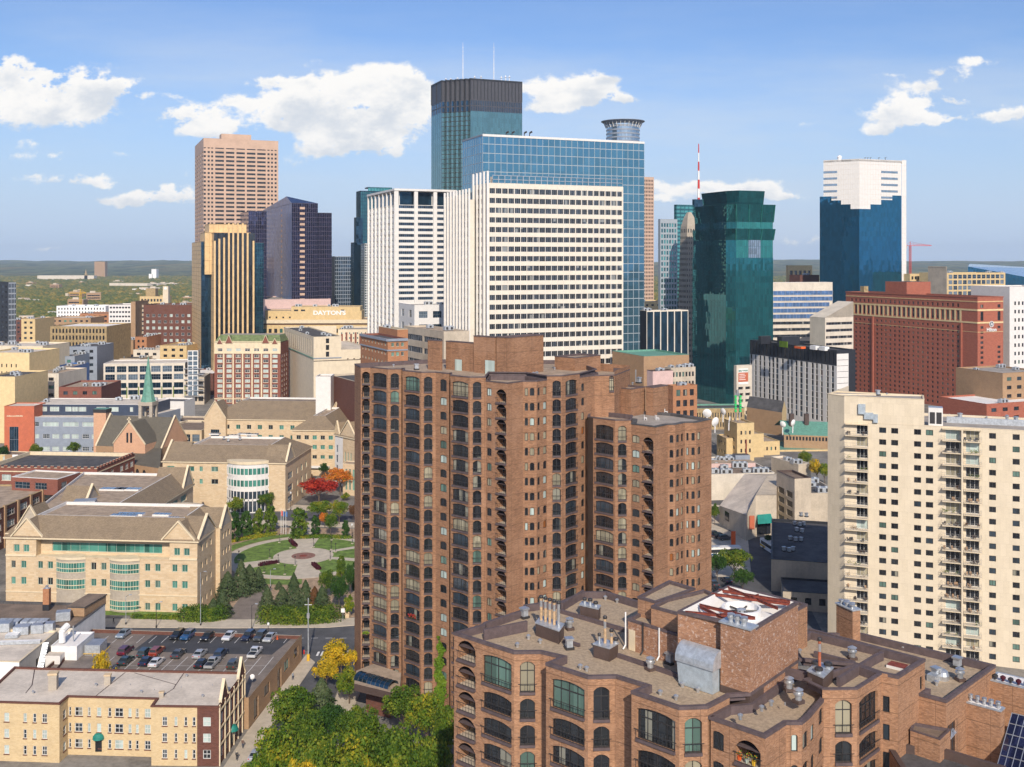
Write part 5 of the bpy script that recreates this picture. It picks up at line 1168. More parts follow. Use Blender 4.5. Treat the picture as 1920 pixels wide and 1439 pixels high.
B = tower('mint_glass_tower', 'pale mint glass tower behind the stone obelisk with red and white mast', 'building', 1268, 800, 1264, 1330, 384, GA, 'roof_grey', ('c', 2, 45, 'g_tealpale', 'g_teal', .4, 1.2), ('c', 8, 45, 'g_tealpale', 'g_teal', .4, 1.4), fin=False)
mast(B, 1310, 815, 388, 270, 1.1, bands=7); blk(B, 1302, 805, 1298, 1318, 100, 374, GA, 'g_navy'); B.finish()
# dark green glass tower
def green():
 B = Bldg('green_glass_tower', 'dark green glass tower with flaring stepped crown', 'skyscraper', at(1375, 680)); Y = 650; v = dirv(GA); u = dirv(GA+90)
 base = [at(1361, Y+5), at(1379, Y)]
 def ringp(l, c1, c2, r, dy=0):
  p1 = at(c1, Y+5+dy); p2 = at(c2, Y+dy); Lf = hit(p1, u, l); Rr = hit(p2, v, r); b1 = Rr + u*6 + v*-.5; return [Lf, p1, p2, Rr, Rr + u*30, Lf + v*26]
 def cf(a0, b0, z0, a1, b1, z1, nx, nz, gl, bar='g_teal', bw=.16):
  m = MB(); t = (b0-a0).normalized(); nn = Vector((t.y, -t.x))*.05; m.quad((*a0, z0), (*b0, z0), (*b1, z1), (*a1, z1), gl)
  def P_(g, f): p = (a0*(1-f)+a1*f)*(1-g) + (b0*(1-f)+b1*f)*g + nn; return (*p, z0+(z1-z0)*f)
  L = (b0-a0).length; hz = (z1-z0)
  for i in range(nx+1):
   g = i/nx; w = bw/L/2; m.quad(P_(max(0,g-w),0), P_(min(1,g+w),0), P_(min(1,g+w),1), P_(max(0,g-w),1), bar)
  for i in range(nz+1):
   f = i/nz; w = bw/hz/2; m.quad(P_(0,max(0,f-w)), P_(1,max(0,f-w)), P_(1,min(1,f+w)), P_(0,min(1,f+w)), bar)
  B.part('curtain_wall', m)
 def tier(r0, z0, r1, z1, mats, nz=None):
  nz = nz or max(1, int((z1-z0)/3.8)); n = [12, 5, 16, 1, 1, 1]
  for k in range(6):
   j = (k+1) % 6
   if k == 2:
    for q in range(3):
     a0 = r0[k] + (r0[j]-r0[k])*q/3; b0 = r0[k] + (r0[j]-r0[k])*(q+1)/3; a1 = r1[k] + (r1[j]-r1[k])*q/3; b1 = r1[k] + (r1[j]-r1[k])*(q+1)/3
     cf(a0, b0, z0, a1, b1, z1, 6, nz, mats[2] if isinstance(mats[2], str) else mats[2][q])
   elif k < 2: cf(r0[k], r0[j], z0, r1[k], r1[j], z1, n[k], nz, mats[k])
   else: B.wall.quad((*r0[k], z0), (*r0[j], z0), (*r1[j], z1), (*r1[k], z1), 'g_green')
  B.roof.add([(*p, z1) for p in r1], [tuple(range(6))], 'roof_dark')
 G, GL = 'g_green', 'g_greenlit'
 body = ringp(1298.5, 1361, 1379, 1449.5); zz = lambda y: zat(y, Y)
 tier(body, 0, body, zz(484), (G, G, G))
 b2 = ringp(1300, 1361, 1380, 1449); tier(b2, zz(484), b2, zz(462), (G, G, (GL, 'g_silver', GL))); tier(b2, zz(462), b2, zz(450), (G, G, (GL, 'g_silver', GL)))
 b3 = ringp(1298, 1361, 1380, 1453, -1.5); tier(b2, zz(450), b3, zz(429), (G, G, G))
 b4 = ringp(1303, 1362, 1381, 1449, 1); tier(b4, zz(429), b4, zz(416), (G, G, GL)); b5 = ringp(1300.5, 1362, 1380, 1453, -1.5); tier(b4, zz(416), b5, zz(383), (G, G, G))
 b6 = ringp(1319, 1363, 1385, 1431, 4); b7 = ringp(1315, 1362, 1386, 1434, 2); tier(b6, zz(384), b7, zz(357), (G, G, G))
 for q in range(4):
  for (ra, rb, za, zb) in ((b2, b3, 450, 429), (b4, b5, 416, 383)):
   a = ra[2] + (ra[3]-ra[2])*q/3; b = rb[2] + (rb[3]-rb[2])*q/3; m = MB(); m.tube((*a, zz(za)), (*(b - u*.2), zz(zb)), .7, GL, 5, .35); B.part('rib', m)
 B.finish()
green()
# blue tower with white stepped top
def rbc():
 Y = 850; v = dirv(GA); u = dirv(GA+90); C = at(1611, Y); 
 va = v; L = hit(C, dirv(GA+128), 1537); Rr = hit(C, v, 1690)
 B = Bldg('white_topped_tower', 'deep blue glass tower with white stepped top at the right of the skyline', 'skyscraper', at(1620, 880)); z1 = zat(298, Y)
 st = [(1537, 367), (1559, 375), (1577, 383), (1595, 392), (1632, 383), (1652, 374), (1673, 365), (1690, 365)]
 px = [1537, 1559, 1577, 1595, 1611, 1632, 1652, 1673, 1690]; yy = [367, 375, 383, 392, 392, 383, 374, 365]
 for i in range(8):
  tl = (L - C).normalized(); o = C
  a = hit(C, tl if px[i] < 1611 else v, px[i]) if px[i] != 1611 else C; b = hit(C, tl if px[i+1] < 1611 else v, px[i+1]) if px[i+1] != 1611 else C
  zs = zat(yy[i], Y); n = 7; curtain(B, a, b, 0, zs, n, int(zs/3.9), 'g_bluedeep', 'g_bluedeep', .35, .6, .06)
  a2 = a if i else hit(C, tl, 1544); curtain(B, a2, b, zs, z1, 4, int((z1-zs)/3.9), 'white_panel', 'concrete_pale', .12, .15, .05, 'stepped_top')
  if i in (0, 7, 6) or i == 1:
   t = (b-a2).normalized(); nn = Vector((t.y, -t.x))
   for k in range(6):
    z = z1 - 9 - k*5.2
    if z < zs + 1: break
    p, q = a2 + nn*.12, b + nn*.12; q = q if i in (0, 6) else a2 + (b-a2)*.6 + nn*.12
    m = MB(); m.quad((*p, z-1.8), (*q, z-1.8), (*q, z), (*p, z), 'g_silver'); B.part('window_band', m)
 w0 = Rr; w1 = hit(Rr, v, 1698.5); curtain(B, w0 - u*.5, w1 - u*.5, 0, z1+.5, 1, 40, 'white_panel', 'concrete_pale', .1, .12, .04, 'white_slab')
 Lt = hit(C, (L-C).normalized(), 1544)
 B.roof.prism(ccw([Lt, C, w1, w1 + u*30, Lt + u*12 + v*24]), z1-2, z1-.5, 'white_panel', 'roof_white')
 B.roof.prism(ccw([L, Lt, Lt + u*4 + v*10, L + u*4 + v*10]), zat(372, Y), zat(367.2, Y), 'g_bluedeep', 'roof_grey')
 m = MB(); m.lathe((*at(1574, 862), z1), [(0,0),(1.5,0),(1.5,1),(2,2.4),(1.2,3.6),(0,4)], 'white_paint', 12); B.part('satellite_dish', m)
 for q in (1622, 1627, 1632, 1648, 1660): p = at(q, 865); m = MB(); m.tube((*p, z1-1), (*p, z1+2.5), .2, 'dark_metal', 4); m.tube((p.x-1, p.y, z1+2), (p.x+1, p.y, z1+2.6), .15, 'dark_metal', 4); B.part('roof_aerial', m)
 B.finish()
rbc()
# red brick hotel
def hotel():
 Y = 622; v = dirv(GA); u = dirv(GA+90); C = at(1833, Y); Rr = hit(C, v, 1881); L = hit(C, u, 1586); Bk = L + Rr - C; W = 'brick_hotel'; z1 = zat(557, Y)
 B = Bldg('red_brick_hotel', 'long red brick hotel with yellow banded top floors and white lettering on its end wall', 'hotel', ((L.x+Rr.x)/2, (L.y+Rr.y)/2))
 LL = (C-L).length; cols = [(a, b, 'hotel') for a, b in even(LL - 9, 24, .42, 4)]
 rows = [(z1-6.6, z1-4.4), (z1-14.2, z1-8.8, 'halltall')] + [(z1 - 19.2 - 2.96*k, z1 - 17.6 - 2.96*k) for k in range(17)]
 facade(B, L, C, 0, z1, cols, rows, W)
 rr = [(z1-6.6, z1-4.6), (z1-14.2, z1-8.8, 'halltall')] + [(z1 - 19 - 2.96*k, z1 - 17.4 - 2.96*k) for k in range(17)]; r2 = rr[:3] + rr[6:]
 facade(B, C, Rr, 0, z1, fcols(C, Rr, [(1838.5, 1844, 'hotel', rr), (1870.5, 1876, 'hotel', r2)]), rr, W)
 facade(B, Rr, Bk, 0, z1, [], [], W); facade(B, Bk, L, 0, z1, [], [], W); roofing(B, [L, C, Rr, Bk], z1, 'roof_dark', W, W, 1, .5, .25, .6)
 for a, b in ((L, C), (C, Rr)):
  hband(B, a, b, z1-3.2, z1-2.6, .18, 'gold_stone'); hband(B, a, b, z1-8.4, z1-7.4, .2, 'yellow_stucco'); hband(B, a, b, z1-15.8, z1-14.9, .2, 'yellow_stucco'); hband(B, a, b, z1-21.0, z1-20.7, .12, 'gold_stone')
 LL2 = LL - 13; nn = (C-L).normalized()
 for i in range(25):
  p = L + nn*(4 + (LL-9-8)/24*i); m = MB(); q = Vector((nn.y, -nn.x))*.1; m.obox((p.x+q.x, p.y+q.y), math.atan2(nn.y, nn.x), 1.25, .16, z1-14.88, z1-8.42, 'yellow_stucco'); B.part('pilaster', m)
 for px in (1637, 1803): 
  p = hit(L, nn, px); q = Vector((nn.y, -nn.x))*.4; m = MB(); m.obox((p.x+q.x, p.y+q.y), math.atan2(nn.y, nn.x), 1.2, .8, 0, z1-15.9, 'brick_hotel'); B.part('pilaster', m)
 for (c, l, r, y, mk) in ((1700, 1660, 1745, 529, W), (1620, 1613, 1628, 537, 'sand_stone')):
  Lf, Cc, R_, Bk2 = corners(c, 680 if c > 1650 else 717, l, r, GA, 12); m = MB(); m.prism(ccw([Lf, Cc, R_, Bk2]), z1-1, zat(y, Cc.y), mk, 'roof_dark'); B.part('penthouse', m)
 # sign: ring emblem with a double arc letter, and the name below
 p = hit(C, v, 1858.5) - u*.25; zz = zat(608, p.y); cx = Vector((p.x, p.y)); m = MB()
 def ring_(r0, r1, mk, off): 
  for i in range(24):
   t0, t1 = 2*math.pi*i/24, 2*math.pi*(i+1)/24; pts = []
   for r, t in ((r0, t0), (r1, t0), (r1, t1), (r0, t1)): q = cx + v*(r*math.cos(t)) - u*off; pts.append((q.x, q.y, zz + r*math.sin(t)))
   m.quad(*pts[::-1], mk)
 ring_(1.45, 1.8, 'white_paint', .12); ring_(0, 1.45, 'navy_panel', .08)
 def bar(x0, z0, x1, z1_, w=.16):
  for off in (.16,):
   a = cx + v*x0 - u*off; b = cx + v*x1 - u*off; dx, dz = x1-x0, z1_-z0; l = math.hypot(dx, dz); nx, nz = -dz/l*w, dx/l*w
   pts = [(x0-nx, z0-nz), (x1-nx, z1_-nz), (x1+nx, z1_+nz), (x0+nx, z0+nz)]; m.add([(*(cx + v*x - u*off), zz + z) for x, z in pts], [(0,1,2,3)], 'white_paint')
 bar(-.75, -.8, -.55, .5); bar(-.55, .5, -.1, .9); bar(-.1, .9, 0, .4); bar(-.05, -.8, 0, .5); bar(.05, .8, .1, -.5); bar(.1, -.5, .5, -.9); bar(.5, -.9, .75, .6); bar(-.5, -.05, .5, .05)
 B.part('sign_emblem', m)
 text3d(B, 'Hilton', (p.x - u.x*.1, p.y - u.y*.1, zz - 4.3), R(GA), 3.1, 'white_paint', 'sign_lettering', .06)
 B.finish()
hotel()
# slanted white banded building with glass slope
B = tower('slanted_banded_building', 'white and grey banded office building with sloping blue glass left of the red hotel', 'building', 1440, 700, 1432, 1561, 530, 12, 'concrete_pale', None, None, deck='roof_light', cap='white_panel', fin=False, depth=40)
L, C, Rr, Bk = B.c; t = (Rr-C).normalized(); zz = B.z1
for i in range(9):
 kind = 'slantglass' if i < 5 else 'office'; z = zz - 8.5 - i*(3.9 if i < 5 else 4.3) - (0 if i < 5 else -2); x1 = (Rr-C).length*(1 - .05*max(0, i-1) if i < 6 else .74)
 w = x1 - 1; m = wtemplate(kind, w, 2.9 if i < 5 else 1.9, 0, 'concrete_pale')[0]; q = MB(); p = C + t*1 - Vector((-t.y, t.x))*.42; q.append(m, (*p, z), math.atan2(t.y, t.x)); B.part('window_band', q)
B.finish()
B = tower('banded_wedge', 'lower grey banded wing between the banded building and the red hotel', 'building', 1547, 660, None, 1600, 596, 25, 'concrete_pale', None, ('w', 'office', 1, .96, 3, 4.3, 12, 1.7, .3), deck='roof_light', fin=False, depth=14)
L, C, Rr, Bk = B.c; m = MB(); z = B.z1; m.add([(*C, z), (*Rr, z), (*Rr, zat(566, Rr.y)), (*Bk, zat(566, Rr.y)), (*L, z)], [(0, 1, 2), (0, 2, 3, 4)], 'concrete_pale'); m.add([(*C, z), (*Rr, z), (*Rr, zat(566, Rr.y))], [(0, 1, 2)], 'concrete_pale'); B.part('slope', m); B.finish()
# black and white building
def bw():
 Y = 560; v = dirv(GA); u = dirv(GA+90); C = at(1569, Y); L = hit(C, u, 1406); Rr = hit(C, v, 1604); z1 = zat(657, Y); Bk = L + Rr - C
 B = Bldg('black_white_apartments', 'black topped apartment block with white panels and dark window strips', 'building', ((L.x+Rr.x)/2, (L.y+Rr.y)/2)); zt = z1 - 8.4; W = 'white_panel'; LL = (C-L).length
 rnd = random.Random(5); x = .5; cols = []; i = 0
 while x < LL - 3:
  w = rnd.choice((2.0, 2.4, 1.8)); cols.append((x, x+w, 'strip', [(zt - 3.1*(k+1) + .15, zt - 3.1*k - .1) for k in range(15)])); x += w + rnd.choice((1.6, 2.2, 2.6, 3.0, 7 if i % 5 == 3 else 2.2)); i += 1
 facade(B, L, C, 0, zt, cols, [], W); facade(B, L, C, zt, z1, [(a, b, 'dark') for a, b in even(LL, 22, .35, 1)], [(zt+.8, z1-1.2)], 'black_panel')
 mid = hit(C, v, 1591); facade(B, C, mid, 0, z1-2, [], [], W); facade(B, C, mid, z1-2, z1, [], [], 'black_panel'); facade(B, mid, Rr, 0, z1, [], [], 'black_panel'); facade(B, Rr, Bk, 0, z1, [], [], W); facade(B, Bk, L, 0, z1, [], [], W)
 for k in range(12): hband(B, C + v*.3, mid - v*.2, z1 - 5.4 - k*3.1, z1 - 5.2 - k*3.1, .04, 'dark_metal')
 roofing(B, [L, C, Rr, Bk], z1, 'roof_dark', 'black_panel', 'black_panel', .9, .4)
 for (a, l, r, y, mk) in ((1427, 1422, 1446, 631, 'black_panel'), (1466, 1457, 1500, 632, 'black_panel')):
  q = corners(a, 612 if a < 1440 else 598, l, r, GA, 8); m = MB(); m.prism(ccw(list(q)), z1-1, zat(y, q[1].y), mk, 'roof_dark'); B.part('penthouse', m)
 q = at(1469, 590); m = MB(); m.obox((q.x, q.y), R(GA+90), 7, .5, z1-.9, z1+2.4, 'leaf_near_ivy'); B.part('green_screen', m)
 for px, yy in ((1528, 575), (1545, 569)): q = at(px, yy); m = MB(); m.obox((q.x, q.y), R(GA+90), 5, 3, z1-.9, z1+1.2, 'white_paint'); B.part('rooftop_unit', m)
 q = at(1500, 582); m = MB(); m.obox((q.x, q.y), R(GA+90), 6, 3, z1-.9, z1+.3, 'orange_paint', 'sand_stone'); B.part('planter', m)
 B.finish()
bw()
# right edge and behind the hotel
B = tower('white_side_building', 'white building with square windows and green glass edge at the right frame edge', 'building', 1893, 640, None, 1990, 538, GA, 'white_panel', None, ('w', 'sq', 12, .45, 9, 5.1, 13, 2.2, 3), cap='white_panel', fin=False)
L, C, Rr, Bk = B.c; curtain(B, at(1884, 646), at(1893.5, 644), 0, zat(553, 645), 2, 14, 'g_greenlit', 'silver', .3, .3, name='glass_edge'); B.finish()
tower('concrete_core_tower', 'plain beige concrete tower rising just behind the red hotel roof', 'building', 1775, 790, 1740, 1775.5, 500, GA, 'concrete', None, None, cap='concrete')
tower('beige_office_block', 'beige office block with dark glass grid behind the red hotel', 'building', 1776, 830, None, 1885, 512, GA, 'tan_stucco', None, ('w', 'greybig', 12, .8, 1.5, 4.4, 4, 3.2, 1), n_units=5, seed=3)
tower('yellow_beige_block', 'small beige block with dark windows left of the concrete core tower', 'building', 1706, 860, 1690, 1745, 514, GA, 'tan_stucco', None, ('w', 'sq', 6, .6, 2, 4, 5, 2.6, 1))
tower('arcaded_beige_block', 'small beige pillared block seen between green tower and white topped tower', 'building', 1478, 1000, 1474, 1523, 498, GA, 'tan_stucco', None, ('w', 'dark', 5, .6, 5, 9, 3, 7, 1))
tower('brown_far_block', 'low brown block in front of the arcaded beige block', 'building', 1500, 900, 1480, 1536, 516, GA, 'brick_dark', None, None, n_units=2)
def stadium():
 B = Bldg('stadium_roof', 'angular glass and metal stadium roof at the far right edge', 'stadium', at(1890, 1450)); Y = 1400
 P_ = lambda px, py, dy=0: (*at(px, Y+dy), zat(py, Y+dy)); B.wall.add([P_(1815, 500), P_(1990, 532), P_(1990, 505, 200), P_(1818, 495, 150)], [(0,1,2,3)], 'g_silver'); B.wall.add([P_(1815, 500), P_(1990, 532), P_(1990, 545), P_(1815, 545)], [(3,2,1,0)], 'g_bluedeep'); B.finish()
stadium()
def crane(px, Y, y0, yj, x0, x1, name, label, mk='red_paint'):
 p = at(px, Y); z0, zj = zat(y0, Y), zat(yj, Y); ro = empty(name, (p.x, p.y, 0), 0, label, 'crane'); s = .75*Y/1000
 m = MB()
 for a, b in ((-1,-1),(1,-1),(1,1),(-1,1)): m.tube((a*s, b*s, 0), (a*s, b*s, zj), .28*s, mk, 4)
 n = int(zj/(3*s))
 for i in range(n): z = zj*i/n; m.tube((-s, -s, z), (s, -s, z + zj/n), .16*s, mk, 3); m.tube((s, s, z), (-s, s, z + zj/n), .16*s, mk, 3)
 m.build('mast', ro); xa, xb = (x0-px)/F*Y, (x1-px)/F*Y; m = MB(); m.tube((xa, 0, zj), (xb, 0, zj), .4*s, mk, 4); m.tube((xa*.1, 0, zj+2.4*s), (xb*.95, 0, zj+.6*s), .25*s, mk, 4); m.tube((0,0,zj), (0,0,zj+5*s), .4*s, mk, 4); m.tube((0,0,zj+5*s), (xb*.7,0,zj+1.2*s), .14*s, mk, 3); m.tube((0,0,zj+5*s), (xa*.9,0,zj), .14*s, mk, 3)
 for i in range(14): x = xb*.93*i/14; m.tube((x, 0, zj), (x + xb*.033, 0, zj+1.7*s), .12*s, mk, 3)
 m.build('jib', ro); m = MB(); m.box(xa-2*s, -s, zj-3.5*s, xa+2*s, s, zj, 'concrete'); m.build('counterweight', ro)
crane(1706.5, 1000, 530, 461, 1697, 1747, 'tower_crane', 'red tower crane right of the white topped blue tower')
crane(151, 1700, 556, 550, 126, 162, 'tower_crane', 'yellow tower crane standing among far trees at left', 'yellow_paint')
tower('navy_striped_block', 'dark blue glass block with pale vertical stripes below the granite tower', 'building', 1212, 540, 1200, 1290, 583, GA, 'black_panel', None, ('c', 6, 1, 'g_navy', 'ivory', .5, .6, .3), cap='concrete_pale', n_units=2)
B = tower('arena_green_roof', 'brick building with pale green metal roof below the navy striped block', 'building', 1207, 470, None, 1292, 668, GA, 'brick_buff', None, None, deck='verdigris', cap='verdigris', fin=False); B.finish()
tower('brick_loft', 'orange brick loft building with square dark windows right of the tower wing roof', 'building', 1262, 380, 1250, 1307, 724, GA, 'brick_orange', ('w','sqb',2,.5,1.5,3.6,5,1.8,1), ('w', 'sq', 3, .6, 1.5, 3.8, 6, 2.3, .8), n_units=2)
tower('purple_brown_block', 'brown block with roof flues left of the orange brick loft', 'building', 1224, 420, 1213, 1262, 696, GA, 'pink_pale', None, None, deck='roof_dark', cap='brown_trim', n_units=2)
tower('cream_office_low', 'cream low office with grey roof in front of the stone obelisk', 'building', 1258, 450, 1246, 1304, 690, GA, 'concrete', None, ('w', 'sq', 7, .6, 2, 4, 4, 2, .5), n_units=3)
B = tower('parking_garage', 'cream parking garage with red sign in front of the green glass tower', 'building', 1381, 590, 1376, 1410, 686, GA, 'concrete_pale', None, ('w', 'deck', 2, .7, 12, 3.5, 3, 1.6, .4), fin=False)
L, C, Rr, Bk = B.c; t = (Rr-C).normalized(); nn_ = Vector((t.y, -t.x)); p = C + t*1.2; z = zat(692, 590)
for (za, zb, mk) in ((z-2.1, z, 'white_paint'), (z-7.4, z-2.3, 'orange_panel'), (z-8.8, z-7.5, 'white_paint')):
 m = MB(); m.prism(ccw([p, p + t*6.4, p + t*6.4 + nn_*.15, p + nn_*.15]), za, zb, mk, mk, True); B.part('sign_board', m)
q = p + t*3.2 + nn_*.2; text3d(B, 'SELF PARK', (q.x, q.y, z-1.6), R(GA), 1.35, 'verdigris', bold=.04)
for k in range(4): m = MB(); a = p + t*.5 + nn_*.17; b = p + t*(4.2 + .5*(k % 2)) + nn_*.17; m.quad((*a, z-3.3-k*1.0), (*b, z-3.3-k*1.0), (*b, z-3.0-k*1.0), (*a, z-3.0-k*1.0), 'white_paint'); B.part('sign_lettering', m)
B.finish()
# ------------------------------------------------------------------ campus buildings, church, low blocks on the left
WK.update({
 'st': wk('window', 0, .3, 'green_frame', 2, 0, False, (('win_teal', 6), ('win_dark', 2), ('win_green', 1)), fw=.1),
 'stband': wk('window_band', 0, .3, 'green_frame', 12, 0, False, (('win_teal', 1),), fw=.1),
 'aca': wk('window', 0, .2, 'white_frame', 3, .5, False, (('win_pale', 2), ('win_mix', 2)), fw=.12, sill='limestone'),
 'greyw': wk('window', 0, .2, 'white_frame', 4, .5, False, (('win_pale', 3), ('win_bluish', 1)), fw=.12),
 'navybig': wk('window', 0, .25, 'grey_panel', 2, 0, False, (('g_navy', 1),), fw=.1),
 'small_w': wk('window', 0, .15, 'white_frame', 1, .5, False, (('win_mix', 2), ('win_pale', 1), ('win_bluish', 1)), fw=.09, sill='brick_dark'),
 'big_w': wk('window', 0, .15, 'white_frame', 2, .5, False, (('win_mix', 2), ('win_pale', 2), ('win_bluish', 1)), fw=.1, sill='brick_dark'),
 'archd': wk('window', .5, .25, 'bronze', 2, 0, False, (('win_dark', 1),), fw=.1),
 'cbalc': wk('balcony', 0, .3, 'white_frame', 3, 0, False, (('win_pale', 1), ('win_dark', 3), ('win_curtain', 1)), fw=.08),
})
def hip(B, poly, ze, zr, d, deck='roof_tan', sh='shingle', over=.5, flat=True):
 poly = ccw([Vector(p) for p in poly]); o = inset(poly, -over); i1 = inset(poly, d); n = len(poly); m = B.roof
 for a in range(n):
  b = (a+1) % n; m.quad((*o[a], ze), (*o[b], ze), (*i1[b], zr), (*i1[a], zr), sh); m.quad((*o[a], ze-.35), (*o[b], ze-.35), (*o[b], ze), (*o[a], ze), 'limestone')
  m.quad((*poly[a], ze-.35), (*poly[b], ze-.35), (*o[b], ze-.35), (*o[a], ze-.35), 'limestone')
 if flat:
  i2 = inset(i1, .3)
  for a in range(n): b = (a+1) % n; m.quad((*i1[a], zr), (*i1[b], zr), (*i2[b], zr+.0), (*i2[a], zr+.0), 'white_panel'); m.quad((*i2[b], zr-.8), (*i2[a], zr-.8), (*i2[a], zr), (*i2[b], zr), 'white_panel')
  m.add([(*p, zr-.8) for p in i2], [tuple(range(n))], deck)
 return i1
def gable(B, a, b, ze, zp, depth, wall='stone_cream', sh='shingle', cop='limestone', proud=.35, win=None, z0=None):
 """triangular gable wall from a to b with a ridge running back, coping along the rakes"""
 a = Vector(a); b = Vector(b); t = (b-a).normalized(); n = Vector((t.y, -t.x)); L = (b-a).length; c = a + t*L/2; m = MB(); w = n*.04
 m.add([(*(a+w), ze), (*(b+w), ze), (*(c+w), zp)], [(0,1,2)], wall); k = -n*depth
 m.quad((*a, ze), (*c, zp), (*(c+k), zp), (*(a+k), ze), sh); m.quad((*c, zp), (*b, ze), (*(b+k), ze), (*(c+k), zp), sh)
 for p, q, zz0, zz1 in ((a - t*.2, c, ze-.1, zp+.3), (b + t*.2, c, ze-.1, zp+.3)):
  f, g = n*proud, -n*.35
  m.add([(*(p+f), zz0), (*(q+f), zz1), (*(q+g), zz1), (*(p+g), zz0), (*(p+f), zz0+.5), (*(q+f), zz1+.5), (*(q+g), zz1+.5), (*(p+g), zz0+.5)], [(4,5,6,7), (0,1,5,4), (3,2,6,7), (0,4,7,3)], cop)
 if win:
  for (s, z, ww, hh) in win: p = a + t*(L*s - ww/2) + n*.06; q = p + t*ww; m.quad((*p, z), (*q, z), (*q, z+hh), (*p, z+hh), 'win_dark')
 B.part('gable', m)
def skylights(B, lst, z):
 for (px, py, L, W) in lst: g = gp(px, py, z); m = MB(); m.obox((g.x, g.y), R(BG), L, W, z, z+.5, 'white_panel', 'g_sky'); [m.obox((g.x + (i-1.5)*L/4*math.cos(R(BG)), g.y + (i-1.5)*L/4*math.sin(R(BG))), R(BG), .12, W, z+.5, z+.56, 'silver') for i in range(4)]; B.part('skylight', m)
def campus_front():
 v, u = e1, e2; C = at(370, 269); L = hit(C, v, 11); W = 'stone_cream'; LL = (C-L).length
 B = Bldg('stone_campus_hall', 'nearest cream stone campus hall with two curved teal window bays and brown hipped roof', 'campus building', ((L.x+C.x)/2, 280))
 X = lambda px: (hit(L, v, px) - L).dot(v)
 zc = lambda z: z/2.743
 pw = [(58,80),(108,135),(195,220),(245,272),(468,495),(520,547),(745,772),(797,825),(885,912),(935,965)]
 cs = [(X(a/2.743), X(b/2.743), 'st', [(10.4, 12.3), (6.2, 8.1)] + ([(.4, 2.3)] if a > 600 else [])) for a, b in pw]
 facade(B, L, C, 0, 13.6, cs, [], W)
 e0, e_1 = X(68), X(318)
 cu = [(X(a/2.743), X(b/2.743), 'st', [(14.6, 16.5)]) for a, b in ((70,100),(120,150))]; cu2 = [(X(a/2.743) - e_1, X(b/2.743) - e_1, 'st', [(14.6, 16.5)]) for a, b in ((895,925),(945,975))]
 P0, P1 = L + v*e0, L + v*e_1
 facade(B, L, P0, 13.6, 18.4, cu, [], W); facade(B, P1, C, 13.6, 18.4, cu2, [], W)
 facade(B, P0 + u*2.4, P1 + u*2.4, 13.6, 18.4, [(3, (P1-P0).length-3, 'stband', [(14.3, 16.7)])], [], W); facade(B, P0, P0 + u*2.4, 13.6, 18.4, [], [], W); facade(B, P1 + u*2.4, P1, 13.6, 18.4, [], [], W)
 m = MB(); m.prism(ccw([P0, P1, P1 + u*2.4, P0 + u*2.4]), 13.2, 13.62, 'limestone', 'limestone'); B.part('terrace', m)
 S = [C, C + u*12.9, C + u*12.9 + v*1.2, C + u*21.7 + v*1.2]; sr = [(15, 16.6), (10.6, 12.2), (6.3, 7.9), (1.6, 3.2)]
 facade(B, S[0], S[1], 0, 18.4, [(x, x+1.2, 'st') for x in (2.5, 5.6, 8.7)], sr, W); facade(B, S[1], S[2], 0, 18.4, [], [], W); facade(B, S[2], S[3], 0, 18.4, [(x, x+1.1, 'st') for x in (1.6, 3.9, 6.2)], sr, W)
 bk = [S[3] - v*8 + u*.5, L + u*22]; facade(B, S[3], bk[0], 0, 18.4, [], [], W); facade(B, bk[0], bk[1], 0, 18.4, [], [], W); facade(B, bk[1], L, 0, 18.4, [], [], W)
 hip(B, [L, C, C + u*26 - v*1, L + u*26], 18.4, 22.9, 5.4)
 gable(B, L + v*1.6, L + v*1.6 + v*8.2, 18.4, 22.8, 7, W); gable(B, C - v*9.2, C - v*.8, 18.4, 22.8, 7, W)
 gable(B, S[0] + u*.6, S[1] - u*.2, 18.4, 23.2, 6, 'stone_grey'); gable(B, S[2] + u*.2, S[3] - u*.2, 18.4, 23.0, 10, 'stone_grey')
 for px, zs in (((290, 440), [(9.9, 12.4), (5.6, 8.1)]), ((565, 718), [(9.9, 12.4), (5.6, 8.1), (.6, 3.0)])):
  a, b = X(px[0]/2.743), X(px[1]/2.743); w = b - a; mid = L + v*(a+b)/2; r = w*.9; cy = math.sqrt(r*r - w*w/4); m = MB(); cen = mid + u*cy
  th = math.asin(w/2/r); base = math.atan2(-u.y, -u.x); a0, a1 = base - th, base + th
  m.lathe((*cen, 0), [(r, 0), (r, 13.4), (0, 13.4)], 'stone_grey', 14, a0, a1); m.lathe((*cen, 13.4), [(r+.25, -.3), (r+.25, .35), (0, .6)], 'limestone', 14, a0, a1); B.part('window_bay', m)
  for z0, z1 in zs:
   q = MB(); q.lathe((*cen, 0), [(r+.05, z0), (r+.05, z1)], 'win_teal', 14, a0+.03, a1-.03)
   for k in range(13): t = a0 + .03 + (a1-a0-.06)*k/12; p = cen + Vector((math.cos(t), math.sin(t)))*(r+.1); q.tube((*p, z0), (*p, z1), .06, 'green_frame', 4)
   for z in (z0, z0+1.0, z1): q.lathe((*cen, 0), [(r+.06, z-.08), (r+.16, z-.08), (r+.16, z+.08), (r+.06, z+.08)], 'limestone', 14, a0, a1)
   B.part('window_band', q)
 hband(B, L, P0, 13.5, 14.0, .25, 'limestone'); hband(B, P1, C, 13.5, 14.0, .25, 'limestone'); hband(B, L, C, 4.2, 4.5, .15, 'limestone')
 skylights(B, [(233,969,7,2.2), (246,966,7,2.2), (304,967,4.5,2.2)], 22.1); skylights(B, [(324,974,3,1.6)], 22.1)
 B.finish()
 # wing behind
 B = Bldg('long_campus_wing', 'long campus wing with tan flat roof and sloping brown edge behind the nearest stone hall', 'campus building', V2(-122, 325)); zr = 19
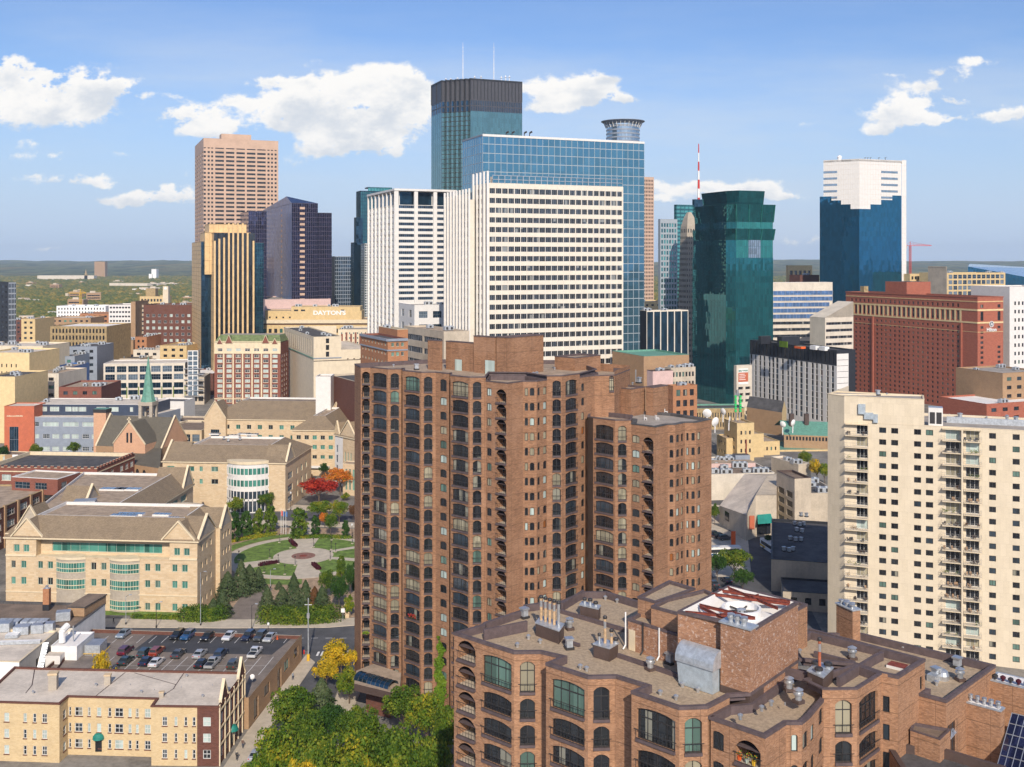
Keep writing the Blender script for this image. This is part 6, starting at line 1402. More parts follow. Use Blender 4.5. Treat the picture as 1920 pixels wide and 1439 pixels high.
 a, b = V2(-109.5, 300), V2(-107.5, 356); c, d = V2(-150, 360), V2(-140, 293)
 facade(B, a, b, 0, 14.4, [(x, x+5.5, 'stband') for x in (14, 22, 36, 44)], [(10.6, 12.8), (5.6, 7.8)], W); facade(B, b, c, 0, 14.4, [], [], W); facade(B, c, d, 0, 14.4, [], [], W); facade(B, d, a, 0, 14.4, [], [], W)
 hip(B, [a, b, c, d], 14.4, zr, 5.5); skylights(B, [(213,919,8,3), (240,919,8,3)], 18.2); gable(B, b - u*9, b, 14.4, 21, 10, 'stone_grey'); gable(B, d + v*2, d + v*11, 14.4, 21.5, 8, 'stone_grey')
 g = gp(160, 949, 18.2); m = MB(); m.obox((g.x, g.y), .2, 6, 4, 18.2, 20, 'galv', 'grey_panel'); B.part('rooftop_unit', m); 
 m = MB(); c0 = gp(330, 950, 15); m.lathe((c0.x, c0.y, 0), [(9, 0), (9, 13.5), (9.4, 13.5), (9.4, 14.1), (8.8, 14.1), (8.8, 13.7), (0, 13.7)], 'stone_grey', 26); B.part('rotunda', m)
 g = gp(326, 958, 15); m = MB(); m.obox((g.x, g.y), R(BG), 14, 3.2, 14.0, 15.4, 'limestone', 'win_teal'); B.part('skylight', m); B.finish()
 B = Bldg('small_gabled_wing', 'small brown roofed wing with white coping between long campus wing and brick academy', 'campus building', V2(-135, 330))
 a, b = at(82, 315), at(152, 311); facade(B, a, b, 0, 15, [], [], W); hip(B, [a, b, b + u*14, a + u*14], 15, 20, 6, flat=False); gable(B, a, a + u*.01 + v*.5, 15, 15.1, 1, W); 
 facade(B, b, b + u*14, 0, 15, [], [], W); facade(B, b + u*14, a + u*14, 0, 15, [], [], W); gable(B, b, b + u*14, 15, 22, 8, 'stone_grey'); B.finish()
campus_front()
def campus_mid():
 v, u = e1, e2; W = 'stone_cream'; C = at(535, 378); L = hit(C, v, 305); LL = (C-L).length
 B = Bldg('campus_hall_with_curved_glass', 'cream campus hall with tall curved glass front facing the plaza', 'campus building', V2(-95, 400)); X = lambda px: (hit(L, v, px) - L).dot(v)
 a, b = X(427), X(503); ze = 17.3; rows = [(13.8, 15.6), (9.3, 11.1)]
 facade(B, L, L + v*a, 0, ze, [(X(p), X(q), 'st') for p, q in ((313,327),(350,364),(374,380),(396,409))], rows, W); facade(B, L + v*b, C, 0, ze, [(X(508), X(511), 'st')], [(5, 15)], W)
 facade(B, C, C + u*34, 0, ze, [(3, 9, 'greybig'), (14, 16, 'st'), (20, 22, 'st'), (26, 28, 'st')], [(2, 4.5), (6, 8.5), (10.5, 13)], W); facade(B, C + u*34, L + u*34, 0, ze, [], [], W); facade(B, L + u*34, L, 0, ze, [], [], W)
 w = b - a; mid = L + v*(a+b)/2; r = w*.62; cy = math.sqrt(r*r - w*w/4); cen = mid + u*cy; th = math.asin(w/2/r); base = math.atan2(-u.y, -u.x); a0, a1 = base - th, base + th
 m = MB(); m.lathe((*cen, 0), [(r, 0), (r, 18.2), (0, 18.2)], 'white_panel', 24, a0, a1); m.lathe((*cen, 0), [(r+.3, 17.2), (r+.3, 18.25), (0, 18.25)], 'limestone', 24, a0, a1); B.part('curved_front', m)
 for z0, z1 in ((13.6, 15.8), (9.4, 11.6), (5.0, 7.6), (.4, 4.2)):
  q = MB(); q.lathe((*cen, 0), [(r+.05, z0), (r+.05, z1)], 'win_teal' if z0 > 9 else 'win_bluish', 24, a0+.02, a1-.02)
  for k in range(13): t = a0 + (a1-a0)*k/12; p = cen + Vector((math.cos(t), math.sin(t)))*(r+.15); q.tube((*p, z0-.6), (*p, z1+.6), .17, 'white_panel', 4)
  B.part('window_band', q)
 hip(B, [L, C, C + u*34, L + u*34], ze, 22.2, 8)
 gable(B, C + u*1, C + u*11, ze, 22.8, 8, 'stone_grey'); gable(B, L + u*16, L + u*1, ze, 23, 8, W)
 skylights(B, [(440,818,4,2.4), (457,815,4.5,2.6), (473,816,4.5,2.6), (403,815,4,2.4)], 21.4); equip(B, [(*gp(x, y, 21.4), 21.4) for x, y in ((420,825),(428,829),(450,826))], 3, 'vent'); B.finish()
 # rear court hall
 B = Bldg('campus_court_hall', 'cream campus hall with teal windows behind the red and orange maples', 'campus building', V2(-70, 450)); C = at(632, 440); L = hit(C, v, 548); ze = 19
 facade(B, L, C, 0, ze, [(x0, x1, 'st') for x0, x1 in even((C-L).length, 5, .55, 1)], [(15, 16.8), (11, 12.8), (7, 8.6)], W); facade(B, C, C + u*40, 0, ze, [], [], W); facade(B, C + u*40, L + u*40, 0, ze, [], [], W); facade(B, L + u*40, L, 0, ze, [], [], W)
 hip(B, [L, C, C + u*40, L + u*40], ze, 24, 7); m = MB(); q0 = L + v*.5 - u*1.5; q1 = C - v*3 - u*1.5; m.prism(ccw([q0, q1, q1 + u*1.5, q0 + u*1.5]), 3.4, 4.2, 'white_panel', 'white_panel', True); B.part('porch_roof', m); B.finish()
 B = Bldg('campus_gabled_chapel_hall', 'tall cream campus hall with narrow windows at left edge of the brown tower', 'campus building', V2(-62, 425)); a, b = at(628, 424), at(668, 413); t = (b-a).normalized(); n = Vector((-t.y, t.x))
 facade(B, a, a + (b-a)*.38, 0, 20, [(.8, 2.2, 'greybig')], [(1, 4), (5, 8), (9, 12), (13, 16)], 'white_panel'); facade(B, a + (b-a)*.38, b, 0, 20, [(x, x+1.0, 'st') for x in (1, 3, 5)], [(5, 14)], W); facade(B, b, b + n*16, 0, 20, [], [], W); facade(B, a + n*16, a, 0, 20, [], [], W); facade(B, b + n*16, a + n*16, 0, 20, [], [], W)
 hip(B, [a, b, b + n*16, a + n*16], 20, 24, 4); gable(B, a + t*3.6, b, 20, 26, 8, W); gable(B, a, a + t*3.3, 20, 25, 6, W)
 c = at(643, 405); d_ = at(676, 402); facade(B, c, d_, 0, 12, [(x, x+.9, 'st') for x in (1, 2.6, 4.2)], [(2, 10)], W); roofing(B, [c, d_, d_ + u*6, c + u*6], 12, 'roof_tan', 'limestone', W, .3, .3); B.finish()
 # back halls
 B = Bldg('rear_campus_hall', 'long brown roofed campus hall in front of the ornate brick hotel', 'campus building', V2(-95, 500)); C = at(690, 476); L = hit(C, v, 388); ze = 17.5
 facade(B, L, C, 0, ze, [(x0, x1, 'st') for x0, x1 in even((C-L).length, 14, .4, 2)], [(13, 15), (8.5, 10.5)], W); facade(B, C + u*36, L + u*36, 0, ze, [], [], W); facade(B, L + u*36, L, 0, ze, [], [], W); facade(B, C, C + u*36, 0, ze, [], [], W)
 hip(B, [L, C, C + u*36, L + u*36], ze, 24.5, 12, 'roof_brown'); 
 for p0, w_ in ((383, 10), (612, 9), (634, 10)): a = hit(L - u*2, v, p0); facade(B, a, a + v*w_, 0, ze+.4, [(3, 7, 'greybig')], [(9, 13)], W); facade(B, a + v*w_, a + v*w_ + u*6, 0, ze+.4, [], [], W); facade(B, a + u*6, a, 0, ze+.4, [], [], W); gable(B, a, a + v*w_, ze+.4, 25.5, 11, W)
 B.finish()
 tower('glass_entrance_hall', 'low cream hall with large teal entrance glass left of the rear campus hall', 'campus building', 304, 492, None, 378, 806, BG, W, None, ('w', 'greybig', 4, .8, 2, 5, 3, 3.4, .5), deck='roof_brown', cap='limestone')
 tower('grey_flat_block', 'plain grey block with dark flat roof behind the glass entrance hall', 'building', 303, 520, None, 378, 790, BG, 'concrete', None, None, deck='roof_brown', n_units=1, depth=18)
campus_mid()
# church
def church():
 v, u = e1, e2; B = Bldg('stone_church', 'stone church with dark slate roofs, pointed front gable and slender green spire', 'church', V2(-166, 455)); W = 'brick_salmon'; S = 'limestone'
 a, b = at(213, 443), at(272, 440); n0 = at(180, 452); n1 = at(303, 446); t = (n1-n0).normalized(); k = Vector((-t.y, t.x))
 facade(B, n0, n1, 0, 10.5, [(3, 4.6, 'archd'), (6, 7.6, 'archd'), (20, 21.6, 'archd'), (23.5, 25.1, 'archd')], [(3, 8)], 'brick_buff'); facade(B, n1, n1 + k*22, 0, 10.5, [(3, 5, 'archd'), (7, 9, 'archd')], [(2, 8)], 'brick_buff'); facade(B, n0 + k*22, n0, 0, 10.5, [], [], W); facade(B, n1 + k*22, n0 + k*22, 0, 10.5, [], [], W)
 m = B.roof; r0, r1 = n0 + k*11, n1 + k*11; m.quad((*n0, 10.5), (*n1, 10.5), (*r1, 22), (*r0, 22), 'shingle_dark'); m.quad((*(n1+k*22), 10.5), (*(n0+k*22), 10.5), (*r0, 22), (*r1, 22), 'shingle_dark')
 gable(B, n1, n1 + k*22, 10.5, 22.2, .6, W, 'shingle_dark'); gable(B, n0 + k*22, n0, 10.5, 22.2, .6, W, 'shingle_dark')
 facade(B, a, b, 0, 13, [], [], W); facade(B, b, b + k*10, 0, 13, [], [], W); facade(B, a + k*10, a, 0, 13, [], [], W); gable(B, a, b, 13, 22.0, 12, W, 'shingle_dark', win=[(.44, 13.6, .9, 4.2), (.56, 13.6, .9, 4.2)])
 c = (a+b)/2; q = MB(); q.box(c.x-.25, c.y-.4, 22, c.x+.25, c.y, 24.4, S); q.box(c.x-.8, c.y-.4, 23.2, c.x+.8, c.y, 23.7, S); B.part('gable_cross', q)
 # aisle roof in front of the gable, apse side
 f0, f1 = at(214, 432), at(300, 418); k2 = u; m.quad((*f0, 7.5), (*f1, 7.5), (*(n1), 10.6), (*(n0 + t*8), 10.6), 'shingle_dark'); facade(B, f0, f1, 0, 7.5, [(13, 15, 'archd'), (17, 19, 'archd')], [(1.5, 6)], 'brick_buff'); facade(B, f1, n1, 0, 7.5, [], [], 'brick_buff')
 # chimney-like turret and bell tower
 q = MB(); p = at(192, 466); q.obox(p, R(BG), 5.6, 5, 0, 23, W); q.obox(p, R(BG), 6, 5.4, 23, 24.5, 'dark_metal', 'verdigris'); B.part('turret', q)
 p = at(278, 462); q = MB(); q.obox(p, R(BG), 8, 8, 0, 19.5, W, S); q.obox(p, R(BG), 8.6, 8.6, 17.6, 18.2, S)
 for sx in (-1, 1):
  for sy in (-1, 1): c = p + v*2.4*sx + u*2.4*sy; q.obox(c, R(BG), 1.3, 1.3, 19.5, 28, 'stone_grey')
 q.obox(p, R(BG), 6.4, 6.4, 26.6, 28.2, 'stone_grey', S); q.obox(p, R(BG), 4, 4, 19.5, 21, 'dark_metal')
 tw = B.part('bell_tower', q); q = MB(); q.lathe((*p, 28.2), [(3.3, 0), (2.5, 3), (1.7, 9), (.9, 14), (.12, 19.5), (0, 20)], 'verdigris', 8); q.tube((*p, 47), (*p, 49.6), .12, 'dark_metal', 4); B.part('spire', q, parent=tw)
 for z in (22.5, 24.2): q = MB(); q.lathe((p.x, p.y, z), [(0, 1), (.5, .9), (.8, 0)], 'bronze', 8); B.part('bell', q, parent=tw)
 B.finish()
church()
# brick academy with crenellated parapet
def academy():
 v, u = e1, e2; C = at(182, 394); L = hit(C, v, -30); B = Bldg('brick_academy', 'dark red brick academy with pale crenellated parapet in front of the stone church', 'school', V2(-170, 410)); W = 'brick_red'
 LL = (C-L).length; cs = [(x, x+3.6, 'aca') for x in np.arange(1.6, LL-3, 5.4)]
 facade(B, L, C, 0, 12.2, cs, [(7.2, 9.4), (3.2, 5.4), (.0+.3, 1.6)], W); SL = 32; facade(B, C, C + u*SL, 0, 12.2, [(x, x+2.6, 'aca') for x in (2, 6.5, 11, 19, 23.5, 28)], [(7.2, 9.4), (3.2, 5.4)], W); facade(B, C + u*SL, L + u*SL, 0, 12.2, [], [], W)
 roofing(B, [L, C, C + u*SL, L + u*SL], 12.2, 'roof_dark', 'limestone', W, 1.4, .5); hband(B, L, C, 10.4, 10.8, .15, 'limestone'); hband(B, C, C + u*SL, 10.4, 10.8, .15, 'limestone')
 for s in np.arange(.8, LL, 2.6): p = L + v*float(s); q = MB(); q.obox(p, R(BG), 1.3, .6, 12.2, 12.9, W, 'limestone'); B.part('merlon', q)
 for s in np.arange(.8, SL, 2.6): p = C + u*float(s); q = MB(); q.obox(p, R(BG+90), 1.3, .6, 12.2, 12.9, W, 'limestone'); B.part('merlon', q)
 B.nwin = 100; B.finish()
 B = Bldg('brick_warehouse', 'brown brick warehouse with pale piers and tan flat roof at left frame edge', 'building', V2(-175, 330)); a, b = V2(-161.6, 292), V2(-156.4, 361); L2 = a - e1*60
 facade(B, a, b, 0, 13, [(x, x+4.4, 'aca') for x in np.arange(1.8, 66, 7.6)], [(9.6, 11.6), (6, 8), (2.4, 4.4)], 'brick_dark'); facade(B, L2, a, 0, 13, [], [], 'brick_dark'); facade(B, b, b - e1*60, 0, 13, [], [], 'brick_dark'); roofing(B, [a, b, b - e1*60, L2], 13, 'roof_tan', 'sand_stone', 'brick_dark', .5, .5)
 for x in np.arange(0.6, 69, 7.6): p = a + (b-a).normalized()*float(x); q = MB(); q.obox(p, math.atan2((b-a).y, (b-a).x), 1.1, .8, 0, 13.3, 'brick_buff', 'sand_stone'); B.part('pier', q)
 c, d = at(22, 356), at(108, 352); t = (d-c).normalized(); k = Vector((-t.y, t.x))
 facade(B, c, d, 11.5, 17, [(1.2, 7, 'greybig'), (9, 13.5, 'greybig')], [(13.2, 15.4)], 'brick_red'); facade(B, d, d + k*12, 11.5, 17, [(2, 5, 'greybig')], [(13.2, 15.4)], 'brick_red'); facade(B, c + k*12, c, 11.5, 17, [], [], 'brick_red'); roofing(B, [c, d, d + k*12, c + k*12], 17, 'roof_tan', 'white_panel', 'brick_red', .4, .6); B.finish()
academy()
def grey_school():
 v = dirv(0); B = Bldg('grey_orange_school', 'grey panelled school with navy upper floor and bright orange left end', 'school', V2(-200, 500)); Y = 492
 L = at(35, Y); C = at(268, Y-2); W = 'grey_panel'; LL = (C-L).length; z1 = 17
 cols = []; X = lambda px: (px-35)/F*Y*1.0
 rows3 = [(1.2, 3.2)]; r1 = [(12.6, 14.6)]; r2 = [(7.0, 9.0)]
 for a, b in ((43,74),(81,111),(119,149),(156,186),(194,224),(232,262)): cols.append((X(a), X(b), 'greyw', r1))
 facade(B, L, C, 10.5, z1, cols, [], W); c2 = []
 for a in (43,61,81,99,119,136,156,174,194,212,232,250): c2.append((X(a), X(a+13), 'greyw', r2 + rows3))
 facade(B, L, C, 0, 10.5, c2, [], W); facade(B, C, C + V2(8, 30), 0, z1, [], [], 'grey_panel'); facade(B, L + V2(-3, 30), L, 0, z1, [], [], W)
 roofing(B, [L, C, C + V2(8, 30), L + V2(-3, 30)], z1, 'roof_light', 'white_panel', W, .4, .4)
 a, b = at(64, Y+8), at(275, Y+6); zt = zat(758, Y+8); facade(B, a, b, z1-.5, zt, [(x0, x1, 'greyw') for x0, x1 in ((2, 6.2), (7.6, 12), (15, 18), (18.3, 21), (21.3, 25), (30, 34.5), (36, 40.5), (46, 47.5))], [(zt-3.4, zt-1.2)], 'navy_panel'); facade(B, b, b + V2(4, 22), 0, zt, [], [], 'navy_panel'); facade(B, b + V2(4, 22), a + V2(-2, 22), 0, zt, [], [], 'navy_panel')
 roofing(B, [a, b, b + V2(4, 22), a + V2(-2, 22)], zt, 'roof_light', 'white_panel', 'navy_panel', .3, .3)
 o0, o1 = at(8, Y-1), at(64, Y-1); facade(B, o0, o1, 0, zt+.3, [(2.4, 6.6, 'greybig')], [(.5, 12.5)], 'orange_panel'); facade(B, o1, o1 + V2(0, 12), 0, zt+.3, [], [], 'orange_panel'); facade(B, o0 + V2(0, 12), o0, 0, zt+.3, [], [], 'orange_panel'); roofing(B, [o0, o1, o1 + V2(0, 12), o0 + V2(0, 12)], zt+.3, 'roof_light', 'orange_panel', 'orange_panel', .4, .3)
 q = MB(); p = o0 + V2(1.2, -.1); rr = random.Random(2)
 x = 0
 while x < 7.4: w = rr.choice((.25, .35, .45)); hh = rr.choice((.45, .6, .45)); q.quad((p.x+x, p.y, zt-4.6), (p.x+x+w, p.y, zt-4.6), (p.x+x+w, p.y, zt-4.6+hh), (p.x+x, p.y, zt-4.6+hh), 'limestone'); x += w + .1
 B.part('sign_lettering', q); scatter_units(B, [a, b, b + V2(4, 22), a + V2(-2, 22)], zt-.3, 4, 5); B.finish()
 B = Bldg('street_wall_block', 'pale low block with poster panels between the grey school and brick academy', 'building', V2(-200, 470)); c, d = at(-10, 470), at(178, 462); facade(B, c, d, 0, 3.6, [(x, x+3, 'greyw') for x in (4, 22, 34, 40)], [(.5, 2.8)], 'tan_stucco'); facade(B, d, d + V2(2, 8), 0, 3.6, [], [], 'tan_stucco'); roofing(B, [c, d, d + V2(2, 8), c + V2(2, 8)], 3.6, 'roof_brown', 'limestone', 'tan_stucco', .3, .3)
 for x, mk in ((31, 'white_paint'), (42, 'blue_paint'), (90, 'white_paint'), (17, 'brick_buff')): p = at(x, 466); q = MB(); q.box(p.x-1.6, p.y-.6, .2, p.x+1.6, p.y-.3, 4.2, mk); B.part('poster_panel', q)
 B.finish()
grey_school()
# blocks beyond, left side
BT2 = -6
def T(*a, **k): return tower(*a, **k)
T('white_corner_block', 'pink white cube building with two small windows behind the church spire', 'building', 288, 540, None, 345, 752, BT2, 'white_panel', None, ('w', 'dark', 5, .3, 4, 5, 2, 2, 1), deck='roof_dark', depth=14)
def construction():
 Y = 650; B = Bldg('unfinished_glass_building', 'concrete and glass building under construction with white stair shaft at its right end', 'building', at(290, 640)); L = at(194, Y); C = at(347, Y+6); R2 = at(383, Y+8); zt = zat(682, Y); t = (C-L).normalized(); LL = (C-L).length; k = Vector((-t.y, t.x)); W = 'concrete_pale'; fh = 6.2
 zz_ = lambda y: zat(y, Y); rows = [(zz_(699), zz_(687.5)), (zz_(713.5), zz_(703)), (zz_(729), zz_(719), 'navybig'), (zz_(741.5), zz_(732.5), 'navybig')]
 facade(B, L, C, 0, zt, [(x0, x1, 'greybig') for x0, x1 in even(LL, 7, .84, .5)], rows, W); facade(B, C, R2, 0, zt-9, [(x0, x1, 'deck') for x0, x1 in even((R2-C).length, 3, .8, .2)], [(2, 5), (6.5, 9.5), (11, 14), (15.5, 18)], 'concrete'); facade(B, R2, R2 + k*24, 0, zt-9, [], [], 'concrete'); facade(B, L + k*24, L, 0, zt, [], [], W); facade(B, C, C + k*24, zt-9, zt, [], [], 'concrete')
 roofing(B, [L, C, C + k*24, L + k*24], zt, 'roof_light', 'white_panel', W, .5, .5); roofing(B, [C, R2, R2 + k*24, C + k*24], zt-9, 'roof_grey', W, W, .3, .3)
 for x0 in range(8): p = L + t*(LL*x0/7) - k*.25; q = MB(); q.obox(p, math.atan2(t.y, t.x), .45, .3, 0, zt-14.6, 'leaf_near_ivy' if x0 > 0 else 'grey_panel'); B.part('safety_strip', q)
 s0, s1 = at(352, Y+5), at(371, Y+6); z2 = zat(659, Y); curtain(B, s0, s1, 6, z2, 2, 9, 'g_sky', 'white_paint', .5, .5, .2, 'stair_shaft'); curtain(B, s1, s1 + k*7, 6, z2, 1, 9, 'g_sky', 'white_paint', .5, .5, .2, 'stair_shaft')
 for i in range(6): q = MB(); z = zt - 4 - i*3.4; a, b = at(345, Y+5), at(382, Y+5); q.prism(ccw([a, b, b + k*.8, a + k*.8]), z, z+.5, 'silver', 'silver', True); B.part('scaffold', q)
 B.finish()
construction()
T('ornate_brick_hotel', 'ornate red brick and cream stone hotel with mossy green roof below the gold striped tower', 'hotel', 402, 660, None, 526, 640, -1, 'brick_red', None, None, deck='mansard', fin=False, depth=24, roofh=.1)
B = [o for o in sc.objects if o.name == 'ornate_brick_hotel'][0]
def ornate(root):
 B = Bldg.__new__(Bldg); B.loc = root.location.copy(); B.root = root; B.wall = MB(); B.roof = MB(); B.wins = []; B.wallname = 'wall'; B.nwin = 100
 Y = 660; v = dirv(-1); u = dirv(89); L = at(402, Y); C = hit(L, v, 526); LL = (C-L).length; z1 = zat(640, Y); zb = zat(662, Y)
 B.wall = MB(); cols = even(LL, 7, .55, .6)
 facade(B, L - u*.02, C - u*.02, 0, zb, [(a, b, 'orn') for a, b in cols], [(zb - 2.9 - 3.1*k, zb - 1.0 - 3.1*k) for k in range(13)], 'brick_red')
 facade(B, L - u*.02, C - u*.02, zb, z1, [(a, b, 'orn') for a, b in cols], [(zb+1.0, zb+2.8)], 'limestone')
 facade(B, C, C + u*22, 0, z1-1, [(3, 5, 'orn'), (9, 11, 'orn'), (15, 17, 'orn')], [(zb - 2.9 - 3.1*k, zb - 1.0 - 3.1*k) for k in range(13)], 'brick_red'); facade(B, C + u*22, L + u*22, 0, z1-1, [], [], 'brick_red'); facade(B, L + u*22, L, 0, z1-1, [], [], 'brick_red')
 for i in range(1, 7): x = LL*i/7 + .0; q = MB(); q.obox(L + v*x - u*.2, R(-1), .85, .35, 0, zb, 'limestone'); B.part('pilaster', q)
 hband(B, L - u*.02, C - u*.02, zb-.5, zb+.2, .45, 'limestone'); hband(B, L - u*.02, C - u*.02, zb-29, zb-28.4, .3, 'limestone')
 B.roof.quad((*(L - u*.3), z1-.6), (*(C - u*.3), z1-.6), (*(C + u*6 - v*2), z1+3.6), (*(L + u*6 + v*2), z1+3.6), 'mansard'); B.roof.quad((*(L + u*6 + v*2), z1+3.6), (*(C + u*6 - v*2), z1+3.6), (*(C + u*20 - v*2), z1+3.5), (*(L + u*20 + v*2), z1+3.5), 'roof_grey')
 B.roof.quad((*(C - u*.3), z1-.6), (*(C + u*22), z1-.6), (*(C + u*20 - v*2), z1+3.5), (*(C + u*6 - v*2), z1+3.6), 'mansard')
 for i in (1, 5): x = (cols[i][0]+cols[i][1])/2; gable(B, L + v*(x-2) - u*.5, L + v*(x+2) - u*.5, z1-1.2, z1+3.4, 5, 'brick_red', 'mansard')
 for i in (0, 6): x = (cols[i][0]+cols[i][1])/2; gable(B, L + v*(x-1.5) - u*.5, L + v*(x+1.5) - u*.5, z1-1.6, z1+1.2, 4, 'brick_red', 'mansard')
 B.finish()
ORN = Bldg('ornate_brick_hotel', 'ornate red brick and cream stone hotel with mossy green roof below the gold striped tower', 'hotel', at(464, 670)); bpy.data.objects.remove(B, do_unlink=True); ornate(ORN.root); ORN.root.name = 'ornate_brick_hotel'
# windowless cream store
def cream_store():
 u_, v_ = dirv(GA+90), dirv(GA); C = at(588, 620); L = hit(C, u_, 532); Rr = hit(C, v_, 700); z1 = zat(632, 620); B = Bldg('cream_windowless_store', 'big cream almost windowless store block with ribbed upper floor', 'building', at(620, 650)); W = 'concrete_cream'; Bk = L + Rr - C
 q0 = hit(C, v_, 640)
 facade(B, L, C, 0, z1, [(a, b, 'dark') for a, b in even((C-L).length, 14, .35, 2)], [(z1-11, z1-2)], W); facade(B, C, q0, 0, z1, [((q0-C).length*.44, (q0-C).length*.56, 'pinkw')], [(z1-4, z1-1.2), (z1-8, z1-5), (z1-12, z1-9)], W); facade(B, q0, Rr, 0, z1-8, [(a, b, 'deck') for a, b in even((Rr-q0).length, 4, .3, 2)], [(z1-14, z1-13.4)], W); facade(B, q0, q0 + u_*14, z1-8, z1, [], [], W); facade(B, Rr, Bk, 0, z1-8, [], [], W); facade(B, Bk, L, 0, z1, [], [], W)
 q1 = q0 + u_*30; roofing(B, [L, C, q0, q0 + (L-C)], z1, 'roof_dark', W, W, .6, .4); roofing(B, [q0, Rr, Bk, q0 + (L-C)], z1-8, 'roof_light', W, W, .5, .4)
 hband(B, L, C, z1-13, z1-12.4, .3, 'verdigris'); hband(B, C, q0, z1-13, z1-12.4, .3, 'grey_panel'); hband(B, C, Rr, z1-14.5, z1-14.1, .1, 'bronze')
 scatter_units(B, [L, C, q0, q0 + (L-C)], z1-.6, 5, 4, (0, 2), R(GA)); B.finish()
 C = at(640, 540); B = tower('patterned_store', 'cream store with red and green patterned window panels behind the windowless store', 'building', 634, 700, None, 692, 618, 4, W, None, ('w', 'tealw', 7, .3, 2, 3.2, 5, 1.2, 1), n_units=3, seed=8, fin=False)
 L, C, Rr, Bk = B.c; t = (Rr-C).normalized()
 for i in range(5): p = C + t*(2.5+3*i) ; q = MB(); q.obox(p - Vector((-t.y, t.x))*.1, math.atan2(t.y, t.x), 1.2, .2, B.z1-10-(i % 2)*2, B.z1-3+(i % 2), 'brick_red'); B.part('red_panel', q)
 B.finish()
 tower('dark_brick_flat', 'dark plum brick flat roofed building just left of the brown tower', 'building', 668, 455, 618, 760, 716, GA+8, 'brick_dark', None, None, deck='roof_dark', cap='concrete', n_units=3, seed=2)
 tower('white_ribbed_annex', 'white ribbed annex in front of the windowless store', 'building', 592, 470, None, 620, 706, 0, 'white_panel', None, None, deck='roof_brown', depth=10)
cream_store()
# department store with big lettering
def dayton():
 Y = 760; L = at(478, Y); v_ = dirv(2); C = hit(L, v_, 690); u_ = dirv(92); z1 = zat(600, Y); B = Bldg('department_store', 'tan department store with white rooftop lettering and pale cornice', 'department store', at(585, 780)); W = 'tan_stucco'
 facade(B, L, C, 0, z1, [(a, b, 'sqb') for a, b in even((C-L).length, 20, .55, 1)], [(z1-9.5-5*k, z1-6.5-5*k) for k in range(8)], W); facade(B, C, C + u_*30, 0, z1, [], [], W); hband(B, L, C, z1-2.6, z1-.2, 1.2, 'limestone'); hband(B, L, C, z1-3.6, z1-2.7, .3, 'brick_dark')
 roofing(B, [L, C, C + u_*36, L + u_*36], z1, 'roof_tan', 'limestone', W, .5, .5)
 p, q = at(497, Y+8), at(678, Y+8); z2 = zat(584, Y); facade(B, p, q, z1-1, z2, [(a, b, 'dark') for a, b in even((q-p).length, 14, .25, 1)], [(z1+.6, z1+1.9)], W); facade(B, q, q + u_*20, z1-1, z2, [], [], W); roofing(B, [p, q, q + u_*20, p + u_*20], z2, 'roof_tan', W, W, .3, .4)
 p, q = at(547, Y+9), at(676, Y+9); z3 = zat(576, Y); p -= V2(0, 1.6); q -= V2(0, 1.6); facade(B, p, q, z1-1, z3, [(2, 5, 'dark'), (7, 10, 'dark'), (36, 38.5, 'dark')], [(z3-3.4, z3-2.2)], W); facade(B, q, q + u_*18, z1-1, z3, [], [], W); facade(B, p + u_*18, p, z1-1, z3, [], [], W); roofing(B, [p, q, q + u_*18, p + u_*18], z3, 'roof_tan', W, W, .3, .4)
 c = at(617.5, Y+7.2); text3d(B, "DAYTON'S", (c.x, c.y, zat(590.5, Y+7)), 0, 4.1, 'white_paint', 'sign_lettering', .16).scale = (1.18, 1, 1)
 scatter_units(B, [p, q, q + u_*18, p + u_*18], z3-.3, 5, 7); B.finish()
dayton()
B = tower('green_banded_brick_block', 'orange and brown brick block with pale green framed windows above the brown tower roof', 'building', 727, 400, 676, 764, 636, GA+4, 'brick_orange', ('w', 'teal', 8, .35, 1.6, 3.4, 3, 1.2, 1), ('w', 'teal', 3, .55, 1.5, 3.6, 12, 1.5, 1), deck='roof_dark', cap='brick_red', n_units=0, fin=False)
L, C, Rr, Bk = B.c
for a, b in ((L, C), (C, Rr)): hband(B, a, b, B.z1-.9, B.z1+.05, .5, 'grey_panel'); hband(B, a, b, B.z1-4.6, B.z1-4.1, .3, 'grey_panel')
B.finish()
tower('orange_brick_upper_block', 'orange brick block with dark roof and pale cornice behind the green banded brick block', 'building', 745, 440, 710, 765, 618, GA+4, 'brick_orange', ('w', 'dark', 9, .45, 5, 6, 3, 4, 1), ('w', 'dark', 2, .4, 5, 6, 3, 3, 2), deck='roof_dark', cap='limestone', n_units=1)
tower('beige_office_bands', 'beige office building with window bands just behind the brown tower chimney', 'building', 832, 450, 757, 880, 622, GA+6, 'concrete', ('w', 'office', 2, .92, 3.2, 5.4, 5, 2.6, 1), None, deck='roof_tan', n_units=2, seed=6)
# far-left row
T('dark_balcony_tower', 'dark glass balcony tower cut by the left frame edge', 'building', 16, 640, -20, 30, 530, 40, 'black_panel', ('w', 'strip', 5, .5, 2, 3.1, 20, 1.6, .5), ('c', 5, 24, 'g_navy', 'silver', .3, .8), deck='roof_dark')
T('gold_plain_block', 'gold yellow block with few small windows at left edge', 'building', -30, 560, None, 55, 661, BT2, 'yellow_stucco', None, ('w', 'dark', 5, .25, 6, 4, 2, 1.8, 6), deck='roof_light', n_units=3)
T('cream_stepped_block', 'cream block with rooftop machines behind the gold yellow block', 'building', -60, 620, None, 80, 648, BT2, 'concrete_cream', None, ('w', 'sq', 14, .4, 3, 4.4, 9, 2, 1), deck='roof_light', n_units=6, seed=3)
T('lower_yellow_block', 'lower plain yellow block in front of the gold block at left edge', 'building', -30, 520, None, 28, 706, BT2, 'yellow_stucco', None, None, deck='roof_dark', n_units=2)
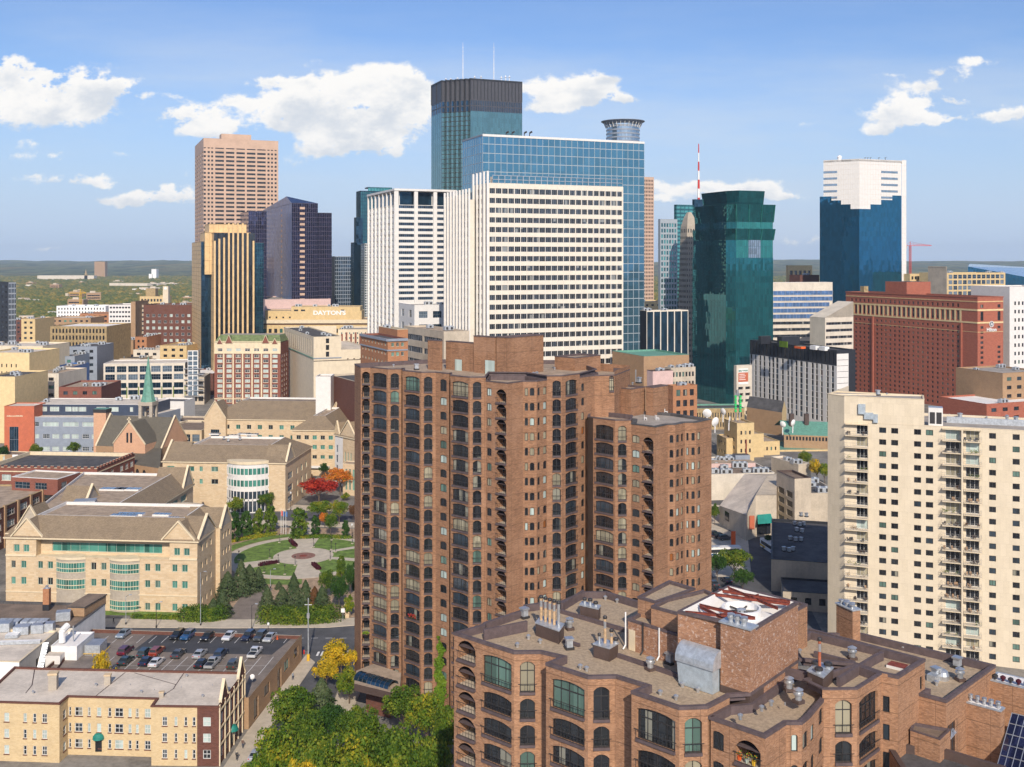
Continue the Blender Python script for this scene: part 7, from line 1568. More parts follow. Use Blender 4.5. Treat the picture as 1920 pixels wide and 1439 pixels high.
T('romanesque_block', 'brown stone block with arched windows and white gabled roof', 'building', 94, 720, None, 200, 612, BT2+3, 'sand_stone', None, ('w', 'arch', 16, .5, 1.6, 4.6, 7, 3, 1), deck='roof_white', cap='sand_stone', depth=40)
T('white_loft_row', 'long white modern row in front of distant autumn trees', 'building', 106, 1150, None, 198, 574, 0, 'white_paint', None, ('w', 'dark', 16, .4, 2, 4, 3, 2.2, 1), deck='roof_white', n_units=4)
T('striped_white_block', 'white block striped with rows of dark windows', 'building', 204, 850, None, 246, 572, 0, 'white_panel', None, ('w', 'dark', 7, .7, 1.5, 3.6, 16, 1.4, .5), deck='roof_grey')
T('brown_stair_tower', 'plain brown brick shaft between white striped block and red brick old hotel', 'building', 245.5, 845, None, 254, 566, 0, 'brick_buff', None, None)
T('beige_striped_block', 'beige block with horizontal window stripes beside the brown brick shaft', 'building', 254, 860, None, 275, 572, 0, 'concrete', None, ('w', 'office', 1, .95, 2, 3.6, 12, 1.5, .2), depth=20)
T('old_red_hotel', 'old red brick hotel with rows of pale windows left of the gold striped tower', 'hotel', 269, 800, None, 362, 572, 0, 'brick_dark', None, ('w', 'pair', 8, .5, 7, 4.7, 10, 2.2, 1), deck='roof_brown', n_units=3)
def cityhall():
 B = T('clock_tower_building', 'distant tan building with tall square clock tower before the autumn woods', 'building', 262, 1200, None, 306, 556, 0, 'tan_stucco', None, ('w', 'dark', 7, .6, 3, 5, 6, 3, 1), deck='roof_brown', fin=False, depth=30)
 m = MB(); a = at(312, 1190); m.obox(a, 0, 6, 6, 0, zat(537, 1190), 'concrete_cream', 'roof_tan'); ct = B.part('clock_tower', m)
 q = MB(); q.tube((a.x, a.y-3.0, zat(541, 1190)), (a.x, a.y-3.3, zat(541, 1190)), 1.6, 'white_paint', 16); B.part('clock_face', q, parent=ct); m = MB(); m.obox(at(285, 1215), 0, 11, 10, 10, zat(541, 1215), 'sand_stone', 'roof_brown'); B.part('penthouse', m); B.finish()
cityhall()
rnd = random.Random(11); cols_ = ['brick_dark', 'brick_buff', 'concrete', 'brick_orange', 'white_panel', 'tan_stucco', 'brick_red', 'concrete_pale', 'grey_panel']
fill = [ # px0, px1, top, Y, wall, adjective label
 (30,95,628,900,'brick_dark','dark brick low block with tan side beyond the cream block'), (95,170,596,980,'brick_buff','purple brown warehouse row below the white loft row'), (150,205,588,1020,'brick_orange','orange brown brick row left of the white striped block'),
 (40,66,598,860,'tan_stucco','small plain tan block beside the dark balcony tower'), (88,140,668,640,'grey_panel','grey curtained block with white roof behind the gold block'), (130,182,650,660,'grey_panel','dark grey cube beside the brown romanesque block'),
 (182,262,672,740,'concrete','tan roofed store above the unfinished glass building'), (250,300,656,760,'concrete_pale','pale warehouse with silver roof panels'), (300,350,648,750,'tan_stucco','small tan stair tower building above the unfinished building'), (210,250,638,800,'brick_buff','beige low block under the white striped block'),
 (253,275,632,770,'brick_orange','small orange shop beside the old red hotel'), (60,110,700,560,'concrete_pale','pale curved low block between the yellow block and red rooftops'), (110,190,726,540,'brick_red','low red shopfront row left of the unfinished building'), (92,128,690,600,'blue_paint','narrow blue poster clad block'),
 (345,400,700,705,'brick_dark','dark red low brick block right of the unfinished building'), (0,60,600,1000,'brick_dark','low dark row behind the balcony tower'),
 (1206,1262,566,900,'tan_stucco','tan far block right of the blue glass slab base'), (1880,1960,700,520,'brick_buff','tan low block with dark openings right of the red hotel'), (1850,1960,758,500,'brick_hotel','low red brick annex at the right frame edge')]
for (a, b, top, Y, w, lab) in fill:
 T('low_block', lab, 'building', a, Y, None, b, top, rnd.uniform(-6, 2) if a < 1000 else GA, w, None, ('w', rnd.choice(['sq', 'dark', 'sqb']), max(2, int((b-a)/F*Y/5)), .45, 2.2, 4.2, 4, 1.8, 1), deck=rnd.choice(['roof_grey', 'roof_light', 'roof_tan', 'roof_white', 'roof_dark']), n_units=rnd.choice((2, 3, 4)), seed=a)
# distant landmarks
T('brown_distant_slab', 'lone brown slab tower far off among the trees at left', 'building', 177, 5000, None, 197, 491, 0, 'brick_buff', None, None)
B = T('white_distant_silo', 'white stepped silo building far off in the woods', 'building', 284, 4500, None, 293, 505, 0, 'white_paint', None, None, fin=False); blk(B, 279, 4490, None, 285, 0, 514, 0, 'white_paint', depth=10); B.finish()
T('distant_low_row', 'long low pale row of buildings far off across the woods', 'building', 70, 4300, None, 176, 517, 0, 'concrete_pale', None, None, deck='roof_white'); T('distant_long_bridge', 'far pale bridge ramp crossing the autumn woods', 'bridge', 205, 1900, None, 276, 531, -20, 'concrete_pale', None, None, deck='roof_light', z0=44, depth=10)
B = T('distant_church', 'tiny far church with pointed tower in the woods', 'church', 158, 4300, None, 164, 516, 0, 'sand_stone', None, None, depth=8, fin=False); p = at(161, 4304); m = MB(); m.lathe((*p, zat(516, 4300)), [(6,0),(0,24)], 'sand_stone', 6); B.part('spire', m); B.finish()
# ------------------------------------------------------------------ bottom left: apartments and white industrial buildings
def apartments():
 B = Bldg('cream_brick_apartments', 'old cream brick apartment house with flat grey roof and red brick street end', 'apartment house', V2(-70, 196)); W = 'brick_cream'; z = 10.7
 p = [V2(-96, 190), V2(-81, 189), V2(-80.8, 192.2), V2(-64.3, 191.2), V2(-64.2, 188), V2(-56, 187.8), V2(-52.1, 187.7), V2(-51.4, 203.2), V2(-92, 205.5), V2(-97, 206)]
 rw = [(7.1, 8.7), (4.2, 5.8), (1.3, 2.9)]
 def f(a, b, px, wall=W, z1=z): facade(B, a, b, 0, z1, fcols(a, b, px), rw, wall)
 s = 3.796
 f(p[0], p[1], [(30/s, 65/s, 'big_w'), (167/s, 190/s, 'small_w'), (235/s, 258/s, 'small_w'), (300/s, 335/s, 'big_w')])
 f(p[1], p[2], [(449/s, 470/s, 'small_w')])
 f(p[2], p[3], [(490/s, 507/s, 'small_w'), (533/s, 588/s, 'big_w'), (625/s, 645/s, 'small_w'), (690/s, 720/s, 'small_w'), (770/s, 792/s, 'small_w'), (818/s, 877/s, 'big_w'), (914/s, 936/s, 'small_w'), (966/s, 987/s, 'small_w'), (1030/s, 1072/s, 'big_w')])
 f(p[3], p[4], []); f(p[4], p[5], [(1155/s, 1190/s, 'big_w'), (1242/s, 1262/s, 'small_w'), (1312/s, 1333/s, 'small_w'), (1370/s, 1392/s, 'small_w')]); 
 f(p[5], p[6], [(1445/s, 1500/s, 'big_w')], 'brick_dark')
 facade(B, p[6], p[7], 0, z+.4, [(x, x+1.5, 'pair') for x in (1.0, 3.6, 6.2, 8.8, 11.4)], [(7.0, 8.9), (4.0, 5.9), (1, 2.9)], 'brick_dark')
 for x in (.2, 3.2, 5.8, 8.4, 11, 13.6, 15.2): q = MB(); a = p[6] + (p[7]-p[6]).normalized()*x; q.obox(a + V2(.12, 0), R(87), .3, .2, 0, z+.2, 'limestone'); B.part('pilaster', q)
 for zz in (3.4, 6.4, 9.6): hband(B, p[6], p[7], zz, zz+.25, .2, 'limestone')
 f(p[7], p[8], [], 'brick_cream'); f(p[8], p[9], []); f(p[9], p[0], [])
 roofing(B, p, z, 'roof_light', 'brick_dark', W, .35, .3, .15, .25)
 d = (p[7]-p[6]).normalized()
 for s0 in (1.2, 11.6): gable(B, p[6] + d*s0, p[6] + d*(s0+3.6), z+.3, z+3.0, .4, 'brick_dark', 'brick_dark', 'limestone', .2)
 for px, py, w, h in ((100, 1292, 1.5, 3.0), (202, 1283, 1.1, 1.8), (303, 1307, .8, .9)): g = gp(px, py, z-.3); q = MB(); q.obox(g, .1, w, w*.8, z-.4, z-.3+h, 'stone_grey', 'roof_dark'); q.obox(g, .1, w*1.15, w*.95, z-.3+h*.9, z-.2+h, 'stone_cream'); B.part('chimney', q)
 equip(B, [(*gp(x, y, z-.35), z-.37) for x, y in ((62,1301),(244,1285),(265,1300),(289,1295),(350,1270),(288,1270),(380,1308),(398,1286),(180,1287),(340,1290))], [0, 2], 'vent')
 for pts in (((180,1305),(235,1261)), ((65,1255),(60,1285),(48,1300)), ((252,1262),(330,1284),(345,1262)), ((330,1284),(325,1292),(300,1308))):
  q = MB(); pts = [gp(x, y, z-.33) for x, y in pts]
  for a, b in zip(pts, pts[1:]): t = (b-a).normalized(); n = Vector((-t.y, t.x))*.09; q.quad((*(a-n), z-.33), (*(b-n), z-.33), (*(b+n), z-.33), (*(a+n), z-.33), 'brown_trim')
  B.part('roof_seam', q)
 # green awnings over the doors
 def awning(c, ang): q = MB(); q.lathe((0, 0, 0), [(1.05, 0), (.95, .5), (.6, .9), (0, 1.05)], 'teal_awning', 10, -math.pi, 0); q.box(-.6, -.02, -2.4, .6, .1, 0, 'win_dark'); o = q.build('awning', B.root, Vector((c[0], c[1], 3.1)) - B.loc, ang)
 a = hit(p[2], (p[3]-p[2]).normalized(), 185); awning((a.x, a.y-.05), 0); a = p[6] + d*7.6; awning((a.x+.1, a.y), R(90)); B.finish()
apartments()
def industrial():
 B = Bldg('white_industrial_building', 'white industrial building with grey roof, ducts and barrel skylights at left edge', 'industrial building', V2(-110, 225))
 a = [V2(-99.4, 213), V2(-99.4, 231), V2(-150, 235), V2(-150, 217)]; z = 9; WP = 'concrete_pale'
 facade(B, a[3], a[0], 0, z, [(x, x+2.2, 'dark', [(2.6, 5.2)]) for x in (34, 38, 42, 46.5)], [], 'white_paint'); facade(B, a[0], a[1], 0, z, [(3, 4.4, 'sq', [(4.4, 6)]), (7.5, 8.9, 'sq', [(5, 6.6)])], [], WP); facade(B, a[1], a[2], 0, z, [], [], WP); roofing(B, a, z, 'roof_light', 'limestone', WP, .4, .35)
 b = [V2(-98.0, 224.5), V2(-92.4, 224.2), V2(-92.2, 233), V2(-98.0, 233)]
 for p, q in zip(b, b[1:] + b[:1]): facade(B, p, q, 0, 8, [], [], 'white_paint')
 roofing(B, b, 8, 'roof_white', 'white_paint', 'white_paint', .3, .25)
 m = MB(); m.box(-98.3, 222, 0, -95, 224.3, 6.8, 'white_panel', 'roof_light'); B.part('lean_to', m)
 m = MB(); g = V2(-96.5, 226.5); m.tube((*g, 8), (g.x, g.y, 10.4), .7, 'white_paint', 8); m.tube((g.x, g.y, 10.4), (g.x+.4, g.y+1.8, 11), .7, 'white_paint', 8); m.tube((g.x+2, g.y+1, 8), (g.x+2, g.y+1, 11.2), .15, 'silver', 6); B.part('duct', m)
 m = MB(); m.quad((-99.2, 219.5, 3), (-98, 219.8, 3), (-98.2, 223.8, 9), (-99.3, 223.5, 9), 'galv')
 for i in range(14): z_ = 3 + i*.43; y_ = 219.5 + i*.3; m.box(-99.2, y_, z_, -98.1, y_+.15, z_+.12, 'galv')
 B.part('fire_stair', m)
 for px, py, L, W_, h in ((42,1185,3.2,2.4,1.4),(72,1183,2.6,2,1.5),(92,1180,2.2,2,1.5),(8,1180,3,2.6,1.6),(24,1192,2.6,2,.4),(35,1205,9,.8,.4)): g = gp(px, py, z); m = MB(); m.obox(g, .1, L, W_, z-.3, z+h, 'galv', 'silver' if h > 1 else 'white_paint'); B.part('rooftop_unit', m)
 for i, px in enumerate((3, 15, 27, 48, 60, 78)): g = gp(px, 1170, z); m = MB(); [m.tube((g.x-1.0, g.y+j*.8, z-.2), (g.x+1.0, g.y+j*.8, z-.2), .9, 'galv', 10) for j in range(3)]; B.part('barrel_skylight', m)
 B.finish()
 B = Bldg('brown_roofed_workshop', 'workshop with brown flat roof, white painted side wall and tall brick chimney', 'industrial building', V2(-115, 245)); z = 9; a = [V2(-96.6, 232.8), V2(-95.9, 249), V2(-150, 253), V2(-150, 236)]
 facade(B, a[0], a[1], 0, z, [], [], 'white_paint'); facade(B, a[3], a[0], 0, z, [], [], WP); facade(B, a[1], a[2], 0, z, [], [], 'brick_dark'); roofing(B, a, z, 'roof_brown', 'roof_dark', 'brick_dark', .5, .5)
 g = gp(88, 1140, z); m = MB(); m.obox(g, 0, 1.5, 1.3, z-.5, z+.9, 'black_panel'); m.obox(g, 0, 1.4, 1.2, z+.9, 13.6, 'brick_orange', 'galv'); m.lathe((*g, 13.6), [(.3,0),(.3,.4),(.45,.5),(0,.7)], 'silver', 8); B.part('chimney', m)
 g0 = gp(127, 1153, z); g1 = gp(158, 1154, z); m = MB(); q = ccw([g0, g1, g1 + V2(1.5, 9), g0 + V2(1.2, 9)]); m.prism(q, z-.3, z+1.9, 'brick_buff', 'roof_brown'); m.prism(inset(q, -.2), z+1.7, z+1.95, 'roof_dark', 'roof_brown'); B.part('penthouse', m); g = gp(119, 1160, z); m = MB(); m.obox(g, .3, 3, 2.2, z-.3, z+1.7, 'galv', 'silver'); B.part('rooftop_unit', m); B.finish()
 B = Bldg('lot_generator', 'grey generator cabinet in yellow frame at the left edge of the parking lot', 'generator', V2(-90, 229)); m = MB(); m.box(-91.9, 227, 5.02, -88.6, 231, 7.2, 'galv', 'silver'); B.part('cabinet', m); m = MB(); [m.tube(pp, qq, .08, 'yellow_paint', 4) for pp, qq in (((-92, 226.6, 5.5), (-88, 226.6, 5.5)), ((-88, 226.6, 5.5), (-88, 231, 5.5)), ((-88, 226.6, 5), (-88, 226.6, 6)), ((-90, 226.6, 5), (-90, 226.6, 5.6)))]; B.part('guard_rail', m)
industrial()
# ------------------------------------------------------------------ cream tower on the right
def cream_tower():
 B = Bldg('cream_apartment_tower', 'cream apartment tower with small square windows and stacked balconies at right', 'building', V2(100, 250)); W = 'concrete_cream'; v = dirv(-20); u = dirv(70); C = at(1583, 245); Rr = hit(C, v, 2010); L = hit(C, dirv(122), 1552); z1 = 52.6; zp = 58.5; Bk = Rr + u*20; BL = L + v*4 + u*18
 rows = [(50.35 - 2.72*k, 51.6 - 2.72*k) for k in range(19)]; br = [(49.75 - 2.72*k, 51.9 - 2.72*k) for k in range(19)]
 cs = [(1648.4,1661.6,'sq'),(1671,1684,'sq'),(1713.8,1727,'sq'),(1736,1749.6,'sq'),(1854.6,1867.5,'sq'),(1898.6,1912,'sq'),(1940,1953,'sq')]
 b2 = [(1773, 1800, 'cbalc', br), (1811, 1836, 'cbalc', br), (1606, 1627, 'cbalc', br)]
 facade(B, C, Rr, 0, z1, fcols(C, Rr, cs + b2), rows, W); facade(B, L, C, 0, zp, [], [], W); facade(B, Rr, Bk, 0, z1, [], [], W); facade(B, BL, L, 0, zp, [], [], W); facade(B, Bk, BL, 0, z1, [], [], W)
 roofing(B, [C, Rr, Bk, BL, L + v*2 + u*2], z1, 'roof_grey', W, W, .6, .35)
 q = hit(C, v, 1733); m = MB(); hp = [C, q, q + u*8, C + u*11, L]; facade(B, C - v*.0, q, z1, zp, [], [], W); facade(B, q, q + u*8, z1-.5, zp, [], [], W); facade(B, q + u*8, L, z1, zp, [], [], W); roofing(B, [C, q, q + u*8, L + u*6 + v*1.5, L], zp, 'roof_grey', 'limestone', W, .3, .3)
 n = Vector((v.y, -v.x)); t = v
 rr = random.Random(9)
 for (pa, pb, side) in ((1584.5, 1628, 1), (1766, 1801, 0), (1806, 1840, 0)):
  a = hit(C, v, pa); b = hit(C, v, pb); d = 1.55
  for (zb, zt) in br:
   m = MB(); z = zb - .12; poly = ccw([a + n*.004, b + n*.004, b + n*d, a + n*d]); m.prism(poly, z-.16, z, 'limestone', 'concrete_pale', True)
   for k in range(9): p = a + n*d + (b-a)*k/8; m.tube((*p, z), (*p, z+1.0), .022, 'silver', 3)
   for zz in (.5, 1.0): m.tube((*(a + n*d), z+zz), (*(b + n*d), z+zz), .03, 'silver', 3); m.tube((*a, z+zz), (*(a + n*d), z+zz), .03, 'silver', 3); m.tube((*b, z+zz), (*(b + n*d), z+zz), .03, 'silver', 3)
   B.part('balcony_slab', m)
   if rr.random() < .7:
    k = rr.choice(('leaf_mixed', 'leaf_green', 'bronze', 'dark_metal', 'brick_buff', 'leaf_rust'))
    for j in range(rr.randint(2, 4)):
     m = MB(); f = rr.uniform(.1, .9); p = a + (b-a)*f + n*rr.uniform(.5, 1.3); w = rr.uniform(.25, .5)
     if k.startswith('leaf'):
      for i in range(14): c = (p.x + rr.gauss(0, w*.6), p.y + rr.gauss(0, w*.5), z + .2 + abs(rr.gauss(0, .35))); m.add([(c[0]-.12, c[1], c[2]), (c[0]+.12, c[1], c[2]), (c[0], c[1]-.1, c[2]+.18)], [(0,1,2)], k)
     else: m.obox(p, rr.random(), w, w, z+.35, z+.45, k); m.obox(p + V2(0, w/2), 0, w, .05, z+.4, z+.9, k); m.obox(p, 0, .08, .08, z, z+.35, k)
     B.part('balcony_plant' if k.startswith('leaf') else 'balcony_chair', m)
 for pa, pb in ((1766, 1840), (1584.5, 1628)): a = hit(C, v, pa) ; b = hit(C, v, pb); m = MB(); m.prism(ccw([a, b, b + n*1.2, a + n*1.2]), 52.05, 52.2, 'limestone', 'limestone', True); B.part('balcony_canopy', m)
 a = hit(C, v, 1803.5); m = MB(); m.obox(a + n*.8, R(-20), .35, 1.6, 0, 52.05, 'concrete_cream'); B.part('balcony_divider', m)
 g = at(1754, 240); m = MB(); m.obox(g, R(-20), 3.0, 3.0, 52, 56.6, 'white_panel', 'silver'); [m.obox(g + n*1.52 + v*s, R(-20), 1.1, .06, 53, 55.6, 'dark_metal') for s in (-.7, .7)]; B.part('rooftop_unit', m)
 g = hit(C, v, 1616) + n*.3; m = MB(); m.obox(g, R(-20), 1.6, .6, 54.5, 56.8, 'duct'); m.obox(g + v*1.5, R(-20), 2.0, .6, 53.4, 54.9, 'duct'); m.obox(g + v*3, R(-20), 1.0, .6, 52.7, 54.6, 'duct'); B.part('duct', m)
 a = hit(C + u*10, v, 1775); m = MB(); m.prism(ccw([a, a + v*24, a + v*24 + u*.5, a + u*.5]), 52, 53.4, 'galv', 'silver'); B.part('duct', m)
 equip(B, [(*gp(x, y, 52), 52.0) for x, y in ((1780,781),(1800,785),(1830,790),(1888,790),(1905,792),(1850,786))], [0, 3, 0, 1, 3, 0], 'vent'); equip(B, [(*gp(x, 741, 58.3), 58.2) for x in (1646, 1663)], [3, 0], 'vent'); B.nwin = 100; B.finish()
cream_tower()
# ------------------------------------------------------------------ right court: concrete buildings
def court():
 W = 'concrete'
 B = Bldg('angular_concrete_church', 'angular concrete church with sloping grey metal roof and green awning', 'church', V2(75, 350)); 
 p = [at(1349, 361), at(1399, 338), at(1417, 343), at(1456, 345), at(1457, 378), at(1396, 392)]; m = B.wall; h = [6, 8.3, 13.6, 13.2, 13.4, 10.5]
 for i in range(6): j = (i+1) % 6; m.quad((*p[i], 0), (*p[j], 0), (*p[j], h[j]), (*p[i], h[i]), W)
 q = MB(); q.add([(*p[0], 6.05), (*p[1], 8.4), (*p[2], 13.7), (*at(1438, 372), 13.9), (*p[5], 10.6)], [(0,1,4), (1,2,3), (1,3,4)], 'roof_light'); q.add([(*p[2], 13.7), (*p[3], 13.3), (*p[4], 13.5), (*at(1438, 372), 13.9)], [(0,1,2,3)], 'concrete'); q.add([(*p[4], 13.5), (*p[5], 10.6), (*at(1438, 372), 13.9)], [(0,1,2)], 'concrete'); B.part('sloping_roof', q)
 t = (p[1]-p[0]).normalized(); n = Vector((t.y, -t.x)); a = p[0] + t*5 + n*.05; q = MB(); q.quad((*a, 2.6), (*(a+t*4), 2.6), (*(a+t*4), 5.6), (*a, 5.6), 'win_dark'); B.part('window', q)
 a = at(1405, 339); q = MB(); q.box(a.x, a.y-.35, 3.6, a.x+1.6, a.y-.15, 8, 'orange_panel'); B.part('banner', q)
 a, b = at(1420, 342.5), at(1445, 344); q = MB(); q.add([(*a, 7.4), (*b, 7.4), (b.x+.4, b.y-2.6, 5), (a.x-.4, a.y-2.6, 5)], [(3,2,1,0)], 'teal_awning'); q.quad((a.x, a.y-.1, 1), (b.x, b.y-.1, 1), (b.x, b.y-.1, 5), (a.x, a.y-.1, 5), 'win_dark'); B.part('awning', q); B.finish()
 B = tower('concrete_window_tower', 'tall grey concrete block with two columns of dark windows beside the angular church', 'building', 1490, 345, 1456, 1521, 897, 12, W, ('w', 'dark', 2, .7, 5, 3.1, 6, 2, .6), None, deck='roof_brown', cap='brown_trim')
 tower('concrete_rear_block', 'plain grey concrete block behind the concrete window tower', 'building', 1497, 430, 1446, 1520, 871, GA, W, None, None, deck='roof_tan', cap='concrete_pale', n_units=2, seed=3)
 B = tower('dark_terrace_building', 'concrete building with big dark roof and scattered air units beside the cream tower', 'building', 1446, 287, None, 1590, 1048, -14, W, None, None, deck='roof_dark', cap='black_panel', fin=False, depth=46)
 L, C, Rr, Bk = B.c
 for i, (x, y) in enumerate(((1490,982),(1500,984),(1507,983),(1494,994),(1504,996),(1482,1010),(1492,1012),(1502,1012),(1470,1030),(1480,1032),(1487,1030),(1502,965),(1512,966))): g = gp(x, y, 10); equip(B, [(g.x, g.y, 9.4)], 3, 'vent')
 blk(B, 1468, 272, None, 1590, 0, 1108, -12, W, None, ('w', 'dark', 4, .45, 1.5, 3.6, 2, 1.8, 1), 'roof_dark', 'black_panel', depth=12); B.finish()
 B = tower('long_concrete_hall', 'long low pale concrete hall with cluttered brown roof right of the brown tower wing', 'building', 1322, 395, None, 1452, 890, 8, 'concrete_pale', None, None, deck='roof_brown', cap='concrete_pale', fin=False, depth=34)
 scatter_units(B, list(B.c), B.z1-.8, 14, 9, (0, 1, 2, 3)); q = MB(); a = at(1335, 412); q.obox(a + V2(8, 4), .1, 18, 7, B.z1-.8, B.z1+.8, 'pink_pale', 'roof_tan'); q.obox(a + V2(14, 12), .1, 6, 4, B.z1-.8, B.z1+2.2, 'grey_panel', 'roof_dark'); B.part('penthouse', q); p = at(1399, 425); q = MB(); q.tube((*p, B.z1-1), (*p, B.z1+8), .3, 'rust_steel', 6); B.part('flue_pipe', q); B.finish()
 tower('concrete_link_block', 'low concrete link with dark machine roof beside the cream tower', 'building', 1520, 360, None, 1575, 925, 4, W, None, None, deck='roof_dark', n_units=5, seed=12, depth=22)
 B = tower('stepped_radio_building', 'orange tan stepped building with small square windows, dishes and green lattice aerial', 'building', 1382, 472, 1358, 1414, 794, 12, 'tan_stucco', ('w', 'sqb', 2, .5, 7, 3.6, 3, 1.6, 1.2), ('w', 'sqb', 3, .4, 3.5, 4, 3, 1.7, 1), deck='roof_tan', fin=False, depth=16)
 blk(B, 1382.2, 480, None, 1432, 0, 815, 12, 'tan_stucco', deck='roof_tan'); blk(B, 1382.3, 484, None, 1462, 0, 830, 12, 'tan_stucco', None, ('w', 'sqb', 9, .35, 2.6, 4, 2, 1.6, 1), deck='roof_tan', depth=20); blk(B, 1362, 476, 1344, 1383, 0, 822, 12, 'tan_stucco', ('w', 'sqb', 3, .4, 2, 4, 2, 1.5, 1), None, deck='roof_tan', depth=16); blk(B, 1460, 496, None, 1600, 0, 844, 3, 'tan_stucco', deck='verdigris', depth=26)
 p = at(1383, 480); z = B.z1; q = MB()
 for sx in (-.8, .8):
  for sy in (-.8, .8): q.tube((p.x+sx, p.y+sy, z), (p.x+sx, p.y+sy, z+12.5), .15, 'silver', 4)
 for k in range(6): zz = z + 4 + k*1.3; [q.lathe((p.x+sx*1.1, p.y-.9, zz), [(.5, 0), (.6, .5), (.5, 1)], 'green_paint', 8) for sx in (-1, 1)]
 q.tube((*p, z+11), (*p, z+14), .5, 'silver', 6); B.part('lattice_aerial', q); B.finish()
 B = Bldg('green_roof_depot', 'long low building with pale green metal roof right of the stepped tan building', 'building', at(1510, 520)); a, b = at(1470, 505), at(1600, 498); facade(B, a, b, 0, 6.5, [(x, x+.9, 'dark') for x in np.arange(1, 30, 1.5)], [(4, 5.8)], 'brick_buff'); k = V2(1, 12); B.roof.quad((*a, 6.5), (*b, 6.5), (*(b+k), 11.5), (*(a+k), 11.5), 'verdigris'); B.roof.quad((*(a+k), 11.5), (*(b+k), 11.5), (*(b+k*2.4), 6.5), (*(a+k*2.4), 6.5), 'verdigris')
 for x in (1484, 1512): p = at(x, 512); q = MB(); q.tube((*p, 7), (*p, 15.5), 1.3, 'brown_trim', 8); B.part('roof_stack', q)
 B.finish()
 B = Bldg('dark_gabled_shed', 'dark grey gabled roof building in front of the black and white apartments', 'building', at(1440, 560)); a, b = at(1400, 560), at(1466, 540); k = V2(6, 14); facade(B, a, b, 0, 12, [], [], 'brick_buff'); facade(B, b, b + k, 0, 12, [], [], 'tan_stucco'); B.roof.quad((*a, 12), (*b, 12), (*(b+k*.5), 17), (*(a+k*.5), 17), 'roof_dark'); B.roof.quad((*(a+k*.5), 17), (*(b+k*.5), 17), (*(b+k), 12), (*(a+k), 12), 'roof_dark'); B.wall.add([(*b, 12), (*(b+k), 12), (*(b+k*.5), 17)], [(0,1,2)], 'tan_stucco'); B.finish()
 tower('long_stone_arcade', 'long low stone arcade with pale green edge behind the satellite dishes', 'building', 1292, 560, None, 1396, 766, 4, 'sand_stone', None, ('w', 'dark', 20, .4, 2.5, 5, 2, 2.6, 1), deck='roof_dark', cap='verdigris', depth=16)
 tower('cream_arcade_wing', 'cream wing with small windows and dark roof left of the black and white apartments', 'building', 1388, 585, None, 1440, 764, 6, 'limestone', None, ('w', 'dark', 9, .4, 2, 4.6, 2, 2, 1), deck='roof_dark', depth=14)
 for i, (x, y, Y, s, lab) in enumerate(((1326,775,440,1.8,'white satellite dish highest at the corner of the brown tower wing'), (1341,791,455,2.0,'large white satellite dish lowest beside the brown tower wing'), (1356,772,480,1.6,'tilted white satellite dish left of the green lattice aerial'), (1367,787,470,1.7,'white satellite dish seen edge on before the green lattice aerial'), (1468,796,500,1.5,'left of two white dishes near the green metal roof'), (1487,793,500,1.6,'right of two white dishes near the green metal roof'))):
  p = at(x, Y); z = zat(y, Y); ro = empty('satellite_dish', (p.x, p.y, z), 0, lab, 'satellite dish', 'white satellite dishes'); q = MB(); q.lathe((0,0,0), [(0, .5), (s*.5, .38), (s, 0), (s*1.02, .06), (s*.5, .46), (0, .58)], 'white_paint', 20); o = q.build('reflector', ro); o.rotation_euler = (R(100), 0, R([-20, 35, -55, 75, -40, 40][i])); q = MB(); q.tube((0, .3, -.2), (0, .8, -5), .25, 'white_paint', 6); q.build('stand', ro)
court()
# ------------------------------------------------------------------ trees
def leafcloud(pts, nrm, size, rnd, mk, name):
 """numpy leaf quads around given points"""
 n = len(pts); a = rnd.normal(size=(n, 3)); nn = nrm + a * .55; nn /= np.linalg.norm(nn, axis=1)[:, None]
 t = np.cross(nn, rnd.normal(size=(n, 3))); t /= np.linalg.norm(t, axis=1)[:, None]; b = np.cross(nn, t)
 s = (size * rnd.uniform(.6, 1.3, n))[:, None]; v = np.stack([pts - t*s - b*s*.6, pts + t*s*.9 - b*s*.7, pts + t*s + b*s*.6, pts - t*s*.8 + b*s*.7], 1).reshape(-1, 3)
 me = bpy.data.meshes.new(name); me.vertices.add(4*n); me.vertices.foreach_set('co', v.ravel()); me.loops.add(4*n); me.loops.foreach_set('vertex_index', np.arange(4*n)); me.polygons.add(n); me.polygons.foreach_set('loop_start', np.arange(0, 4*n, 4)); me.polygons.foreach_set('loop_total', np.full(n, 4)); me.materials.append(MATS[mk]); me.update(); me.validate(); return me
_tr = {}
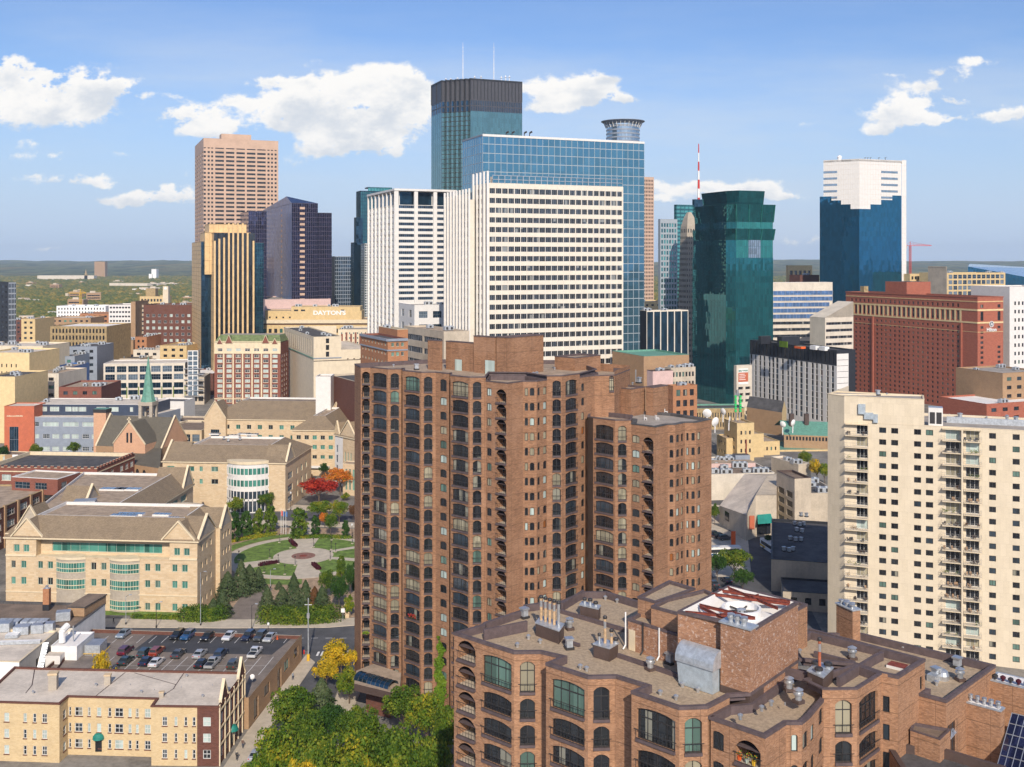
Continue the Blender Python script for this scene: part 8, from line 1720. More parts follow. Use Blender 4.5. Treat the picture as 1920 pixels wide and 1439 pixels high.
def tree_meshes(kind, mk, v):
 """unit tree: height 1, half width about .5 for round kinds; returns crown mesh and trunk mesh"""
 key = (kind, mk, v)
 if key in _tr: return _tr[key]
 rnd = np.random.default_rng(sum(map(ord, kind)) * 7 + v)
 if kind == 'spruce':
  n = 4200; z = rnd.uniform(.05, 1, n)**.85; tier = .7 + .3*np.abs(np.sin(z*23)); ang = rnd.uniform(0, 2*np.pi, n); lob = 1 + .22*np.sin(ang*6 + z*31 + v)
  r = (1-z)**.8*.5*tier*lob*rnd.uniform(.55, 1.05, n)**.5 + .012; p = np.stack([r*np.cos(ang), r*np.sin(ang), z - r*.22], 1); nr = np.stack([np.cos(ang), np.sin(ang), np.full(n, .5)], 1); size = .02
 elif kind == 'column':
  n = 2200; c = rnd.uniform(0, 1, (60, 3)); z0 = c[:, 0]*.86 + .1; a = c[:, 1]*2*np.pi; prof = np.sin(np.clip((z0-.02)/.98, 0, 1)**.7*np.pi)**.5; r = prof*.36*np.sqrt(c[:, 2]*.6+.4)
  cen = np.stack([r*np.cos(a), r*np.sin(a), z0], 1); i = rnd.integers(0, 60, n); d = rnd.normal(size=(n, 3)); d /= np.linalg.norm(d, axis=1)[:, None]; p = cen[i] + d*np.array([.13, .13, .07])*rnd.uniform(.6, 1.1, (n, 1)); nr = d; size = .034
 else:
  K = {'round': 46, 'wide': 54, 'shrub': 26}[kind]; n = {'round': 6000, 'wide': 6000, 'shrub': 2200}[kind]
  zc, rz, rx = {'round': (.62, .34, .40), 'wide': (.66, .26, .46), 'shrub': (.45, .42, .44)}[kind]
  c = rnd.normal(size=(K, 3)); c /= np.linalg.norm(c, axis=1)[:, None]; c *= rnd.uniform(.35, .95, (K, 1)); c[:, 2] = np.abs(c[:, 2])*1.0*np.where(rnd.random(K) < .7, 1, -.55)
  cen = c*np.array([rx, rx, rz]) + np.array([0, 0, zc]); rr = rnd.uniform(.07, .15, K); i = rnd.integers(0, K, n); d = rnd.normal(size=(n, 3)); d /= np.linalg.norm(d, axis=1)[:, None]; d[:, 2] = np.where((d[:, 2] < -.3) & (rnd.random(n) < .6), -d[:, 2], d[:, 2])
  p = cen[i] + d*rr[i][:, None]*rnd.uniform(.7, 1.08, (n, 1)); nr = d; size = .0165 if kind != 'shrub' else .03
 crown = leafcloud(p, nr, size, rnd, mk, 'crown'); m = MB()
 if kind == 'spruce': m.tube((0,0,0), (0,0,.9), .016, 'bark', 6, .004)
 else:
  m.tube((0,0,0), (0,0,.4), .022, 'bark', 7, .014)
  for k in range(6): a = k*1.05 + v; m.tube((0,0,.28 + .03*k), (.22*math.cos(a), .22*math.sin(a), .6 + .04*(k % 3)), .010, 'bark', 5, .004)
 _tr[key] = (crown, m.mesh('trunk', uv=False)); return _tr[key]
def tree(px, top, bot, hw, kind, mk, label, name=None, Y=None, group=None, cat='tree', z0=0):
 Y = Y or (H - z0)*F/(bot - HY); p = at(px, Y); h = zat(top, Y) - z0; w = hw/F*Y*2*{'spruce': 1.7, 'column': 1.25}.get(kind, 1.15); v = random.randint(0, 3); cr, tk = tree_meshes(kind, mk, v)
 r = empty(name or {'spruce': 'spruce_tree', 'shrub': 'shrub'}.get(kind, 'leafy_tree'), (p.x, p.y, z0), random.uniform(0, 6.28), label, cat, group)
 k = {'spruce': 1.0, 'column': 1.05, 'round': 1.12, 'wide': 1.05, 'shrub': 1.1}[kind]
 for nm, me in (('crown', cr), ('trunk', tk)):
  o = bpy.data.objects.new(nm, me); sc.collection.objects.link(o); o.parent = r
 r.scale = (w/k, w/k, h); return r
Zp = lambda x, y: (400 + x/4.497, 860 + y/4.497)
CT_ = 'campus plaza trees'
for (x, t, b, hw, kind, mk, lab) in [
 (439,960,1016,13,'column','leaf_dark','dark green columnar tree nearest the stone hall, first of the left row'), (461,958,1008,12,'column','leaf_dark','second dark green columnar tree from the stone hall'), (484,953,1005,12,'column','leaf_green','third columnar tree of the left row by the plaza'), (507,949,1001,12,'column','leaf_green','columnar tree of the left row nearest the flagpoles'),
 (561,951,1009,16,'column','leaf_green','broad columnar tree just right of the flagpoles'), (592,966,1005,9,'column','leaf_dark','slim dark columnar tree between two leafy trees behind the plaza'), (620,962,1008,16,'round','leaf_green','round green tree behind the upper right lawn'), (609,960,990,14,'round','leaf_orange','orange leafed tree squeezed between green trees behind the plaza'), (600,937,985,24,'wide','leaf_mixed','wide olive green tree behind the orange tree'), (636,939,984,20,'round','leaf_mixed','light green tree left of the parking area by the brown tower'),
 (648,976,1009,7,'column','leaf_dark','small lone columnar tree near the left edge of the brown tower'), (598,898,946,36,'wide','leaf_red','bright red spreading maple in front of the campus court'), (638,876,928,29,'wide','leaf_orange','orange and green maple right of the red maple'), (671,888,925,20,'wide','leaf_orange','orange maple touching the brown tower edge'),
 (607,868,898,11,'round','leaf_dark','dark round tree in the campus court'), (569,866,898,14,'round','leaf_mixed','olive tree in the campus court by the hall corner'), (577,887,918,13,'round','leaf_rust','rust coloured tree left of the dark court tree'), (547,905,941,11,'round','leaf_dark','round dark tree at the corner of the hall with curved glass'), (500,924,962,20,'round','leaf_green','round green tree before the curved glass front'), (441,932,970,22,'round','leaf_mixed','yellow green tree left of the curved glass front'), (662,945,979,12,'round','leaf_rust','small rusty tree by the plaza parking area'),
 (647,922,940,10,'shrub','leaf_mixed','light green shrub under the orange maples'),
 (332,832,862,12,'round','leaf_mixed','yellow green tree beside the glass entrance hall'),
 (68,832,861,14,'round','leaf_green','left round street tree before the grey school'), (138,827,860,15,'round','leaf_green','right round street tree before the grey school'), (108,849,866,9,'shrub','leaf_green','small round bush between the two street trees of the grey school'), (6,836,866,15,'round','leaf_dark','dark tree at the left frame edge by the orange wall'),
 (168,682,712,12,'round','leaf_mixed','olive tree in the street left of the unfinished building'),
 (1377,1029,1090,32,'wide','leaf_green','street tree in shade between brown tower wing and angular church'), (1345,1037,1098,18,'wide','leaf_dark','darker street tree at the right edge of the tower wing'), (1392,1066,1120,20,'wide','leaf_dark','tree in deep shade above the cooling tower roof'), (1340,945,985,12,'round','leaf_green','green tree beside the wall of the angular church'),
 (1509,846,884,15,'round','leaf_green','green tree right of the concrete rear block'), (1532,862,905,18,'round','leaf_yellow','yellow autumn tree beside the cream tower edge'), (1546,868,910,14,'round','leaf_mixed','olive tree half hidden by the cream tower'), (1440,1002,1030,9,'round','leaf_dark','small dark street tree by the white bus'), (1300,762,785,16,'shrub','leaf_mixed','bushy roof planting right of the orange brick loft')]:
 tree(x, t, b, hw, kind, mk, lab)
for (x, t, b, hw, mk, lab) in [(452,1050,1118,15,'leaf_spruce','tallest spruce by the side wall of the stone hall'), (427,1072,1122,17,'leaf_spruce','wide spruce nearest the stone hall corner'), (468,1059,1110,16,'leaf_spruce','spruce behind the driveway bend'), (485,1064,1106,11,'leaf_spruce','rightmost small spruce of the left group'), (417,1108,1156,15,'leaf_spruce','spruce standing above the left hedge'), (400,1122,1160,13,'leaf_spruce','low spruce behind the left hedge'),
 (501,1098,1150,13,'leaf_spruce','thin grey green spruce right of the driveway'), (551,1075,1145,15,'leaf_spruce','tallest spruce in the group above the long hedge'), (530,1101,1140,14,'leaf_spruce','short spruce left of the tallest one above the hedge'), (573,1088,1146,14,'leaf_spruce','spruce right of the tallest one above the hedge'), (590,1100,1146,13,'leaf_rust','brownish spruce in the group above the hedge'), (604,1098,1148,15,'leaf_spruce','right hand spruce above the long hedge'), (523,1090,1105,6,'leaf_spruce','tiny spruce at the lower lawn edge')]:
 tree(x, t, b, hw, 'spruce', mk, lab, group='spruces around the campus driveway')
for (x, t, b, hw, kind, mk, lab) in [(612,1068,1128,18,'round','leaf_green','bright green tree at the lower right of the plaza'), (636,1076,1150,22,'round','leaf_dark','big dark green tree beside the long hedge'), (640,1043,1090,9,'column','leaf_green','slim light green tree at the lower right lawn'), (657,1054,1125,14,'round','leaf_dark','dark tree in the shadow of the brown tower'), (668,1050,1110,9,'column','leaf_dark','dark slim tree touching the brown tower'), (655,1110,1160,13,'shrub','leaf_mixed','olive bush in shade by the brown tower foot')]:
 tree(x, t, b, hw, kind, mk, lab)
# courtyard trees at the bottom
for (x, t, Y, hw, kind, mk, lab) in [
 (640,1200,226,40,'round','leaf_yellow','golden yellow tree beside the foot of the brown tower'), (612,1236,220,30,'round','leaf_yellow','smaller yellow tree left of the golden one'), (655,1256,214,36,'round','leaf_mixed','yellow green tree below the golden tree'),
 (548,1288,193,56,'round','leaf_green','large green tree at the corner of the side street'), (576,1330,182,44,'round','leaf_green','green tree right of the large corner tree'), (622,1318,190,36,'round','leaf_dark','dark green tree below the yellow trees'), (662,1322,188,42,'round','leaf_green','green tree just below the entrance canopy, left one'), (700,1332,180,48,'round','leaf_green','green tree below the barrel skylight'), (757,1286,198,50,'round','leaf_green','leafy green tree against the brown tower wall'), (800,1300,190,44,'round','leaf_mixed','pale green tree below the ivy'),
 (834,1320,182,36,'round','leaf_green','green tree at the left wall of the near brick building'), (520,1362,172,60,'round','leaf_mixed','yellow tinged tree over the side street pavement'), (600,1378,166,60,'round','leaf_green','broad green crown at bottom centre left'), (668,1370,170,62,'round','leaf_mixed','broad crown flecked with yellow at bottom centre'), (740,1362,168,64,'round','leaf_green','largest green crown left of the near brick building'), (806,1372,164,56,'round','leaf_green','green crown partly in the near building shadow'), (488,1404,160,44,'round','leaf_mixed','yellow green crown at the bottom near the parked car'), (560,1416,154,60,'round','leaf_yellow','yellowish crown cut by the bottom frame edge'), (650,1424,152,62,'round','leaf_green','green crown cut by the bottom edge, centre'), (740,1428,150,60,'round','leaf_green','green crown cut by the bottom edge, right')]:
 tree(x, t, 0, hw, kind, mk, lab, Y=Y, group='courtyard trees at the bottom')
tree(603, 1272, 0, 26, 'spruce', 'leaf_spruce', 'blue grey spruce among the leafy courtyard trees', Y=206)
tree(191, 1222, 0, 22, 'round', 'leaf_yellow', 'bright yellow tree between apartments and parking lot', Y=211); tree(220, 1243, 0, 12, 'shrub', 'leaf_yellow', 'small yellow bush right of the bright yellow tree', Y=209)
def hedge(pts, h, w, label, mk='leaf_green', n=6000, name='hedge', z=0.1, sz=.16):
 rnd = np.random.default_rng(len(label)); pts = [np.array(p) for p in pts]; seg = rnd.integers(0, len(pts)-1, n); f = rnd.random(n); A = np.array(pts); p = A[seg]*(1-f[:, None]) + A[seg+1]*f[:, None]; d = rnd.normal(size=(n, 3)); d[:, 2] = abs(d[:, 2]); d /= np.linalg.norm(d, axis=1)[:, None]
 bump = 1 + .15*np.sin(p[:, 0]*1.1) ; P3 = np.stack([p[:, 0] + d[:, 0]*w/2, p[:, 1] + d[:, 1]*w/2, z + np.clip(d[:, 2]*1.25, 0, 1)*h*bump*rnd.uniform(.85, 1.05, n)], 1)
 low = rnd.random(n) < .4; P3[low, 2] = z + rnd.uniform(0, h*.9, low.sum()); o = bpy.data.objects.new(name, leafcloud(P3, d, sz, rnd, mk, name)); sc.collection.objects.link(o); c = P3.mean(0); tag(o, label, 'hedge' if name == 'hedge' else 'shrub')
g2 = lambda x, y: tuple(gp(x, y))
hedge([g2(497,1166), g2(560,1168), g2(628,1163)], 3.4, 5.5, 'long clipped green hedge along the cross street right of the driveway', n=9000)
hedge([g2(345,1162), g2(385,1163), g2(412,1160)], 3.2, 5, 'rounded green hedge in front of the stone hall corner', n=6000); hedge([g2(250,1160), g2(335,1162)], .9, 1.6, 'low thin hedge along the stone hall front', n=2500)
for i, (a, b, lab) in enumerate((((390,910),(540,882),'row of dark plum shrubs in the lower left plaza bed'), ((650,700),(695,745),'row of dark plum shrubs in the upper plaza bed'), ((845,900),(890,940),'row of dark plum shrubs in the lower right plaza bed'))): hedge([g2(*Zp(*a)), g2(*Zp(*b))], .9, 1.4, lab, 'leaf_plum', 900, 'shrub_row')
hedge([g2(425,1018), g2(470,1010), g2(515,1003)], .8, 3, 'straw coloured planting under the columnar trees', 'leaf_mixed', 2500, 'shrub_bed'); hedge([g2(548,1010), g2(600,1008), g2(655,1010)], .8, 3, 'mixed low planting behind the upper right lawn', 'leaf_mixed', 2500, 'shrub_bed')
# ivy on the tower wall
p = hit(V2(-18.15, 211.2), dirv(3), 826); q_ = []
rr = np.random.default_rng(5); n = 2600; t_ = dirv(-41); nn_ = Vector((t_.y, -t_.x)); s = rr.normal(0, 1.0, n)*.9; z = rr.uniform(0, 15, n); k = np.abs(s + .5*np.sin(z*.9)) < (2.3 - z*.12 + .5*np.sin(z*2.1))
base_ = hit(V2(-15.3, 211.35), t_, 826); P3 = np.stack([base_.x + t_.x*s + nn_.x*(.15 + .2*rr.random(n)), base_.y + t_.y*s + nn_.y*(.15 + .2*rr.random(n)), z], 1)[k]
o = bpy.data.objects.new('climbing_ivy', leafcloud(P3, np.tile([nn_.x, nn_.y, .2], (len(P3), 1)), .17, rr, 'leaf_near_ivy', 'climbing_ivy')); sc.collection.objects.link(o); tag(o, 'light green ivy climbing the lower wall of the brown tower', 'ivy')
for px, z, mk, lab, ln in ((706, 3.1, 'hot_pink', 'pink flower box left one on a low tower balcony', 1.6), (718, 3.0, 'hot_pink', 'pink flower box right one on a low tower balcony', 1.6), (740, 3.05, 'hot_pink', 'pink flower box on the narrow low tower balcony', 1.5), (775, 17.3, 'red_paint', 'red cloth and flowers on a lower tower balcony', 2.2), (686, 11.0, 'leaf_near_ivy', 'yellow green plant at the left edge balcony of the tower', 1.4)):
 a = {706: (V2(-29.7, 221.3), -41), 718: (V2(-29.7, 221.3), -41), 740: (V2(-25.55, 217.7), 3), 775: (at(754.8, 214.8), -41), 686: (V2(-31, 221.2), 3)}[px]; t_ = dirv(a[1]); c = hit(a[0], t_, px) + Vector((t_.y, -t_.x))*.35; r_ = random.Random(px); m = MB()
 for i in range(60):
  x = r_.uniform(-ln/2, ln/2); zz = r_.uniform(-.3, .45); yy = r_.uniform(-.2, .2); m.add([(x-.13, yy, zz), (x+.13, yy-.03, zz+.02), (x+.05, yy, zz+.2)], [(0,1,2)], mk if i % 5 else 'leaf_green')
 m.obox((0, .02), 0, ln, .25, -.35, -.1, 'bronze'); o = m.build('flower_box', None, (c.x, c.y, z + .9), R(a[1])); tag(o, lab, 'flower box')
# ------------------------------------------------------------------ far woods, hills
def woods():
 rnd = np.random.default_rng(3); ic = bpy.data.meshes.new('t'); import bmesh as bm_; b = bm_.new(); bm_.ops.create_icosphere(b, subdivisions=1, radius=1); b.to_mesh(ic); b.free()
 V_ = np.empty(len(ic.vertices)*3); ic.vertices.foreach_get('co', V_); V_ = V_.reshape(-1, 3); Fc = np.array([list(p.vertices) for p in ic.polygons]); keep = V_[Fc].mean(1)[:, 2] > -.45; Fc = Fc[keep]
 pts = []
 for y0, y1, sp_ in ((1230, 1900, 12.5), (1900, 3000, 16), (3000, 5200, 26)):
  ny = int((y1-y0)/sp_); 
  for j in range(ny):
   y = y0 + (j + .5)*sp_; hw = y*.56; nx = int(2*hw/sp_); x = -hw + (np.arange(nx)+.5)*sp_ + rnd.uniform(-.5, .5, nx)*sp_*1.2; yy = y + rnd.uniform(-.5, .5, nx)*sp_*1.1; r = sp_*.56*rnd.uniform(.75, 1.3, nx)
   gap = np.array([mnoise.noise(Vector((a/170, c/170, 0))) for a, c in zip(x, yy)]); kk = gap > -.33; pts.append(np.stack([x, yy, r], 1)[kk])
 T_ = np.concatenate(pts); n = len(T_); sc_ = np.stack([T_[:, 2], T_[:, 2], np.minimum(T_[:, 2]*.85, 9)], 1); jit = rnd.uniform(.8, 1.2, (n, len(V_), 1)); v = V_[None]*jit*sc_[:, None, :] + np.stack([T_[:, 0], T_[:, 1], np.full(n, 5.5)], 1)[:, None, :]
 f = Fc[None] + (np.arange(n)*len(V_))[:, None, None]; nf = n*len(Fc); me = bpy.data.meshes.new('far_woods'); me.vertices.add(n*len(V_)); me.vertices.foreach_set('co', v.ravel()); me.loops.add(nf*3); me.loops.foreach_set('vertex_index', f.ravel()); me.polygons.add(nf); me.polygons.foreach_set('loop_start', np.arange(0, nf*3, 3)); me.polygons.foreach_set('loop_total', np.full(nf, 3)); me.materials.append(MATS['leaf_far']); me.update(); me.validate()
 o = bpy.data.objects.new('far_woods', me); sc.collection.objects.link(o); tag(o, 'autumn woods stretching to the horizon', kind='stuff'); bpy.data.meshes.remove(ic); print('woods', n, nf)
woods()
m = MATS['hills'] = bpy.data.materials.new('hills'); m.use_nodes = True; t = NT(m.node_tree); pos = t.n('ShaderNodeNewGeometry').outputs['Position']; pv = t.vm('MULTIPLY', pos, (1, .35, 1)); nz = t.noise(pv, .012, 6, .7); nz2 = t.noise(pv, .0025, 3)
cc = t.mix(t.ss(nz, .38, .62), (.03, .05, .03), (.15, .17, .08)); cc = t.mix(t.m('MULTIPLY', t.ss(nz2, .5, .7), .6), cc, (.22, .16, .05)); cc = t.mix(t.ss(t.noise(pv, .02, 2), .72, .76), cc, (.45, .42, .38)); t.nt.links.new(cc, P(m).inputs['Base Color']); P(m).inputs['Roughness'].default_value = 1; P(m).inputs['Specular IOR Level'].default_value = .1
bn = t.n('ShaderNodeBump', ins={'Strength': 1.0, 'Height': nz, 'Distance': 14.0}); t.nt.links.new(bn.outputs[0], P(m).inputs['Normal'])
hv = []; hf = []; NX, NY = 150, 44
for j in range(NY + 1):
 y = 4600 + (13000-4600)*(j/NY)**1.15
 for i in range(NX + 1):
  x = (i/NX - .5)*y*1.5; k = min(1, (y-4600)/5200); z = -4 + 76*k + k*26*mnoise.noise(Vector((x/1100, y/1800, 2))) + (11*k+3)*mnoise.noise(Vector((x/260, y/420, 7))) + 5*k*mnoise.noise(Vector((x/70, y/160, 4))); hv.append((x, y, z))
for j in range(NY):
 for i in range(NX): a = j*(NX+1) + i; hf.append((a, a+1, a+NX+2, a+NX+1))
me = bpy.data.meshes.new('hills'); me.from_pydata(hv, [], hf); me.materials.append(m); o = bpy.data.objects.new('hills', me); sc.collection.objects.link(o); tag(o, kind='structure')
# small far buildings among the trees (nothing tells them apart)
rnd = random.Random(21); fb = []
for s in range(3):
 m = MB(); L_, W_, h_ = [(40, 20, 14), (26, 18, 20), (60, 25, 12)][s]; m.box(-L_/2, -W_/2, 0, L_/2, W_/2, h_, ['concrete_pale', 'brick_buff', 'white_panel'][s], 'roof_light'); m.box(-L_/4, -W_/4, h_, L_/8, W_/4, h_+3, 'concrete', 'roof_grey')
 for k in range(int(h_/4.5)): m.box(-L_/2+2, -W_/2-.05, 2+k*4.2, L_/2-2, -W_/2, 3.8+k*4.2, 'win_dark')
 fb.append(m.mesh('distant_building'))
for i in range(150):
 Y = (rnd.choice((1500, 2000, 2600, 3200, 3900)) if i < 120 else 1120) * rnd.uniform(.85, 1.15); px = rnd.choice((rnd.uniform(0, 360), rnd.uniform(1455, 1535), rnd.uniform(1700, 1920), rnd.uniform(0, 360))); p = at(px, Y)
 o = bpy.data.objects.new('distant_building', fb[i % 3]); sc.collection.objects.link(o); o.location = (p.x, p.y, 0); o.rotation_euler.z = rnd.uniform(-.5, .5); s = rnd.uniform(.4, 1.1); o.scale = (s, s, s*rnd.uniform(.7, 1.25)); tag(o, 'far off pale building among the autumn trees', 'building', 'far off pale buildings among the trees')
# ------------------------------------------------------------------ vehicles
CARC = {'silver-blue': (.30, .36, .42), 'black': (.012, .012, .014), 'blue': (.02, .09, .22), 'white': (.75, .75, .75), 'navy': (.015, .02, .05), 'dark grey': (.06, .065, .07), 'maroon': (.12, .01, .03), 'dark teal': (.03, .06, .07), 'orange red': (.30, .05, .02), 'silver': (.45, .46, .47), 'dark blue': (.012, .03, .07), 'dark green': (.03, .05, .045), 'olive': (.06, .065, .05), 'cream': (.6, .55, .42)}
for k, c in CARC.items():
 m = newmat('car_' + k); b = P(m); b.inputs['Base Color'].default_value = (*c, 1); b.inputs['Roughness'].default_value = .3; b.inputs['Coat Weight'].default_value = 1; b.inputs['Metallic'].default_value = .3
def newsimple(n, c, r, e=0):
 m = newmat(n); b = P(m); b.inputs['Base Color'].default_value = (*c, 1); b.inputs['Roughness'].default_value = r
newsimple('rubber', (.02, .02, .02), .8); newsimple('lamp_glass', (.7, .7, .68), .15); newsimple('tail_red', (.4, .01, .01), .25); newsimple('car_glass', (.02, .025, .03), .08)
PROF = {'sedan': ([(-2.3,.35),(-2.35,.75),(-2.2,.95),(-1.35,1.0),(1.15,.95),(2.1,.82),(2.32,.6),(2.28,.35)], [(-1.75,.98),(-1.05,1.42),(.25,1.45),(1.15,.94)]),
 'suv': ([(-2.3,.4),(-2.35,.9),(-2.28,1.1),(1.05,1.08),(2.1,1.0),(2.32,.75),(2.28,.4)], [(-2.25,1.08),(-1.95,1.66),(.2,1.7),(1.0,1.08)]),
 'pickup': ([(-2.75,.5),(-2.8,1.05),(-.6,1.08),(1.3,1.1),(2.5,1.02),(2.68,.75),(2.62,.45)], [(-.75,1.08),(-.55,1.75),(.55,1.78),(1.3,1.1)])}
_car = {}
def car_mesh(kind, col):
 if (kind, col) in _car: return _car[(kind, col)]
 lo, cab = PROF[kind]; W = .92; mk = 'car_' + col; m = MB()
 def ext(pr, w0, w1, mk_, z_in):
  n = len(pr); zs = [z for x, z in pr]; zm, zM = min(zs), max(zs); f = lambda z: w0 + (w1-w0)*(z-zm)/(zM-zm+1e-6)
  a = [(x, -f(z), z) for x, z in pr]; b = [(x, f(z), z) for x, z in pr]; m.add(a + b, [tuple(range(n)), tuple(reversed(range(n, 2*n)))] + [(i, n+i, n+(i+1) % n, (i+1) % n) for i in range(n)][:n-1], mk_)
 ext(lo, W, W*.95, mk, 0); ext(cab, W*.9, W*.72, mk, 0)
 body = m.mesh('body', uv=False); m = MB(); c = cab; k = lambda p, q, f: (p[0] + (q[0]-p[0])*f, p[1] + (q[1]-p[1])*f)
 def wq(p, q, w0, w1): m.quad((p[0], -w0, p[1]+.02), (p[0], w0, p[1]+.02), (q[0], w1, q[1]+.02), (q[0], -w1, q[1]+.02), 'car_glass')
 d = .05; a, b = k(c[3], c[2], .08), k(c[3], c[2], .92); wq((a[0]+.02, a[1]), (b[0]+.02, b[1]), W*.8, W*.68); a, b = k(c[0], c[1], .1), k(c[0], c[1], .9); m.quad((a[0]-.02, W*.8, a[1]), (a[0]-.02, -W*.8, a[1]), (b[0]-.02, -W*.68, b[1]), (b[0]-.02, W*.68, b[1]), 'car_glass')
 for s in (-1, 1): p = [(c[0][0]+.25, c[0][1]+.08), (c[1][0]+.08, c[1][1]-.08), (c[2][0]-.08, c[2][1]-.08), (c[3][0]-.3, c[3][1]+.08)]; m.add([(x, s*(W*.9 - (W*.18)*((z-c[0][1])/(c[1][1]-c[0][1])) + .012), z) for x, z in p], [(0,1,2,3) if s > 0 else (3,2,1,0)], 'car_glass')
 if kind == 'pickup': m.box(-2.65, -.75, 1.07, -.85, .75, 1.11, 'black_paint')
 gl = m.mesh('windows', uv=False); m = MB(); m.tube((0,-.11,0), (0,.11,0), .33, 'rubber', 14); m.tube((0,-.13,0), (0,.13,0), .19, 'silver', 10); wh = m.mesh('wheel', uv=False); m = MB(); m.box(0,-.16,-.07,.05,.16,.07,'lamp_glass'); hl = m.mesh('headlight', uv=False); m = MB(); m.box(-.05,-.14,-.08,0,.14,.08,'tail_red'); tl = m.mesh('taillight', uv=False)
 _car[(kind, col)] = (body, gl, wh, hl, tl); return _car[(kind, col)]
def car(x, y, z, ang, kind, col, label, group=None):
 r = empty('parked_car' if kind != 'pickup' else 'pickup_truck', (x, y, z), ang, label, 'car' if kind != 'pickup' else 'pickup truck', group); b, g, w, h, t = car_mesh(kind, col); L = {'pickup': 1.65}.get(kind, 1.4); xf = {'pickup': 2.63}.get(kind, 2.26)
 def ad(n, me, loc, a=0): o = bpy.data.objects.new(n, me); sc.collection.objects.link(o); o.parent = r; o.location = loc; o.rotation_euler.z = a
 ad('body', b, (0,0,0)); ad('windows', g, (0,0,0)); [ad('wheel', w, (sx*L, sy*.86, .33)) for sx in (-1, 1) for sy in (-1, 1)]; [ad('headlight', h, (xf, sy*.62, .7)) for sy in (-1, 1)]; [ad('taillight', t, (-xf-.05, sy*.66, .8)) for sy in (-1, 1)]
s = 3.796; LG = 'cars on the rooftop parking lot'
for (x, y, kind, col, lab, fr) in [(870,500,'sedan','silver-blue','silver blue car alone at the left end of the back row',0), (1252,512,'suv','black','black car left of the blue car in the back row',0), (1328,514,'suv','blue','bright blue hatchback in the back row of the lot',0), (1467,520,'sedan','black','low black sports car alone between blue and white cars',0), (1622,516,'sedan','white','white sedan in the back row of the lot',0), (1757,520,'suv','navy','navy car right of the white sedan in the back row',0), (1843,522,'suv','dark grey','dark grey car third from right in the back row',0), (1912,528,'sedan','silver','silver car at the right end of the back row',0),
 (880,622,'suv','maroon','maroon car at the left end of the middle row',1), (1020,636,'suv','dark teal','dark teal car left of the orange red car',1), (1105,628,'suv','orange red','orange red SUV in the middle row',1), (1258,642,'sedan','dark grey','dark grey sedan alone in the middle row',1), (1413,644,'sedan','silver','silver sedan in the middle row left of the dark blue car',1), (1562,644,'suv','dark blue','dark blue SUV at the right of the middle row',1),
 (882,692,'sedan','dark green','dark green sedan below the maroon car',2), (1030,696,'sedan','navy','navy sedan left of the white sedan in the front row',2), (1102,704,'sedan','white','white sedan in the front row of the lot',2), (1425,712,'sedan','black','black sedan left of the grey pickup',2), (1502,712,'pickup','silver','grey pickup in the front row',2), (1655,718,'suv','olive','dark olive SUV at the right end of the front row',2), (1805,636,'pickup','white','white pickup with rack standing in the driving lane',3)]:
 g = gp(x/s, 1060 + (y+12)/s, DZ+.02); car(g.x + .15, g.y + .6, DZ+.02, R(85 if fr else 262), kind, col, lab, LG)
g = gp(470, 1421); car(g.x + 1.0, g.y, .02, R(86), 'sedan', 'silver', 'silver car parked at the kerb of the side street'); g = gp(312, 1442); car(g.x, 176, .02, R(176), 'sedan', 'white', 'white car cut by the bottom edge in front of the apartments'); g = gp(352, 1442); car(g.x, 175.5, .02, R(176), 'sedan', 'maroon', 'dark maroon car cut by the bottom edge beside the white one')
for i, (x, y, c) in enumerate(((1341,1006,'navy'),(1350,1010,'black'),(1360,1013,'dark grey'))): g = gp(x, y); car(g.x, g.y, .13, R(15), 'suv', c, ['navy car leftmost of three beside the angular church', 'black car in the middle of three beside the angular church', 'dark grey car rightmost of three beside the angular church'][i])
for i, (x, y, c) in enumerate(((1338,1098,'dark grey'),(1346,1112,'black'),(1362,1092,'navy'))): g = gp(x, y); car(g.x, g.y, .03, R(100), 'sedan', c, ['dark grey car in the shaded street, left one', 'black car in the shaded street, lowest one', 'navy car in the shaded street under the tree'][i])
def bus(px, py, ang, label):
 g = gp(px, py); r = empty('city_bus', (g.x, g.y, .03), R(ang), label, 'bus'); m = MB(); m.box(-6,-1.25,.35,6,1.25,3.0,'white_paint','white_panel'); m.box(-6.01,-1.26,.7,-2,1.26,1.3,'blue_paint'); m.box(2,-1.26,.7,6.01,1.26,1.3,'yellow_paint'); m.build('body', r)
 m = MB(); m.box(-5.6,-1.28,1.5,5.2,1.28,2.5,'car_glass'); m.box(5.6,-1.1,1.2,6.03,1.1,2.6,'car_glass'); m.build('windows', r)
 for sx in (-3.8, 3.6):
  for sy in (-1, 1): m = MB(); m.tube((sx, sy*1.0, .45), (sx, sy*1.27, .45), .45, 'rubber', 12); m.build('wheel', r)
 m = MB(); m.box(-3,-.9,3.0,-.5,.9,3.25,'galv'); m.build('roof_unit', r)
bus(1447, 1036, 100, 'white bus with blue side seen by the concrete window tower'); bus(1352, 1044, 8, 'white and yellow bus behind the tree right of the tower wing')
